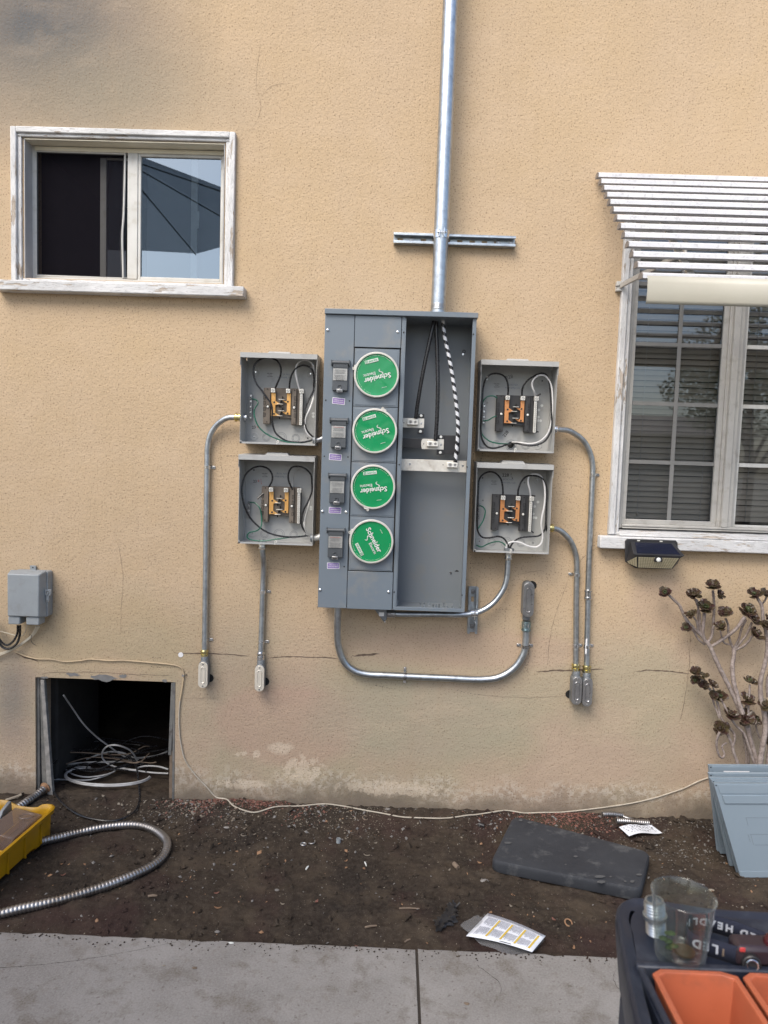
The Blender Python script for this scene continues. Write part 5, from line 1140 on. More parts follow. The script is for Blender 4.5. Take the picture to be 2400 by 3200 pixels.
# conduit from the panel's underside to the lower right box
c = conduit('conduit_run', 'conduit running level under the open bay and curving up to the lower right box', 'conduits on the wall', (.2, -.07, .875))
pipe(c, [(.010, -.070, .8765), (.06, -.070, .877), (.20, -.070, .881), (.310, -.068, .884), (.375, -.064, .898), (.430, -.060, .935), (.468, -.058, .99), (.482, -.057, 1.04), (.4845, -.057, 1.10), (.4855, -.057, 1.15)], r=.0118, m=GALV)
connector(c, (.4853, -.057, 1.118), (0, 0, 1), m=ZINC, ln=.030)
mb = MB(); mb.lathe((.4855, -.057, 1.157), (0, 0, 1), [(0, .0215), (.010, .0215), (.0115, .018)], 12); obj('bushing', mb, CASTG, c)
connector(c, (.024, -.070, .8768), (-1, 0, 0), m=PLATED, ln=.040)
mb = MB(); mb.hexa([(-.078, -.090, .914), (-.024, -.090, .845), (-.012, -.090, .856), (-.012, -.090, .914), (-.078, -.050, .914), (-.024, -.050, .845), (-.012, -.050, .856), (-.012, -.050, .914)]); el = obj('elbow_fitting', mb, CASTG, c, bevel=.003)
mb = MB(); mb.box((-.045, -.0915, .870), (-.024, -.0905, .886)); obj('paper_label', mb, STICKW, el)
mb = MB(); mb.lathe((-.020, -.070, .846), (.1, 0, -1), [(0, .004), (.006, .004), (.007, .003)], 8); obj('screw', mb, ZINC, el)
for x in (-.175, -.155):
    mb = MB(); mb.hexa([(x, -.12, .908), (x + .012, -.12, .903), (x + .012, -.09, .903), (x, -.09, .908), (x, -.12, .915), (x + .013, -.12, .915), (x + .013, -.09, .915), (x, -.09, .915)]); obj('plastic_clip', mb, STICKW, mp)
# short upright strut with its clamp
st2, a2, d2, s2, o2 = strut('strut_channel', 'short upright strut channel below the right corner of the panel', (.3495, 0, .993), (.3515, 0, .795), .0415, .034, [.055, .118], [.022, .172])
clp = thing('pipe_clamp', 'thin strut clamp holding the level conduit to the short upright strut', 'pipe clamp', (.352, -.034, .888))
mb = MB()
for sg in (-1, 1):
    for k in range(10):
        a0, a1 = pi / 2 + sg * (pi * k / 10 - 0), pi / 2 + sg * (pi * (k + 1) / 10); q = []
        for xx in (.338, .366):
            for rr, aa in ((.0120, a0), (.0120, a1), (.0145, a1), (.0145, a0)): q.append((xx, -.066 - rr * cos(aa - pi / 2 + pi / 2 - pi / 2), .8905 + rr * sin(aa - pi / 2)))
        mb.hexa(q)
mb.cyl((.352, -.088, .868), (.354, -.088, .905), .0018, 6); mb.cyl((.353, -.084, .862), (.359, -.084, .848), .0022, 6)
obj('band', mb, ZINC, clp)

# ---- solar security light on the sill
sl = thing('solar_light', 'black solar security light with a cream LED face, fixed under the right window sill', 'security light', (1.085, -.05, 1.10))
yb = -.062
def V(x, y, z): return Vector((x, y, z))
mb = MB(); mb.prism([(.972, 1.224), (1.172, 1.224), (1.180, 1.215), (1.188, 1.13), (1.160, 1.103), (1.012, 1.103), (.970, 1.128), (.964, 1.214)], yb, yb + .012); obj('back_plate', mb, BLACKP, sl, bevel=.002)
A1, B1, C1, D1 = V(.985, yb - .002, 1.214), V(1.165, yb - .002, 1.214), V(1.188, yb - .058, 1.168), V(.982, yb - .058, 1.168)
E1, F1 = V(1.158, yb - .018, 1.108), V(1.012, yb - .018, 1.108); Gp, Hp = V(.970, yb - .004, 1.128), V(1.186, yb - .004, 1.134)
D1i, C1i = V(.998, yb - .055, 1.159), V(1.172, yb - .055, 1.159)
mb = MB(); mb.add([A1, B1, C1, D1, D1i, C1i, Gp, Hp, F1, E1], [(0, 3, 2, 1), (3, 4, 5, 2), (0, 6, 4, 3), (1, 2, 5, 7), (4, 6, 8), (5, 9, 7), (4, 8, 9, 5), (0, 1, 7, 9, 8, 6)]); obj('housing', mb, BLACKP, sl, bevel=.0015)
n_ = (B1 - A1).cross(D1 - A1).normalized(); n_ = -n_ if n_.y > 0 else n_
mb = MB(); q = [A1.lerp(C1, .08), B1.lerp(D1, .08), C1.lerp(A1, .08), D1.lerp(B1, .08)]; mb.add([v + n_ * .0008 for v in q], [(0, 1, 2, 3)]); obj('solar_panel', mb, SOLAR, sl, flat=True)
def led_face(P, nx, nz):
    nn = (P[1] - P[0]).cross(P[3] - P[0]).normalized(); nn = -nn if nn.y > 0 else nn
    m_ = MB(); m_.add([p + nn * .0006 for p in P], [(0, 1, 2, 3)]); f_ = obj('led_panel', m_, LED, sl, flat=True)
    g_ = MB()
    L_ = lambda u, v: P[0].lerp(P[1], u).lerp(P[3].lerp(P[2], u), v) + nn * .0011
    for i in range(1, nx): u = i / nx; d = .07 / nx; g_.add([L_(u - d, 0), L_(u + d, 0), L_(u + d, 1), L_(u - d, 1)], [(0, 1, 2, 3)])
    for j in range(1, nz): v = j / nz; d = .07 / nz; g_.add([L_(0, v - d), L_(1, v - d), L_(1, v + d), L_(0, v + d)], [(0, 1, 2, 3)])
    obj('led_grid', g_, pmat('led_gap', (.20, .16, .10), None, .6), f_, flat=True, kind='stuff')
ce = (D1i + C1i + E1 + F1) / 4
led_face([D1i.lerp(ce, .06), C1i.lerp(ce, .06), E1.lerp(ce, .06), F1.lerp(ce, .06)], 16, 7)
led_face([Gp.lerp(D1i, .12), D1i.lerp(Gp, .05), F1.lerp(D1i, .08), Gp.lerp(F1, .25)], 4, 7)
mb = MB(); c_ = (D1i + C1i) / 2 + V(0, .004, -.010); dn = V(0, -.75, -.6).normalized()
mb.box(c_ + V(-.016, -.004, -.010), c_ + V(.016, .010, .012)); obj('sensor_mount', mb, BLACKP, sl, bevel=.003)
mb = MB(); mb.ball(c_ + V(0, -.004, -.001), .0095, 14, sy=.6); obj('motion_sensor', mb, INKW, sl)
for x in (1.012, 1.105):
    mb = MB(); mb.box((x, yb - .0012, 1.216), (x + .012, yb, 1.221)); obj('screw_slot', mb, LUG, sl)

# ---- louvred metal awning
aw = thing('louvred_awning', 'white louvred metal awning over the right window', 'awning', (1.6, 0, 2.66))
AX0, AX1, NSL = .776, 2.35, 13
s0_, e0_ = Vector((0, -.030, 2.685)), Vector((0, -.632, 2.137))
def awn_slat(x0, x1):
    prof = [(-0.0207, -0.0092), (-0.0207, 0.0049), (-0.0145, 0.0102), (0.0000, 0.0124), (0.0112, 0.0092), (0.0168, 0.0032), (0.0174, -0.0054), (0.0140, -0.0060), (0.0135, 0.0000), (0.0000, 0.0081), (-0.0135, 0.0049), (-0.0174, -0.0092)]
    m_ = MB(); n = len(prof); vs = [(x0, a, b) for a, b in prof] + [(x1, a, b) for a, b in prof]
    m_.add(vs, [(i, (i + 1) % n, (i + 1) % n + n, i + n) for i in range(n)]); return m_
p0 = Vector((0, s0_.y, s0_.z))
base_slat = None
for i in range(NSL):
    t = i / (NSL - 1); t2 = t + .10 * t * (t - 1); p = s0_.lerp(e0_, t2)
    if i == 0:
        m_ = awn_slat(AX0, AX1); m_.v = [v + p for v in m_.v]; base_slat = obj('slat', m_, AWN, aw)
        m_ = MB(); m_.prism([(0, 0)] * 0 or [(AX0, 0), (AX0 + .001, 0), (AX0 + .001, .001)], 0, .001)
        m_ = MB(); pr = [(-0.0207, -0.0092), (-0.0207, 0.0049), (-0.0145, 0.0102), (0.0000, 0.0124), (0.0112, 0.0092), (0.0168, 0.0032), (0.0174, -0.0054)]
        m_.add([Vector((AX0 - .0015, a, b)) + p for a, b in pr] + [Vector((AX0 + .0015, a, b)) + p for a, b in pr], [tuple(range(7)), tuple(range(13, 6, -1))] + [(k, (k + 1) % 7, (k + 1) % 7 + 7, k + 7) for k in range(7)]); base_cap = obj('end_cap', m_, AWNE, base_slat, bevel=.0006)
        pp = p
    else:
        off = p - pp; cc_ = base_slat.copy(); cc_.location = off; sc.collection.objects.link(cc_); WL[cc_.name] = WL[base_slat.name]
        k_ = base_cap.copy(); k_.parent = cc_; sc.collection.objects.link(k_)
mb = MB(); vs = []; fs = []; pf = [(-.664, 2.131), (-.670, 2.128), (-.675, 2.110), (-.676, 2.080), (-.673, 2.055), (-.668, 2.044)]
for a, b in pf: vs += [(AX0 + .010, a, b), (AX1, a, b)]
for i in range(len(pf) - 1): fs.append((2 * i, 2 * i + 1, 2 * i + 3, 2 * i + 2))
mb.add(vs, fs); vl = obj('valance', mb, AWNC, aw); sm = vl.modifiers.new('sheet', 'SOLIDIFY'); sm.thickness = .002
for x in (.960, 1.60, 2.2):
    mb = MB(); a, b = V(x, -.045, 2.655), V(x, -.64, 2.112); dd = (b - a).normalized(); up_ = V(0, dd.z, -dd.y) 
    mb.hexa([a + V(-.012, 0, -.012), a + V(.012, 0, -.012), b + V(.012, 0, -.012), b + V(-.012, 0, -.012), a + V(-.012, 0, 0), a + V(.012, 0, 0), b + V(.012, 0, 0), b + V(-.012, 0, 0)]); obj('rafter', mb, ALWHITE, aw)
a, b = W(*crop(1800, 500, 600)(372, 1095), -.012), V(1.00, -.42, 2.285)
for dx in (0, 1.3):
    a_, b_ = a + V(dx, 0, 0), b + V(dx, 0, 0); u_ = V(0, .35, 1).normalized() * .010; w_ = V(.9, 0, -.1).normalized() * .004
    mb = MB(); mb.hexa([a_ - u_ - w_, b_ - u_ - w_, b_ - u_ + w_, a_ - u_ + w_, a_ + u_ - w_, b_ + u_ - w_, b_ + u_ + w_, a_ + u_ + w_]); obj('arm', mb, ALGREY, aw, bevel=.001)
    mb = MB(); mb.box(a_ + V(-.012, -.010, -.018), a_ + V(.010, .011, .020)); br_ = obj('wall_bracket', mb, ALWHITE, aw, bevel=.001)
    mb = MB(); mb.cyl(a_ + V(-.018, -.012, -.002), a_ + V(.006, -.012, .004), .0022, 6); obj('bolt', mb, PLATED, br_)

# ---- grey service box at the far left with its cables
tb = thing('telephone_box', 'grey plastic utility box on the wall at the far left', 'utility box', (-1.52, 0, .79))
mb = MB(); mb.prism(rounded(-1.600, .806, -1.452, 1.000, .008), -.045, -.002); obj('back_box', mb, TEL, tb, bevel=.002)
def frustum(x0, z0, x1, z1, yb_, yf_, ins, insx=0):
    m_ = MB(); m_.hexa([(x0 + ins, yf_, z0 + ins), (x1 - ins - insx, yf_, z0 + ins), (x1, yb_, z0), (x0, yb_, z0), (x0 + ins, yf_, z1 - ins), (x1 - ins - insx, yf_, z1 - ins), (x1, yb_, z1), (x0, yb_, z1)]); return m_
obj('lid', frustum(-1.610, .804, -1.456, 1.004, -.045, -.092, .011), TEL, tb, bevel=.004)
mb = MB(); mb.box((-1.545, -.012, .998), (-1.520, -.004, 1.018)); mt = obj('mounting_ear', mb, TEL, tb, bevel=.001)
mb = MB(); mb.disc((-1.532, -.0122, 1.010), (0, -1, 0), .003, 10); obj('screw_hole', mb, DARK, mt)
for x0, x1 in ((-1.601, -1.551), (-1.525, -1.470)):
    mb = MB(); mb.box((x0, -.085, .778), (x1, -.030, .812)); obj('cable_boot', mb, TEL, tb, bevel=.004)
mb = MB(); mb.prism(rounded(-1.458, .900, -1.434, .926, .006), -.058, -.045); mb.prism(rounded(-1.455, .872, -1.443, .902, .004), -.055, -.047); lt = obj('latch', mb, TEL, tb, bevel=.001)
mb = MB(); mb.ring((-1.446, -.059, .913), (0, -1, 0), .006, .0016, 16, 5); mb.disc((-1.449, -.0552, .878), (0, -1, 0), .0026, 8); obj('padlock_hole', mb, INKG, lt)
mb = MB(); mb.box((-1.560, -.0925, .968), (-1.515, -.0915, .970)); mb.box((-1.565, -.0925, .843), (-1.500, -.0915, .845)); obj('embossed_line', mb, TEL, tb)
for k in range(2):
    mb = MB(); mb.disc((-1.590 + k * .022, -.0935, .9945 - .004), (0, -.6, .8), .003, 8); obj('highlight_stud', mb, INKW, tb) if False else None
ct = crop(0, 1700, 800)
def cab(name, label, pts, r, m, y=-.02, group=None, cr=ct, catg='cable', step=.01, n=8, sub=8):
    P = [W(*cr(q[0], q[1]), q[2] if len(q) > 2 else y) for q in pts]
    P = resample(smooth(P, sub), step); return obj(name, MB().tube(P, r, n), m, None, loc=P[0], label=label, cat=catg, group=group)
cab('cable', 'thick black cable looping below the grey utility box, outer of two', [(130, 530, -.06), (128, 590), (105, 650), (50, 680), (0, 650), (-40, 560), (-60, 480)], .0052, WBLACK, -.03, 'cables under the utility box')
cab('cable', 'thick black cable looping below the grey utility box, inner of two', [(115, 530, -.06), (112, 580), (85, 630), (45, 655), (5, 630), (-30, 560), (-50, 480)], .0048, WBLACK, -.035, 'cables under the utility box')
for k, (lbl, dx) in enumerate([('cream cable leaving the utility box, uppermost strand of the bundle', 0), ('cream cable leaving the utility box, middle strand of the bundle', 7), ('cream cable leaving the utility box, lowest strand of the bundle', 14)]):
    cab('cable', lbl, [(235 + dx * 1.5, 535, -.05), (205 + dx, 590, -.02), (150 + dx, 635, -.018), (80 + dx, 680, -.015), (0, 708 + dx, -.015), (-60, 725 + dx, -.015)], .0026, CREAMW, -.02, 'cables under the utility box')
cab('cable', 'thin cream wire running level to the black loops under the utility box', [(175, 530, -.05), (150, 590), (100, 592), (50, 578), (0, 566), (-40, 560)], .0016, CREAMW, -.02, 'cables under the utility box')
cab('cable_tie', 'black tie with a loose tail round the cream cables', [(188, 588, -.03), (205, 592, -.03), (200, 620, -.012), (212, 645, -.01), (232, 656, -.01)], .0010, WBLACK, -.02, None, catg='cable tie')

# ---- thin coaxial cable, painted over where it crosses the wall
c2b, c3 = crop(500, 2200, 1000), crop(1450, 2350, 950)
pp_ = [ct(*q) for q in ((95, 697), (170, 728), (245, 745), (330, 748), (420, 762), (520, 756), (590, 747), (700, 756), (800, 755), (930, 765), (1050, 775), (1130, 785), (1175, 803), (1190, 840), (1188, 880), (1180, 940), (1165, 1030), (1160, 1120), (1163, 1220), (1175, 1310), (1200, 1400), (1260, 1490), (1340, 1575), (1400, 1640))] + \
      [c2b(*q) for q in ((345, 520), (380, 545), (440, 560), (500, 560), (600, 543), (720, 530), (850, 524), (950, 530), (1050, 548), (1150, 562), (1250, 580), (1350, 590), (1480, 590), (1600, 581))] + \
      [c3(*q) for q in ((60, 345), (150, 335), (230, 328), (330, 334), (420, 340), (520, 330), (600, 322), (720, 308), (850, 290), (950, 272), (1050, 248), (1130, 222), (1200, 198), (1280, 160), (1370, 130), (1400, 128))]
P = []
for i, (x, y) in enumerate(pp_):
    w = W(x, y, -.005)
    if w.z < .016 or (24 <= i <= 38): w = G(x, y, .010); w.y = min(w.y, -.012); w.z = soil_h(w.x, w.y) + .006
    P.append(w)
P = smooth(P, 6)
k = int(len(P) * .30)
obj('coaxial_cable', MB().tube(P[:k + 1], .0029, 8), COAX, None, loc=P[0], label='thin tan-painted cable crossing above the hatch and down its right side', cat='cable')
obj('coaxial_cable', MB().tube(P[k:], .0029, 8), COAXW, None, loc=P[k], label='dusty pale cable sagging along the foot of the wall', cat='cable')
mb = MB(); c = W(*ct(1190, 848), 0); mb.box(c + V(-.005, -.011, -.004), c + V(.005, -.0005, .004)); o = obj('cable_clip', mb, ZINC, None, loc=c, label='small metal clip holding the tan cable near the hatch corner', cat='clip')
mb = MB(); mb.disc(c + V(.012, -.0005, .001), (0, -1, 0), .0035, 10, th=.003); obj('screw', mb, TWIG, o)

# ---- tall branching succulent
sk = crop(1900, 1750, 500, 1580)
pl = thing('succulent_plant', 'tall branching succulent with dark rosettes against the wall', 'plant', (1.56, -.12, .0))
def stem(pts, r0, r1, y0=-.09, y1=-.09):
    n = len(pts); P = [W(*sk(*q), y0 + (y1 - y0) * i / (n - 1)) for i, q in enumerate(pts)]
    P = resample(smooth(P, 8), .008); m = len(P)
    rad = [(r0 + (r1 - r0) * i / (m - 1)) * (1 + .13 * noise.noise(P[i] * 55) + .05 * (1 if i % 4 == 0 else 0)) for i in range(m)]
    obj('stem', MB().tube(P, rad, 10), STEM, pl)
Y = -.10
stem([(1560, 2330), (1520, 2180), (1480, 2040), (1440, 1900), (1370, 1650), (1310, 1500), (1240, 1340), (1160, 1180), (1080, 1020), (1010, 860), (965, 800)], .0110, .0085, -.13, -.08)
stem([(975, 815), (920, 740), (860, 690), (780, 600), (730, 500), (700, 440), (640, 385), (590, 335)], .0078, .0052, -.08, -.10)
stem([(960, 810), (935, 720), (945, 600), (955, 480)], .0072, .0065, -.08, -.10); stem([(985, 815), (1025, 740), (1040, 600), (1048, 450), (1035, 300)], .0060, .0052, -.08, -.07)
stem([(1000, 860), (1060, 830), (1150, 770), (1220, 720), (1290, 650), (1350, 560)], .0062, .0072, -.08, -.13); stem([(925, 750), (910, 650), (905, 540), (880, 440), (850, 370)], .0045, .0040, -.08, -.09)
stem([(900, 720), (885, 560), (895, 430), (870, 385)], .0040, .0034, -.075, -.08)
stem([(885, 700), (875, 610), (830, 545)], .0036, .0032, -.09, -.11); stem([(955, 835), (890, 780), (850, 710), (800, 665)], .0045, .0036, -.07, -.09)
stem([(1330, 1520), (1280, 1350), (1240, 1200), (1228, 1050), (1245, 930), (1240, 880)], .0095, .0082, -.12, -.07)
stem([(1240, 885), (1205, 800), (1188, 720), (1185, 640), (1160, 575)], .0052, .0045, -.07, -.08); stem([(1240, 880), (1290, 780), (1320, 670), (1365, 590)], .0048, .0045, -.07, -.10)
stem([(1250, 880), (1310, 810), (1370, 730), (1420, 620)], .0052, .0045, -.07, -.10); stem([(1260, 885), (1330, 855), (1390, 800), (1420, 750)], .0052, .0048, -.07, -.11)
stem([(1205, 835), (1150, 820), (1125, 770), (1108, 695)], .0040, .0035, -.07, -.07)
stem([(1510, 2330), (1505, 2180), (1500, 2040), (1525, 1850), (1552, 1680), (1545, 1530), (1512, 1380), (1505, 1200), (1545, 1040), (1572, 880), (1560, 720), (1530, 580), (1520, 460), (1475, 375)], .0125, .0060, -.14, -.10)
stem([(1525, 430), (1550, 400), (1565, 360)], .0040, .0035); stem([(1335, 2230), (1290, 2040), (1240, 1900), (1225, 1830), (1180, 1720)], .0075, .0060, -.12, -.11)
stem([(1232, 1835), (1252, 1760), (1230, 1690), (1160, 1620), (1110, 1540), (1090, 1440), (1060, 1360), (1000, 1270), (930, 1190), (880, 1110)], .0052, .0050, -.11, -.09)
stem([(1100, 1560), (1065, 1470), (1040, 1400), (1020, 1310)], .0040, .0036, -.10, -.09); stem([(990, 1270), (960, 1260), (945, 1240)], .0034, .003); stem([(950, 1190), (940, 1170), (945, 1150)], .0034, .003); stem([(1060, 1330), (1040, 1270), (1030, 1240)], .0034, .003)
stem([(1170, 1805), (1125, 1840), (1150, 1920), (1120, 1955), (1085, 1900), (1070, 1800), (1100, 1700)], .0036, .0052, -.10, -.14)
stem([(1460, 2060), (1385, 1830), (1340, 1710), (1260, 1630), (1200, 1540), (1150, 1440), (1110, 1370)], .0055, .0042, -.13, -.12)
stem([(1420, 1830), (1395, 1650), (1385, 1500), (1392, 1380), (1400, 1230)], .0048, .0040, -.12, -.11); stem([(1310, 1520), (1345, 1480), (1380, 1400)], .0042, .004)
stem([(1500, 1760), (1470, 1680), (1455, 1610)], .0040, .0036); stem([(1575, 1560), (1545, 1490), (1535, 1440)], .0038, .0034); stem([(1600, 2200), (1575, 2040), (1600, 1800), (1590, 1500)], .0085, .008, -.12, -.12)
stem([(1600, 1100), (1570, 1200), (1575, 1350)], .0055, .0055, -.06, -.06); stem([(1410, 2200), (1390, 2020), (1385, 1850)], .0055, .0045, -.08, -.09); stem([(1375, 2140), (1365, 1900), (1330, 1700)], .0060, .0045, -.07, -.08)
def rosette(cx, cy, rad, tilt, seed, y=-.11):
    rr = random.Random(seed); c = W(*sk(cx, cy), y); Rm = rad * .3165 / 2220 * 2.9 * 1.22
    n = Vector((tilt[0] + rr.uniform(-.25, .25), -.55 + rr.uniform(-.25, .2), tilt[1])).normalized(); u = n.orthogonal().normalized(); w = n.cross(u)
    mb = MB(); ph = rr.uniform(0, 6)
    for ring_, (cnt, L, el) in enumerate(((8, 1.1, .0), (8, .88, .38), (6, .58, .8), (4, .34, 1.2))):
        for k in range(cnt):
            a = ph + ring_ * .4 + 2 * pi * k / cnt + rr.uniform(-.15, .15); LL = Rm * L * rr.uniform(.82, 1.15); e = el + rr.uniform(-.25, .25)
            if rr.random() < .12 and ring_ < 2: continue
            d = u * cos(a) + w * sin(a); sd_ = n.cross(d); rows_ = []
            for t, wd in ((.0, .10), (.35, .20), (.70, .36), (.92, .30), (1.0, .08)):
                curl = e + t * t * .35; P_ = c + (d * cos(curl) + n * sin(curl)) * LL * t - n * Rm * .12
                W_ = LL * wd; rows_.append([P_ - sd_ * W_ + n * W_ * .35, P_, P_ + sd_ * W_ + n * W_ * .35])
            b = len(mb.v); mi = 1 if ring_ >= 2 and seed % 3 == 0 else 0
            vs = [v for r__ in rows_ for v in r__]; th = n * -.0012
            fs = []
            for i in range(4):
                for j in range(2): q0 = i * 3 + j; fs.append((q0, q0 + 1, q0 + 4, q0 + 3))
            mb.add(vs, fs, mi)
    o = obj('rosette', mb, [LEAF, LEAF2], pl); s_ = o.modifiers.new('leaf', 'SOLIDIFY'); s_.thickness = .0014
for i, (x, y, r, t) in enumerate([(568, 325, 52, (-.5, .5)), (1030, 262, 70, (0, 1)), (848, 350, 64, (-.3, .8)), (962, 470, 68, (0, .7)), (1102, 338, 42, (.6, .5)), (820, 540, 48, (-.4, .6)), (778, 668, 42, (-.5, .3)), (1155, 535, 64, (-.1, .9)),
    (1108, 662, 52, (-.2, .7)), (1375, 500, 76, (.1, .7)), (1430, 585, 66, (.3, .8)), (1450, 738, 66, (.4, .5)), (1440, 342, 66, (-.3, .9)), (1565, 340, 52, (.2, .8)), (1562, 650, 52, (.3, .4)), (1575, 572, 30, (.3, .4)), (870, 1098, 50, (-.4, .8)), (945, 1148, 42, (0, .8)),
    (868, 1192, 46, (-.4, .4)), (948, 1240, 46, (-.3, .5)), (1030, 1232, 50, (.1, .8)), (1105, 1350, 64, (.1, .6)), (1042, 1338, 38, (-.4, .5)), (1222, 1535, 66, (-.1, .6)), (1395, 1200, 60, (0, 1)), (1385, 1382, 66, (0, .6)), (1365, 1570, 72, (-.1, .5)), (1460, 1590, 50, (.2, .5)),
    (1108, 1660, 66, (-.2, .4)), (1538, 1432, 52, (0, .6)), (1590, 1470, 44, (0, .6)), (1590, 1780, 44, (0, .6)), (1345, 1610, 30, (0, .4))]):
    rosette(x, y, r, t, i, -.10 - .03 * (i % 3) / 2)

# ================================================================== ON THE GROUND
cA, c6, c8, cH = crop(0, 2350, 700), crop(2100, 2380, 300, 1412), crop(1900, 2700, 500), crop(0, 1700, 800)
def gpt(cr, x, y, z=0.0): return G(*cr(x, y), z)
def onsoil(p, lift=0.0): return Vector((p.x, p.y, soil_h(p.x, p.y) + lift))
def flex(name, label, P, r, pitch=.0122, group=None):
    P = resample(smooth(P, 12), pitch / 7)
    rf = lambda t, a: r * (.93 + .11 * max(0, sin(pi * min(1, ((a / pitch) % 1) / .8))) ** .6)
    return obj(name, MB().tube(P, r, 16, rf=rf), FLEXM, None, loc=P[0], label=label, cat='flexible conduit', group=group)
FLEXM = pmat('flexible_steel', (.40, .40, .41), (.26, .25, .245), .36, .9, 5, rv=.04, dirt=(.16, .13, .10), dscale=8, damt=.6)
P = [onsoil(gpt(cA, x, y, .015), .0155) for x, y in ((300, 672), (380, 645), (450, 622), (600, 578), (800, 545), (1000, 535), (1130, 556), (1215, 622), (1240, 692), (1205, 765), (1100, 842), (900, 935), (700, 1005), (400, 1090), (150, 1142), (0, 1170), (-200, 1200), (-420, 1215))]
P[0].z += .012; P[1].z += .006
flex('flexible_conduit', 'long coil of ribbed steel flexible conduit curving across the soil', P, .0152)
P = [onsoil(gpt(cA, x, y, .02), .016) for x, y in ((60, 440), (120, 408), (200, 365), (260, 330), (325, 293))]; P[-1].z += .012
fx = flex('flexible_conduit', 'ribbed flexible conduit end behind the yellow tote at the hatch corner', P, .0165)
d = (P[-1] - P[-2]).normalized(); mb = MB(); mb.lathe(P[-1] - d * .004, d, [(0, .018), (.010, .018), (.011, .025), (.014, .025), (.0145, .014)], 20); obj('end_bushing', mb, LEAFD, fx)
for i, (pts, r, lb) in enumerate([([(755, 362), (810, 356), (862, 352)], .0105, 'short ribbed conduit offcut lying against the wall, left piece'), ([(868, 353), (895, 362), (925, 366)], .0075, 'smallest ribbed conduit offcut, torn end, between the two larger ones'), ([(832, 388), (900, 390), (960, 392), (1008, 394)], .0125, 'thickest ribbed conduit offcut, just above the note')]):
    flex('conduit_offcut', lb, [onsoil(gpt(c3, x, y, .01), r) for x, y in pts], r, .0085, 'conduit offcuts by the wall')

# ---- yellow tote with odds and ends
O = Vector((-1.283, -.318, 0)); U = Vector((-.085, -.996, 0)); Vv = Vector((-.996, .085, 0))
tt = thing('tool_tote', 'yellow plastic tote at the left edge of the soil', 'tote', O + U * .25 + Vv * .13)
def per(inset, z, wob=0):
    L, Wd, r = .56, .27, .035; pts = []
    poly = rounded(inset, inset, L - inset, Wd - inset, max(.008, r - inset), 4)
    n = len(poly); out = []
    for i in range(n):
        a, b = poly[i], poly[(i + 1) % n]; dd = sqrt((a[0] - b[0]) ** 2 + (a[1] - b[1]) ** 2); k = max(1, int(dd / .025))
        for j in range(k): out.append((a[0] + (b[0] - a[0]) * j / k, a[1] + (b[1] - a[1]) * j / k))
    for u, v in out:
        zz = z
        if z > .08 and u < .05: zz -= .020 * max(0, min(1, (v - .055) / .03)) * max(0, min(1, (.20 - v) / .03))
        if z < .05 and .12 < u < .40: zz += .012
        pts.append(O + U * u + Vv * v + Vector((0, 0, zz)))
    return pts
levels = [per(.018, .004), per(.012, .010), per(.007, .100), per(-.004, .106), per(-.006, .122), per(.002, .125), per(.008, .120), per(.012, .104), per(.022, .012)]
nmin = min(len(l) for l in levels)
def eq(l, n):
    l2 = l + [l[0]]; L = [0]
    for i in range(1, len(l2)): L.append(L[-1] + (l2[i] - l2[i - 1]).length)
    out = []; j = 0
    for k in range(n):
        dd = L[-1] * k / n
        while L[j + 1] < dd: j += 1
        out.append(l2[j].lerp(l2[j + 1], (dd - L[j]) / (L[j + 1] - L[j])))
    return out
levels = [eq(l, 72) for l in levels]; mb = MB(); vs = [v for l in levels for v in l]; n = 72
fs = [(i * n + k, i * n + (k + 1) % n, (i + 1) * n + (k + 1) % n, (i + 1) * n + k) for i in range(len(levels) - 1) for k in range(n)]
fs.append(tuple(range(n - 1, -1, -1))); fs.append(tuple(range((len(levels) - 1) * n, len(levels) * n))); mb.add(vs, fs); obj('tub', mb, YELLOW, tt)
def tb_(u0, v0, z0, u1, v1, z1, m_=None):
    m_ = m_ or MB(); f = lambda u, v, z: O + U * u + Vv * v + Vector((0, 0, z))
    return m_.hexa([f(u0, v0, z0), f(u1, v0, z0), f(u1, v1, z0), f(u0, v1, z0), f(u0, v0, z1), f(u1, v0, z1), f(u1, v1, z1), f(u0, v1, z1)])
obj('divider', tb_(.265, .022, .012, .271, .25, .082), YELLOW, tt, bevel=.001); obj('divider', tb_(.02, .125, .012, .265, .131, .07), YELLOW, tt, bevel=.001)
for u in (.10, .20, .30, .40): obj('outer_rib', tb_(u, .001, .02, u + .004, .011, .10), YELLOW, tt, bevel=.001)
f = lambda u, v, z: O + U * u + Vv * v + Vector((0, 0, z))
mb = MB(); mb.hexa([f(.055, .03, .03), f(.235, .03, .03), f(.235, .12, .03), f(.055, .12, .03), f(.045, .035, .105), f(.225, .035, .105), f(.225, .145, .125), f(.045, .145, .125)]); cb = obj('clear_case', mb, CLEARBOX, None, loc=f(.14, .08, .03), label='clear brownish plastic case tucked in the yellow tote', cat='case', bevel=.004)
mb = MB(); mb.ring(f(.09, .07, .117), Vector((0, .15, 1)), .026, .0022, 26, 6); obj('moulded_ring', mb, CLEARBOX, cb)
mb = MB(); mb.hexa([f(.03, .16, .02), f(.2, .16, .02), f(.2, .178, .02), f(.03, .178, .02), f(.05, .158, .150), f(.10, .158, .135), f(.10, .172, .135), f(.05, .172, .150)]); obj('flat_tool', mb, CASTG, None, loc=f(.1, .17, .02), label='grey metal tool standing in the yellow tote', cat='tool', bevel=.002)

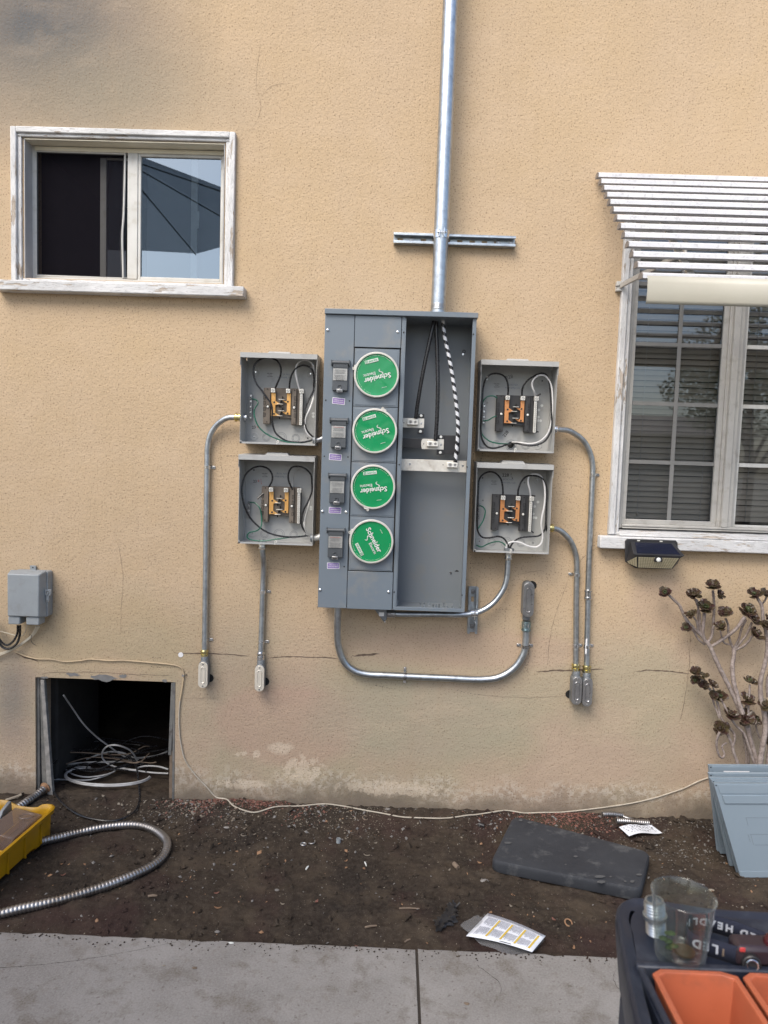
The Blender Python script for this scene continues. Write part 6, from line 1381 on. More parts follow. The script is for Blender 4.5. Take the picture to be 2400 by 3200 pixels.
# ---- kneeling pad
pc = [gpt(c3, x, y, .042) for x, y in ((268, 346), (1018, 545), (968, 752), (146, 590))]
def chamfer(poly, r, n=5):
    out = []; m = len(poly)
    for i in range(m):
        p0, p1, p2 = poly[i - 1], poly[i], poly[(i + 1) % m]; a = p1 + (p0 - p1).normalized() * r; b = p1 + (p2 - p1).normalized() * r
        for k in range(n + 1): t = k / n; out.append(a * (1 - t) ** 2 + p1 * 2 * t * (1 - t) + b * t * t)
    return out
pr = chamfer([Vector((p.x, p.y)) for p in pc], .035); ctr2 = sum(pr, Vector((0, 0))) / len(pr); mb = MB(); vs = []; n = len(pr)
prof = [(.985, -.002), (1.0, .006), (1.0, .030), (.992, .038), (.975, .0425), (.90, .044), (.6, .0445), (.3, .044)]
for s_, z in prof:
    for p in pr:
        q = ctr2 + (p - ctr2) * s_; wv = .0035 * noise.noise(Vector((q.x * 7, q.y * 7, 4))) if z > .03 else 0; vs.append((q.x, q.y, z + wv))
fs = [(i * n + k, i * n + (k + 1) % n, (i + 1) * n + (k + 1) % n, (i + 1) * n + k) for i in range(len(prof) - 1) for k in range(n)]; fs.append(tuple(range((len(prof) - 1) * n, len(prof) * n)))
mb.add(vs, [f_[::-1] for f_ in fs]); obj('kneeling_pad', mb, FOAM, None, loc=(ctr2.x, ctr2.y, 0), label='thick black foam kneeling pad lying on the soil', cat='kneeling pad')
pad = bpy.data.objects['kneeling_pad']
for i, (x, y, rx, ry) in enumerate([(740, 680, 30, 8), (750, 708, 24, 9), (240, 495, 22, 7), (610, 570, 12, 6), (918, 706, 14, 8), (955, 668, 16, 6), (360, 385, 14, 6), (880, 705, 9, 5), (800, 680, 8, 5), (555, 614, 6, 4), (310, 372, 10, 8)]):
    mb = MB(); rr = random.Random(i); pts = [gpt(c3, x + rx * cos(a_ * .5236) * rr.uniform(.7, 1.15), y + ry * sin(a_ * .5236) * rr.uniform(.7, 1.15), .0475) for a_ in range(12)]
    mb.add(pts, [tuple(range(11, -1, -1))]); obj('dust_patch', mb, pmat('dust', (.075, .078, .082), None, .9) if i == 0 else MATS['dust'], pad, flat=True)

# ---- printed leaflet lying on its plastic bag
L4 = [gpt(c3, x, y, .012) for x, y in ((130, 879), (445, 1013), (372, 1094), (12, 1003))]
L4[2].z, L4[1].z = .014, .018
Lp = lambda u, v, h=0: (L4[0] * (1 - u) + L4[1] * u) * (1 - v) + (L4[3] * (1 - u) + L4[2] * u) * v + Vector((0, 0, h + .006 * sin(pi * u) ))
def patch(u0, v0, u1, v1, h, nu=8, nv=1, m_=None):
    m_ = m_ or MB(); vs = [Lp(u0 + (u1 - u0) * i / nu, v0 + (v1 - v0) * j / nv, h) for j in range(nv + 1) for i in range(nu + 1)]
    return m_.add(vs, [(j * (nu + 1) + i, (j + 1) * (nu + 1) + i, (j + 1) * (nu + 1) + i + 1, j * (nu + 1) + i + 1) for j in range(nv) for i in range(nu)])
lf = obj('leaflet', patch(0, 0, 1, 1, .0, 12, 6), PAPER, None, loc=L4[3], label='white instruction leaflet with yellow bars beside the concrete walk', cat='leaflet'); s_ = lf.modifiers.new('sheet', 'SOLIDIFY'); s_.thickness = .0012
rr = random.Random(5)
for k in range(4):
    u = .255 + k * .218; obj('yellow_bar', patch(u, .16, u + .030, .90, .0012, 2), YBAR, lf, flat=True)
    for half in (0, 1):
        tx = MB(); u0 = u - .195
        for j in range(11):
            uu = u0 + .012 + j * .0155
            v0 = .14 + half * .40 + rr.uniform(0, .02); v1 = v0 + .34 - rr.uniform(0, .12); v = v0
            while v < v1: l = rr.uniform(.02, .07); patch(uu, v, uu + .0075, min(v + l, v1), .0012, 1, 1, tx); v += l + .012
        obj('printed_column', tx, PTEXT, lf, flat=True, kind='stuff')
tx = MB()
for j in range(4):
    u = .03
    while u < .95: l = rr.uniform(.01, .05); patch(u, .025 + j * .022, min(u + l, .96), .035 + j * .022, .0012, 1, 1, tx); u += l + .006
obj('printed_line', tx, PTEXT, lf, flat=True, kind='stuff'); tx = MB(); patch(.50, .955, .68, .985, .0012, 3, 1, tx); obj('printed_title', tx, INKB, lf, flat=True)
B4 = [gpt(c3, x, y, .004) for x, y in ((120, 890), (60, 905), (-10, 935), (-22, 955), (20, 985), (90, 1030), (180, 1075), (240, 1098), (330, 1100), (400, 1060), (440, 1020), (300, 950))]
mb = MB(); cb_ = sum(B4, Vector()) / len(B4); vs = [cb_ + Vector((0, 0, .012))] + [onsoil(p, .010 + .004 * sin(i * 2.3)) for i, p in enumerate(B4)] + [cb_.lerp(onsoil(p), .6) + Vector((0, 0, .012 + .006 * sin(i * 3.1))) for i, p in enumerate(B4)]
n = len(B4); fs = [(1 + i, 1 + (i + 1) % n, 1 + n + (i + 1) % n, 1 + n + i) for i in range(n)] + [(0, 1 + n + i, 1 + n + (i + 1) % n) for i in range(n)]
mb.add(vs, fs); obj('plastic_bag', mb, BAG, None, loc=B4[3], label='clear plastic bag under the printed leaflet', cat='bag')
# handwritten note
N4 = [gpt(c3, x, y, .01) for x, y in ((845, 420), (1022, 400), (1082, 444), (900, 470))]
mb = MB(); Np = lambda u, v, h=0: (N4[0] * (1 - u) + N4[1] * u) * (1 - v) + (N4[3] * (1 - u) + N4[2] * u) * v + Vector((0, 0, h + .008 + .007 * sin(u * 5.2)))
mb.add([Np(i / 10, j / 3) for j in range(4) for i in range(11)], [(j * 11 + i, (j + 1) * 11 + i, (j + 1) * 11 + i + 1, j * 11 + i + 1) for j in range(3) for i in range(10)])
nt_ = obj('note', mb, PAPER, None, loc=N4[0], label='crumpled handwritten note by the conduit offcuts', cat='note')
rr = random.Random(3); mb = MB()
for k in range(46):
    u, v = .06 + .86 * ((k * .127) % 1), .12 + .76 * ((k // 8) / 6); q = [Np(u, v, .0012)]
    for j in range(4): u += rr.uniform(-.02, .03); v += rr.uniform(-.07, .07); q.append(Np(max(.02, min(.98, u)), max(.05, min(.95, v)), .0012))
    mb.tube(q, .0005, 3)
obj('handwriting', mb, INKB, nt_, kind='stuff'); mb = MB(); mb.disc(Np(.90, .35, .001), (0, 0, 1), .0045, 12); obj('punched_hole', mb, INKB, nt_)

# ---- box covers leaning on the wall
cv = [((2216, 2392), (2243, 2660)), ((2216, 2418), (2252, 2668)), ((2218.5, 2431), (2282, 2706)), ((2223, 2437), (2305, 2729)), ((2231, 2448), (2315, 2743))]
nmz = ['rearmost grey cover of the leaning stack, with a white label at its top', 'second grey cover from the wall in the leaning stack', 'middle grey cover of the leaning stack', 'second grey cover from the front in the leaning stack', 'frontmost grey cover of the leaning stack, with a stepped panel']
wd = Vector((.9955, .075, 0)).normalized()
for i, (t_px, b_px) in enumerate(cv):
    b = G(*b_px, 0.002); best = None
    for k in range(0, 500):
        y = -.03 - k * .001; t = W(*t_px, y)
        e = abs((t - b).length - .37)
        if t.z > .1 and (best is None or e < best[0]): best = (e, t)
    t = best[1]; ld = (t - b).normalized(); nn = wd.cross(ld).normalized(); nn = -nn if nn.y > 0 else nn; L = (t - b).length; wdt = .33
    Q = lambda a, l, h=0: b + wd * a + ld * l + nn * h
    def slabx(a0, l0, a1, l1, h0, h1): return [Q(a0, l0, h0), Q(a1, l0, h0), Q(a1, l1, h0), Q(a0, l1, h0), Q(a0, l0, h1), Q(a1, l0, h1), Q(a1, l1, h1), Q(a0, l1, h1)]
    mb = MB(); mb.hexa(slabx(0, 0, wdt, L, -.0012, 0)); co_ = obj('box_cover', mb, COVER, None, loc=b, label=nmz[i], cat='cover', group='box covers leaning on the wall')
    mb = MB(); mb.hexa(slabx(0, 0, .0012, L, -.012, -.0012)); mb.hexa(slabx(0.0012, L - .0012, wdt, L, -.012, -.0012)); obj('folded_edge', mb, COVER, co_)
    mb = MB(); mb.hexa(slabx(.012, L - .040, wdt - .012, L - .004, 0, .0022)); obj('pressed_band', mb, COVER, co_, bevel=.001)
    mb = MB(); mb.hexa(slabx(.004, .002, wdt - .004, .026, 0, .0016)); obj('pressed_band', mb, COVER, co_, bevel=.0008)
    mb = MB(); mb.lathe(Q(.006, L - .008, .0002), nn, [(0, .0026), (.0006, .0026)], 10); obj('screw_hole', mb, DARK, co_)
    if i == 0:
        mb = MB(); mb.hexa(slabx(.055, L - .036, .160, L - .022, .0022, .0026)); lbp = obj('paper_label', mb, STICKW, co_)
        M3 = Matrix((wd, ld, nn)).transposed().to_4x4(); text('SIEMENS', .0085, Q(.085, L - .0305, .0030), INKB, lbp, M=M3, bold=.0004)
    if i == 4:
        mb = MB(); mb.hexa(slabx(.018, L - .078, wdt - .018, L - .045, 0, .0050)); obj('door_lip', mb, COVER, co_, bevel=.0015)
        for (a0, l0, a1, l1) in ((.085, .235, .25, .2365), (.085, .205, .0865, .2365), (.085, .170, .25, .1715), (.085, .130, .0865, .1715), (.090, .128, .25, .1295), (.075, .14, .0765, .17)):
            mb = MB(); mb.hexa(slabx(a0, l0, a1, l1, .0001, .0006)); obj('knockout_line', mb, PANEL, co_)

# ---- cables inside and in front of the hatch
def gcab(label, pts, r, m, cat='cable', group='loose cables in the crawl space', cr=cH, name='cable'):
    P = []
    for q in pts:
        z = q[2] if len(q) > 2 else .012
        P.append(G(*cr(q[0], q[1]), z) + Vector((0, 0, r)))
    P = resample(smooth(P, 8), .015); return obj(name, MB().tube(P, r, 7), m, None, loc=P[0], label=label, cat=cat, group=group)
LOOM = pmat('white_romex', (.40, .41, .42), (.30, .30, .30), .5, 0, 20)
loop = lambda cx, cy, rx, ry, a0, a1, z0, z1, n=14: [(cx + rx * cos(radians(a0 + (a1 - a0) * i / n)), cy - ry * sin(radians(a0 + (a1 - a0) * i / n)), z0 + (z1 - z0) * i / n) for i in range(n + 1)]
gcab('brightest white cable loop nearest the hatch opening', [(585, 1452, .02), (500, 1452, .02)] + loop(700, 1505, 280, 70, 150, 350, .02, .02), .0040, LOOM)
gcab('white cable doubled just inside the brightest loop', [(600, 1462, .03), (510, 1462, .03)] + loop(700, 1503, 272, 62, 150, 352, .026, .026), .0040, LOOM)
gcab('white cable standing up as a round ring amid the pile', [(890, 1430, .02), (880, 1390, .06), (840, 1340, .12), (760, 1310, .16), (700, 1315, .15), (665, 1350, .11), (668, 1400, .06), (720, 1440, .03), (800, 1460, .02), (880, 1470, .02)], .0040, LOOM)
gcab('white cable running level from the right to the middle of the pile', [(1090, 1492, .02), (1000, 1488, .02), (930, 1480, .02), (860, 1470, .03), (780, 1462, .02), (700, 1466, .02)], .0038, LOOM)
gcab('white cable arching off the right post', [(1090, 1465, .03), (1030, 1448, .04), (960, 1443, .04), (900, 1452, .03), (880, 1470, .02)], .0038, LOOM)
gcab('white cable lying along the left foot of the pile', [(345, 1530, .0), (450, 1532, .0), (560, 1535, .0), (640, 1520, .01), (700, 1500, .01), (750, 1470, .02)], .0034, LOOM)
gcab('dim grey cable crossing behind the pile', [(395, 1440, .02), (480, 1430, .03), (600, 1420, .03), (720, 1418, .03), (840, 1412, .03), (900, 1405, .03)], .0045, WGREY)
gcab('grey cable bowed under the round ring', [(430, 1470, .01), (480, 1500, .01), (560, 1515, .01), (660, 1505, .02), (740, 1480, .02), (745, 1465, .02)], .0034, LOOM)
gcab('grey cable rising steeply from the pile to the dark upper left', [(412, 985, .42), (470, 1070, .33), (540, 1170, .24), (620, 1250, .16), (700, 1310, .10), (770, 1360, .05), (840, 1400, .02)], .0038, WGREY)
rr = random.Random(11)
for k, lb in enumerate(['lowest dark cable crossing the pile from the left', 'dark cable lying diagonally over the white ring', 'dark cable arching high behind the pile', 'dark cable reaching the right post', 'dark cable curled at the far left of the pile', 'dark cable passing under the brightest loop', 'dark cable at the back right of the pile']):
    pts = [[(590, 1485, .03), (700, 1440, .05), (800, 1395, .06), (900, 1350, .08), (1020, 1310, .08)], [(440, 1400, .02), (560, 1370, .04), (640, 1310, .08), (680, 1270, .12)], [(790, 1300, .08), (850, 1270, .10), (930, 1250, .11), (1020, 1258, .10), (1090, 1275, .08)], [(690, 1470, .02), (800, 1440, .03), (920, 1400, .04), (1090, 1360, .05)], [(385, 1395, .02), (430, 1365, .04), (520, 1345, .05), (600, 1380, .03), (650, 1440, .02)], [(380, 1480, .01), (500, 1470, .03), (640, 1460, .04), (760, 1465, .03), (900, 1480, .02)], [(820, 1380, .05), (900, 1360, .06), (1000, 1345, .06), (1088, 1330, .06)]][k]
    gcab(lb, pts, .0036, WBLACK)
adj = ['topmost', 'second', 'third', 'fourth', 'fifth', 'sixth', 'seventh', 'eighth', 'ninth', 'last']
for k in range(10):
    r2 = random.Random(200 + k); y0 = 1290 + k * 19; xs = sorted(r2.uniform(390, 1085) for _ in range(5)); z0 = .09 - k * .007
    gcab('%s of the thin dull cables strewn through the crawl space pile' % adj[k], [(x, y0 + r2.uniform(-38, 38), max(.004, z0 + r2.uniform(-.02, .02))) for x in xs], .0028, r2.choice([WGREY, WBLACK, TWIG, WBLACK]))
gcab('grey cable curling at the back of the crawl space', [(560, 1400, .03), (640, 1370, .05), (720, 1352, .06), (800, 1360, .05), (870, 1390, .03), (1000, 1380, .03), (1085, 1350, .04)], .0042, WGREY)
gcab('black cable looping out of the hatch onto the soil', [(840, 1380, .05), (880, 1440, .04), (895, 1520, .015), (903, 1600, .008), (905, 1660, .005), (880, 1730, .004), (820, 1775, .004), (740, 1800, .004), (640, 1795, .004), (520, 1765, .004), (420, 1700, .004), (360, 1630, .006), (325, 1560, .02), (322, 1480, .08), (345, 1430, .10), (400, 1390, .06)], .0042, WBLACK)

# ---- loose debris
def flakes(name, n, m, fx_, size, seed, thick=.35, label=None):
    rr = random.Random(seed); mb = MB(); cnt = 0
    while cnt < n:
        x, y = fx_(rr)
        if x is None or y > -.012 or y < -.872: continue
        if noise.noise(Vector((x * 3.1, y * 4.2, seed))) + .55 * noise.noise(Vector((x * 9, y * 9, seed))) < rr.uniform(-.45, .35): continue
        z = soil_h(x, y) + .0012; s = size * rr.choice([.35, .5, .7, .8, 1, 1.3, 2.0]) * rr.uniform(.6, 1.3); a = rr.uniform(0, 6.28); e = rr.uniform(.25, .8); tz = rr.uniform(-.4, .4) * s
        ca, sa = cos(a) * s, sin(a) * s
        vs = [(x + ca, y + sa, z + tz), (x - sa * e, y + ca * e, z + rr.uniform(0, .3) * s), (x - ca * rr.uniform(.7, 1), y - sa, z - tz + .0005), (x + sa * e, y - ca * e, z + rr.uniform(0, .5) * s), (x, y, z - s * .4), (x, y, z + s * thick)]
        mb.add(vs, [(0, 1, 5), (1, 2, 5), (2, 3, 5), (3, 0, 5), (1, 0, 4), (2, 1, 4), (3, 2, 4), (0, 3, 4)]); cnt += 1
    return obj(name, mb, m, None, loc=(0, -.45, 0), kind='stuff', label=label, flat=True)
uni = lambda rr: (rr.uniform(-1.9, 1.9), -rr.uniform(.0, .88))
near = lambda rr: (rr.uniform(-1.0, 1.9), -abs(rr.gauss(.03, .13)))
pile = lambda cx, cy, sx, sy: (lambda rr: (rr.gauss(cx, sx), -abs(rr.gauss(cy, sy))))
flakes('chips', 2200, CHIP, uni, .0019, 1, label='tiny pale chips and straw scattered on the soil'); flakes('chips', 2600, CHIP, near, .0026, 2, label='tiny pale chips crowded along the foot of the wall')
flakes('pebbles', 500, STONE, uni, .0042, 3, .7, label='small grey stones scattered on the soil'); flakes('pebbles', 700, STONE, near, .0045, 4, .7, label='small grey stones along the foot of the wall')
flakes('clods', 2500, SOIL, uni, .0060, 5, .8, label='small clods of dark soil')
flakes('clods', 260, SOIL, uni, .0125, 31, .6, label='larger crumbling clods of dark soil'); flakes('clods', 160, SOIL, near, .011, 32, .7, label='soil clods banked along the foot of the wall')
flakes('wood_chips', 1500, MULCH, pile(-.60, .03, .15, .05), .0038, 6, label='reddish chips heaped under the sagging cable'); flakes('wood_chips', 1300, MULCH, pile(.80, .05, .13, .045), .0038, 7, label='reddish chips heaped behind the black pad')
flakes('wood_chips', 600, CHIP, pile(-.70, .10, .22, .06), .0045, 8, label='pinkish plaster crumbs near the hatch corner'); flakes('wood_chips', 260, LEAFD, uni, .0055, 9, .2, label='dry leaf bits scattered on the soil')
flakes('wood_chips', 260, STONE, pile(1.22, .20, .10, .1), .004, 10, label='dry litter in front of the leaning covers')
c2 = crop(500, 2200, 1000)
def ringthing(name, label, cat, p, r, t, m, tilt=(.1, .1), oval=1):
    mb = MB(); q = onsoil(p, t * .7); mb.ring(q, (tilt[0], tilt[1], 1), r, t, 22, 6)
    if oval != 1: mb.v = [Vector((q.x + (v.x - q.x) * oval, v.y, v.z)) for v in mb.v]
    return obj(name, mb, m, None, loc=q, label=label, cat=cat)
ringthing('washer', 'pale ring lying beside small leaves below the red chips', 'washer', gpt(c2, 435, 672), .0110, .0022, CHIP)
ringthing('locknut', 'flat square-holed metal ring beside a broken strap', 'locknut', gpt(c2, 744, 714), .0110, .0028, PLATED)
ringthing('metal_ring', 'dark bronze ring on the soil left of the tool cart', 'ring', gpt(c3, 570, 932), .0120, .0024, LEAFD, (.2, -.5))
ringthing('metal_ring', 'small tan ring half buried under the sagging cable', 'ring', gpt(c2, 1064, 595), .0110, .0026, TWIG, (.3, -.3))
mb = MB(); q = onsoil(gpt(c2, 925, 703), .0); mb.lathe(q, (0, .05, 1), [(0, .0090), (.017, .0090), (.017, .0070), (.004, .0070)], 20); obj('bushing', mb, TEL, None, loc=q, label='small grey plastic tube end standing on the soil', cat='bushing')
mb = MB(); q = onsoil(gpt(c2, 790, 722), .003); mb.tube(smooth([q + V(-.014, 0, 0), q + V(-.006, -.005, .001), q + V(.004, -.004, .002), q + V(.009, .004, .003), q + V(.008, .012, .006)], 5), .0024, 6); obj('broken_strap', mb, PLATED, None, loc=q, label='bent bit of grey metal strap beside the square-holed ring', cat='metal scrap')
for lb, cr, x, y, r, m in (('flat light grey stone chip left of the black pad', c3, 113, 703, .0155, CONC), ('flat grey stone in the soil near the walk at lower left', c2, 298, 1160, .011, STONE), ('round plaster disc against the sagging cable', c2, 1180, 552, .012, CONC), ('pinkish stone in the middle of the soil', c2, 607, 952, .010, STONE), ('round clay pebble near the walk under the flexible conduit', cA, 718, 1230, .0075, LEAFD), ('pale stone chip among the litter right of the pad', c3, 1350, 745, .012, CHIP), ('grey flake between the red chips and the ring', c2, 345, 633, .013, CONC), ('pale pebble right of the glass rim', c3, 1520, 832, .006, CHIP)):
    rr = random.Random(lb); mb = MB(); q = onsoil(gpt(cr, x, y), .001); mb.ball(q, r, 10, sx=rr.uniform(.8, 1.1), sy=rr.uniform(.55, .9), sz=.32 if 'pebble' not in lb else .8)
    mb.v = [v + V(noise.noise(v * 200) * r * .25, noise.noise(v * 170) * r * .25, 0) for v in mb.v]; obj('stone', mb, m, None, loc=q, label=lb, cat='stone')
for lb, cr, a, b, r in (('thin pale stick lying level in the middle of the soil', c2, (1240, 1064), (1345, 1070), .0026), ('short flat stick close to the walk', c2, (1062, 1150), (1124, 1151), .0032), ('short stick stub by the walk joint', c2, (1270, 1216), (1298, 1203), .0026), ('brown twig below the flexible conduit bend', cA, (1095, 1062), (1165, 1056), .0040), ('small white stub standing in the soil', c2, (1062, 808), (1070, 826), .0026), ('short white stub lying left of the middle', c2, (757, 842), (770, 828), .0032)):
    p, q = onsoil(gpt(cr, *a), r), onsoil(gpt(cr, *b), r); mb = MB(); mb.tube([p, p.lerp(q, .5) + V(0, .001, .001), q], [r, r * 1.1, r * .7], 7); obj('stick', mb, INKW if 'white' in lb else TWIG, None, loc=p, label=lb, cat='stick')
mb = MB(); p, q = onsoil(gpt(c3, 78, 412), .007), onsoil(gpt(c3, 108, 418), .007); mb.cyl(p, q, .0075, 14); o = obj('tube_offcut', mb, BLACKP, None, loc=p, label='short black tube offcut under the sagging cable near the pad', cat='tube'); mb = MB(); mb.disc(q, (q - p), .0055, 12); obj('bore', mb, DARK, o)
mb = MB(); p, q = onsoil(gpt(c2, 1523, 838), .008), onsoil(gpt(c2, 1545, 858), .008); mb.cyl(p, q, .0085, 14); obj('cork', mb, TWIG, None, loc=p, label='brown cork-like stub left of the black pad', cat='cork')
mb = MB(); p = gpt(cA, 95, 350, .01); p = onsoil(p, .006); mb.tube(smooth([p + V(-.03, .0, .0), p + V(-.01, .004, .006), p + V(.012, .012, .012), p + V(.028, .02, .018)], 5), [.008] * 0 or .006, 7); obj('wood_splinter', mb, CHIP, None, loc=p, label='rough wood splinter against the wall behind the yellow tote', cat='wood')
for i, (cr, x, y, lb) in enumerate([(c2, 1118, 708, 'pale heart-shaped leaf bit right of the grey tube end'), (c2, 1500, 857, 'pinkish leaf by the brown stub'), (c2, 293, 978, 'orange leaf curl in the middle left of the soil'), (c2, 300, 1046, 'small tan leaf below the orange curl'), (c2, 440, 645, 'brown crumpled leaf by the pale ring'), (c2, 482, 675, 'white torn scrap by the pale ring'), (c3, 85, 597, 'pink leaf left of the black pad'), (c3, 255, 850, 'reddish leaf above the leaflet'), (c3, 490, 920, 'brown leaf left of the bronze ring'), (c3, 600, 1055, 'small tan leaf near the leaflet corner'), (c2, 635, 1030, 'golden leaf sliver in the left middle'), (c2, 812, 1022, 'dark pink leaf in the middle'), (c2, 965, 803, 'tan leaf crumb in the middle'), (c2, 1072, 772, 'curled pinkish leaf above the white stub'), (c2, 1025, 1235, 'reddish curled leaf at the edge of the walk'), (cA, 905, 403, 'pale crumpled leaf in front of the hatch'), (cA, 765, 335, 'grey paper crumb at the hatch threshold'), (cA, 468, 887, 'tan leaf scrap inside the conduit loop'), (cA, 1128, 713, 'pale leaf chip inside the conduit bend')]):
    rr = random.Random(i + 90); q = onsoil(gpt(cr, x, y), .002); L = rr.uniform(.007, .013); a = rr.uniform(0, 6.3); mb = MB(); vs = []
    for t in range(5):
        tt_ = t / 4; wv = L * .5 * sin(pi * (tt_ * .9 + .05)); c_ = q + V(cos(a), sin(a), 0) * (tt_ - .5) * 2 * L + V(0, 0, .004 * (tt_ - .5) ** 2 * 4); sd_ = V(-sin(a), cos(a), .3)
        vs += [c_ - sd_ * wv + V(0, 0, .003 * rr.random()), c_ + V(0, 0, -.001), c_ + sd_ * wv]
    mb.add(vs, [(3 * t + k, 3 * t + k + 1, 3 * t + k + 4, 3 * t + k + 3) for t in range(4) for k in range(2)]); o = obj('leaf', mb, [LEAFD, CHIP, MULCH][i % 3] if 'white' not in lb and 'pale' not in lb else CHIP, None, loc=q, label=lb, cat='leaf')
    s_ = o.modifiers.new('sheet', 'SOLIDIFY'); s_.thickness = .0007
# crumpled black rubber rag
q = gpt(c2, 1490, 1105, .012); rg_ = MB(); n = 22; m_ = 12; ax1 = (gpt(c2, 1535, 1050) - gpt(c2, 1450, 1160)); ax1.z = 0; L = ax1.length / 2; ax1.normalize(); ax2 = V(-ax1.y, ax1.x, 0); vs = []
for i in range(n + 1):
    t = i / n * 2 - 1; wv = .020 * (1 - .5 * t * t) * (1 + .3 * sin(i * 1.7)); 
    for j in range(m_):
        a = 2 * pi * j / m_; fold = 1 + .45 * sin(j * 2.6 + i * .25) * (1 - .3 * abs(t)); p = q + ax1 * t * L * (1 + .12 * sin(j * 2.1)) + ax2 * (cos(a) * wv * fold + .008 * sin(i * .4)) + V(0, 0, sin(a) * .011 * fold)
        p.z = max(p.z, soil_h(p.x, p.y) + .0008); vs.append(p)
fs = [(i * m_ + j, i * m_ + (j + 1) % m_, (i + 1) * m_ + (j + 1) % m_, (i + 1) * m_ + j) for i in range(n) for j in range(m_)]; fs += [tuple(range(m_ - 1, -1, -1)), tuple(range(n * m_, (n + 1) * m_))]
rg_.add(vs, fs); o = obj('rag', rg_, RUBBER, None, loc=q, label='crumpled black rubbery rag left of the leaflet', cat='rag')
mb = MB(); e = q + ax1 * L * .9
for dx, dy in ((.018, .012), (-.004, .022), (-.018, .010)): mb.tube(smooth([e, e + V(dx * .6, dy * .6, .006), e + V(dx, dy, .012)], 4), [.0045] * 0 or .0032, 6)
mb.v = [V(v.x, v.y, max(v.z, .001)) for v in mb.v]; obj('torn_end', mb, RUBBER, o, kind='stuff')
# bits on the walk
for i, (cr, x, y, lb, m) in enumerate([(c2, 178, 1368, 'brown leaf on the concrete walk', TWIG), (c2, 370, 1238, 'white plaster smear on the edge of the walk', INKW), (c2, 1590, 1553, 'small dark leaf on the right slab', TWIG), (c2, 20, 1356, 'small pale crumb at the left of the walk', CHIP)]):
    q = G(*cr(x, y), .002); mb = MB(); rr = random.Random(i); mb.ball(q, .009 if i != 3 else .005, 10, sx=1, sy=.55, sz=.2); mb.v = [v + V(noise.noise(v * 150) * .003, noise.noise(v * 130) * .003, 0) for v in mb.v]; obj('leaf' if 'leaf' in lb else 'crumb', mb, m, None, loc=q, label=lb, cat='leaf' if 'leaf' in lb else 'crumb')

rr = random.Random(77); mb = MB()          # soil crumbs spilled on the edge of the walk
for k in range(420):
    x = rr.uniform(-1.6, 1.6); y = -.892 - abs(rr.gauss(0, .022)) * (1 + noise.noise(Vector((x * 4, 0, 0)))); s = rr.uniform(.0012, .0042)
    mb.add([(x - s, y, .001), (x, y - s, .001), (x + s, y, .001), (x, y + s, .001), (x + s * .2, y, .001 + s)], [(0, 1, 4), (1, 2, 4), (2, 3, 4), (3, 0, 4)])
obj('soil_crumbs', mb, SOIL, None, loc=(0, -.9, 0), kind='stuff', label='soil crumbs spilled on the edge of the concrete walk', flat=True)
for i, (pts, w) in enumerate([([(-1.6, -1.02), (-1.2, -1.05), (-.9, -1.0), (-.62, -.90)], .0011), ([(.75, -.90), (.70, -1.0), (.76, -1.12), (.74, -1.25)], .0011), ([(.30, -.95), (.36, -1.03), (.33, -1.10)], .0008)]):
    P = resample(smooth([V(x, y, 0) for x, y in pts], 8), .01); m_ = MB(); vs = []; rr = random.Random(i)
    for q_ in P: j = rr.uniform(-.002, .002); ww = w * rr.uniform(.3, 1.2); vs += [(q_.x - ww + j, q_.y + j - ww, .0006), (q_.x + ww + j, q_.y + j + ww, .0006)]
    m_.add(vs, [(2 * k, 2 * k + 1, 2 * k + 3, 2 * k + 2) for k in range(len(P) - 1)]); obj('hairline_crack', m_, MUD, walk, flat=True)
# ================================================================== TOOL CART in the near right corner
ZT = .818
K = lambda x, y, z=ZT: gpt(c8, x, y, z)
ct_ = thing('tool_cart', 'dark navy plastic tool cart with a worn top in the near right corner', 'tool cart', (.62, -2.0, 0))
oc = [K(100, 620), K(78, 520), K(100, 425), K(170, 365), K(290, 338), K(480, 362), K(800, 410), K(1100, 455), K(1659, 488)]
top = [Vector((p.x, p.y)) for p in smooth(oc, 4)]
e = top[-1]; back = [e + Vector((.35, .0)), Vector((e.x + .35, -2.62))]
lft = [K(300, 1659), K(215, 1300), K(160, 1000), K(125, 800)]; lf2 = [Vector((p.x, p.y)) for p in lft]
poly = top + back + [Vector((lf2[0].x - .005, -2.62))] + lf2
def ringstack(poly, levels, mats, name, par, cap=True, bevel=0):
    # levels: (inset, z)
    c_ = sum(poly, Vector((0, 0))) / len(poly); n = len(poly); vs = []
    a_ = sum(poly[i].x * poly[(i + 1) % n].y - poly[(i + 1) % n].x * poly[i].y for i in range(n)); P_ = poly if a_ > 0 else poly[::-1]
    for ins, z in levels:
        for i in range(n):
            t = (P_[(i + 1) % n] - P_[i - 1]).normalized(); nn = Vector((-t.y, t.x)); q = P_[i] + nn * ins; vs.append((q.x, q.y, z))
    fs = [(i * n + k, i * n + (k + 1) % n, (i + 1) * n + (k + 1) % n, (i + 1) * n + k) for i in range(len(levels) - 1) for k in range(n)]
    if cap: fs.append(tuple(range((len(levels) - 1) * n, len(levels) * n)))
    m__ = MB(); m__.add(vs, fs); return obj(name, m__, mats, par, bevel=bevel)
bx0, by0, bx1 = K(455, 1160).x, K(800, 1128).y, K(1395, 1270).x
ringstack(poly, [(.012, .70), (.004, .765), (0, ZT - .012), (.001, ZT - .003), (.005, ZT + .001), (.010, ZT), (.015, ZT - .003), (.020, ZT - .004)], NAVYP, 'top_tray', ct_, cap=False)
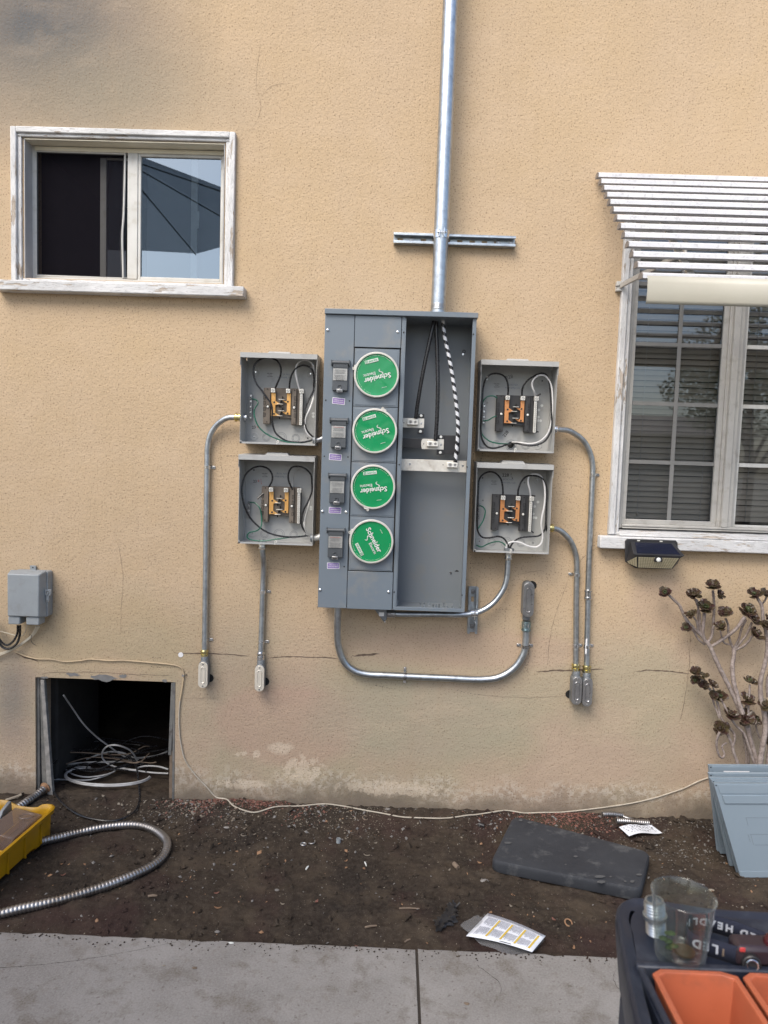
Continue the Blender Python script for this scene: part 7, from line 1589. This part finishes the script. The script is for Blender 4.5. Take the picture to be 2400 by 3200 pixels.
# the tray floor, with a rectangular well for the bins
fl_ = MB(); zf = ZT - .004; xr = e.x + .34; yb0 = by0 + .012
inn = [v for v in top]
P3 = [(v.x + .018 if i < len(top) // 3 else v.x + .006, v.y - .018, zf) for i, v in enumerate(top)] 
fl_.add(P3 + [(xr, e.y - .018, zf), (xr, yb0, zf), (bx0 - .012, yb0, zf)], [tuple(range(len(P3) + 3))[::-1]]); 
obj('tray_floor', fl_, NAVYP, ct_, flat=True)
fl_ = MB(); fl_.add([(lf2[1].x + .01, -2.6, zf - .002), (bx0 - .010, -2.6, zf - .002), (bx0 - .010, yb0, zf - .002), (K(150, 900).x + .012, yb0 + .06, zf - .002)], [(0, 1, 2, 3)]); obj('tray_floor', fl_, NAVYP, ct_, flat=True)
mb = MB(); mb.box((bx0 - .016, by0 + .004, ZT - .05), (xr, by0 + .016, ZT + .004)); mb.box((bx0 - .016, -2.5, ZT - .05), (bx0 - .006, by0 + .004, ZT + .004)); obj('bin_frame', mb, NAVYP, ct_, bevel=.003)
mb = MB(); a, b = K(700, 1075), K(960, 1110); mb.box((a.x, by0 + .017, ZT), (b.x, by0 + .030, ZT + .004)); obj('latch', mb, NAVYP, ct_, bevel=.0015)
mb = MB(); mb.box((lf2[2].x + .03, -2.55, .12), (xr - .03, e.y - .03, .70)); obj('cabinet', mb, NAVYP, ct_, bevel=.01)
for x, y in ((lf2[2].x + .06, -2.5), (lf2[2].x + .06, e.y - .07), (xr - .06, -2.5), (xr - .06, e.y - .07)):
    mb = MB(); mb.cyl((x - .015, y, .062), (x + .015, y, .062), .06, 20); obj('wheel', mb, BLACKP, ct_)
for k, (x, y) in enumerate([(lf2[2].x - .004, -2.12), (lf2[2].x - .008, -2.20)]):
    mb = MB(); mb.box((x, y - .02, .60), (x + .02, y + .02, .74)); obj('side_clip', mb, BLACKP, ct_, bevel=.004)
def bin_(x0, x1, y1, y0, z, dep, lbl):
    t = thing('parts_bin', lbl, 'parts bin', ((x0 + x1) / 2, (y0 + y1) / 2, z - dep), 'orange parts bins in the tool cart')
    def rr_(ins, zz, ch=.014):
        a, b, c_, d_ = x0 + ins, x1 - ins, y0 + ins, y1 - ins; ch = max(.003, ch - ins * .4)
        return [(a, c_ + ch, zz), (a + ch, c_, zz), (b - ch, c_, zz), (b, c_ + ch, zz), (b, d_ - ch * .6, zz), (b - ch * 1.4, d_, zz), (a + ch, d_, zz), (a, d_ - ch * .7, zz)]
    L_ = [rr_(.012, z - dep), rr_(.003, z - .006), rr_(.0, z - .004), rr_(.0, z + .0005), rr_(.0075, z + .001), rr_(.0085, z - .003), rr_(.013, z - dep + .003)]
    mb = MB(); n = 8; mb.add([v for l in L_ for v in l], [(i * n + k, i * n + (k + 1) % n, (i + 1) * n + (k + 1) % n, (i + 1) * n + k) for i in range(6) for k in range(n)] + [tuple(range(6 * n, 7 * n)), tuple(range(n - 1, -1, -1))]); obj('tub', mb, ORANGE, t, bevel=.001); return t
bin_(bx0, bx1, by0, by0 - .20, ZT + .004, .085, 'orange parts bin nearest the left edge of the tool cart'); bin_(bx1 + .006, bx1 + .006 + (bx1 - bx0), by0, by0 - .20, ZT + .004, .085, 'orange parts bin cut by the right edge of the photo')
mb = MB(); q = V(bx0 + .060, by0 - .085, ZT - .068); mb.tube(smooth([q + V(-.03, -.03, 0), q + V(-.012, .0, .012), q + V(.004, .022, .026), q + V(.02, .018, .018), q + V(.035, -.01, .004)], 5), .008, 8); mb.tube(smooth([q + V(.0, .02, .02), q + V(.01, -.01, .01), q + V(.05, -.04, .004)], 5), .006, 8); obj('black_pliers', mb, BLACKP, None, loc=q, label='black handled tool lying in the left orange bin', cat='tool')

# ---- drinking glass
gm = THIN_GLASS
gc = CAM + ((ray(*c8(475, 230)) + ray(*c8(1095, 400))) / 2) / FPX * 1.02; gz = ZT - .003; gh = gc.z - gz
gl = thing('drinking_glass', 'empty clear glass tumbler standing on the tool cart', 'glass', (gc.x, gc.y, gz))
mb = MB(); mb.lathe((gc.x, gc.y, gz), (0, 0, 1), [(0, .010), (0, .031), (.002, .0335), (gh * .5, .0385), (gh - .002, .0432), (gh, .0446), (gh + .0012, .0438), (gh - .001, .0424), (gh * .5, .0368), (.012, .0322), (.010, .030), (.009, .010)], 48, caps=False); n = 48
mb.f.append(tuple(range(n))[::-1]); mb.m.append(0); mb.f.append(tuple(range(11 * n, 12 * n))); mb.m.append(0); obj('tumbler', mb, gm, gl)
mb = MB(); q = V(gc.x - .016, gc.y + .01, gz + .0105)
for k in range(7):
    rr = random.Random(k); a = rr.uniform(0, 6.28); p = q + V(rr.uniform(-.008, .008), rr.uniform(-.01, .006), .0035 * k); mb.ball(p, .0055, 8, sx=1.3, sz=.4)
obj('green_sprig', mb, pmat('sprig_green', (.03, .06, .012), (.05, .08, .015), .6, 0, 60), None, loc=q, label='bit of green leaf in the bottom of the glass', cat='leaf')
mb = MB(); mb.disc((gc.x + .006, gc.y, gz + .0102), (0, 0, 1), .015, 20, th=.002); obj('dregs', mb, pmat('brown_dregs', (.05, .028, .008), None, .3), gl)
# ---- threaded fitting behind the glass
q = K(500, 700); q.z = gz; fi = thing('threaded_fitting', 'bright zinc threaded fitting standing behind the glass', 'pipe fitting', q)
pf = [(0, .0135)]
for k in range(5): pf += [(.002 + k * .0042, .0150), (.004 + k * .0042, .0128)]
pf += [(.0235, .0130), (.024, .0175), (.030, .0178), (.031, .0150)]
for k in range(4): pf += [(.033 + k * .0045, .0155), (.0352 + k * .0045, .0138)]
pf += [(.052, .0135), (.052, .0105), (.04, .0105)]
mb = MB(); mb.lathe(q, (-.10, .05, 1), pf, 26); obj('body', mb, GALV, fi)
# ---- headlamp with its strap
hl = thing('head_lamp', 'navy head lamp with lettered elastic strap on the tool cart', 'head lamp', K(1450, 950))
bp = [(1659, 905), (1560, 868), (1450, 825), (1330, 780), (1200, 740), (1060, 700), (930, 680), (830, 690), (795, 750), (815, 850), (880, 905), (1000, 940), (1150, 985), (1290, 1030), (1400, 1060)]
PB = resample(smooth([K(x, y, gz) for x, y in bp], 8), .004); mb = MB(); vs = []; hb = .027
for p in PB: vs += [p, p + V(0, 0, hb)]
mb.add(vs, [(2 * i, 2 * i + 2, 2 * i + 3, 2 * i + 1) for i in range(len(PB) - 1)]); so = obj('strap', mb, STRAP, hl); s_ = so.modifiers.new('web', 'SOLIDIFY'); s_.thickness = .0016; s_.offset = 0
def bandtext(s, px0, step, size):
    # letters run right to left, head down, as the strap lies upside down
    i0 = min(range(len(PB)), key=lambda i: (PB[i] - K(*px0, gz)).length); acc = 0; i = i0; sgn = 1
    for ch in s:
        tgt = step * (1.0 if ch != ' ' else .8); 
        p = PB[i]; T = (PB[max(i - 2, 0)] - PB[min(i + 2, len(PB) - 1)]); T.z = 0; T.normalize()
        if p.y - K(*px0, gz).y > 9: pass
        if T.x < 0: T = -T
        nn = V(T.y, -T.x, 0); M_ = Matrix(((-T.x, 0, nn.x, 0), (-T.y, 0, nn.y, 0), (0, -1, 0, 0), (0, 0, 0, 1)))
        if ch != ' ': text(ch, size, p + V(0, 0, hb * .55) + nn * .0018, INKG2, so, M=M_, bold=.0006)
        a_ = 0
        while a_ < tgt and 0 < i < len(PB) - 1: a_ += (PB[i + dirn[0]] - PB[i]).length; i += dirn[0]
INKG2 = pmat('strap_print', (.42, .44, .50), None, .6)
dirn = [1]; bandtext('LED HEADLIGHT', (1590, 880), .0098, .0150)
dirn = [-1]; bandtext('LED', (1110, 975), .0118, .0175)
lb0 = K(1540, 1060, gz)
mb = MB(); mb.box(lb0 + V(-.030, -.004, 0), lb0 + V(.055, .030, .030)); bo = obj('lamp_body', mb, pmat('lamp_dark_plastic', (.03, .02, .025), (.04, .025, .03), .3), hl, bevel=.007)
mb = MB(); mb.lathe(lb0 + V(-.012, -.005, .010), (-.2, -1, .1), [(0, .0125), (.008, .0125), (.009, .0110), (.006, .009)], 22); obj('lens_ring', mb, BLACKP, bo); mb = MB(); mb.ring(lb0 + V(-.0135, -.0145, .011), (-.2, -1, .1), .0075, .0012, 18, 5); obj('lens', mb, ZINC, bo)
mb = MB(); mb.box(lb0 + V(-.028, -.006, .024), lb0 + V(-.020, -.003, .030)); obj('red_button', mb, pmat('red_plastic', (.45, .05, .05), None, .35), bo, bevel=.001)
mb = MB(); mb.ball(lb0 + V(.026, .008, .030), .014, 14); obj('red_knob', mb, pmat('dark_red', (.06, .01, .014), None, .25), bo)
for x, y in ((1325, 925), (1220, 995)):
    p = K(x, y, gz) + V(0, 0, .012); mb = MB(); mb.box(p + V(-.006, -.002, -.006), p + V(.006, .002, .006)); b_ = obj('strap_buckle', mb, TWIG, hl, bevel=.001); mb = MB(); mb.box(p + V(-.003, -.0026, -.003), p + V(.003, -.0018, .003)); obj('buckle_slot', mb, DARK, b_)
mb = MB(); p, q = K(1260, 1010, gz), K(1530, 1040, gz); mb.hexa([p + V(0, 0, .002), q + V(0, 0, .002), q + V(0, .02, .002), p + V(0, .02, .002), p + V(0, 0, .014), q + V(0, 0, .018), q + V(0, .018, .018), p + V(0, .018, .014)]); obj('battery_box', mb, STRAP, hl, bevel=.003)

# ================================================================== ACROSS THE YARD (seen in the window panes)
nb_ = thing('neighbour_house', 'low pale house across the yard, mirrored in the window panes', 'house', (0, -16, 0))
mb = MB(); mb.box((-9, -20, -.15), (9, -16, 2.45)); obj('wall', mb, pmat('far_wall', (.42, .38, .33), (.46, .42, .36), .9), nb_)
mb = MB(); mb.add([(-9.5, -15.5, 2.40), (9.5, -15.5, 2.40), (9.5, -18, 3.05), (-9.5, -18, 3.05), (-9.5, -20.5, 2.40), (9.5, -20.5, 2.40)], [(0, 1, 2, 3), (3, 2, 5, 4), (0, 3, 4), (1, 5, 2)]); obj('roof', mb, pmat('far_roof', (.16, .13, .115), (.2, .165, .14), .9), nb_, flat=True)
LF = pmat('tree_leaf', (.05, .085, .025), (.08, .12, .035), .6, 0, 3)
for cx_, cy_, hz_, rad, lb in ((7.6, -12.5, 3.6, 1.9, 'leafy tree across the yard, mirrored in the right window'), (-8.5, -13.5, 3.0, 1.7, 'leafy tree across the yard beyond the left window')):
    tr = thing('leafy_tree', lb, 'tree', (cx_, cy_, -.16)); mb = MB(); mb.tube([(cx_, cy_, -.16), (cx_ + .1, cy_, 1.2), (cx_, cy_, hz_)], [.16, .12, .05], 10)
    for k in range(5): a = k * 1.3; mb.tube([(cx_ + .08, cy_, 1.3 + k * .25), (cx_ + cos(a) * rad * .7, cy_ + sin(a) * rad * .7, hz_ + .3 * k - .3)], [.05, .02], 6)
    obj('trunk', mb, TWIG, tr, kind='stuff'); rr = random.Random(4); mb = MB()
    for k in range(9000):
        while True:
            v = V(rr.uniform(-1, 1), rr.uniform(-1, 1), rr.uniform(-1, 1))
            if v.length < 1 and noise.noise(v * 2.6) > .02 - .1 * v.length: break
        p = V(cx_, cy_, hz_) + V(v.x * rad, v.y * rad, v.z * rad * .75); u = V(rr.gauss(0, 1), rr.gauss(0, 1), rr.gauss(0, 1)).normalized() * .04; w_ = u.orthogonal().normalized() * .026; mb.add([p - u, p - w_, p + u, p + w_], [(0, 1, 2, 3)])
    obj('crown', mb, LF, tr, flat=True)
um = thing('patio_umbrella', 'grey patio umbrella, its underside mirrored in the left window', 'umbrella', (-4.8, -4.2, -.16))
def cloth():
    m, nt, b = _new('umbrella_cloth'); b.inputs['Base Color'].default_value = (.22, .25, .29, 1); b.inputs['Roughness'].default_value = .9
    t = N(nt, 'ShaderNodeBsdfTranslucent'); t.inputs[0].default_value = (.25, .29, .34, 1); mx = N(nt, 'ShaderNodeMixShader'); mx.inputs[0].default_value = .55
    nt.links.new(b.outputs[0], mx.inputs[1]); nt.links.new(t.outputs[0], mx.inputs[2]); nt.links.new(mx.outputs[0], nt.nodes['Material Output'].inputs[0]); return m
UC, UR = V(-2.85, -3.95, 4.42), 1.5; mb = MB(); vs = [UC]
for k in range(8): a = 2 * pi * k / 8 + .3; vs.append(UC + V(cos(a) * UR, sin(a) * UR, -.56))
mb.add(vs, [(0, 1 + k, 1 + (k + 1) % 8) for k in range(8)]); cn = obj('canopy', mb, cloth(), um, flat=True)
mb = MB(); mb.tube(smooth([(-4.8, -4.2, -.05), (-4.8, -4.2, 3.4), (-4.7, -4.2, 4.6), (-3.6, -4.05, 4.75), (UC.x, UC.y, UC.z + .05)], 6), .03, 12); obj('pole', mb, NAVYP, um)
mb = MB(); mb.cyl((-4.8, -4.2, -.16), (-4.8, -4.2, .0), .35, 24); obj('base', mb, CONC, um)
for k in range(8): a = 2 * pi * k / 8 + .3; mb = MB(); mb.cyl(UC + V(0, 0, -.03), UC + V(cos(a) * UR * .98, sin(a) * UR * .98, -.58), .008, 6); obj('rib', mb, NAVYP, um)
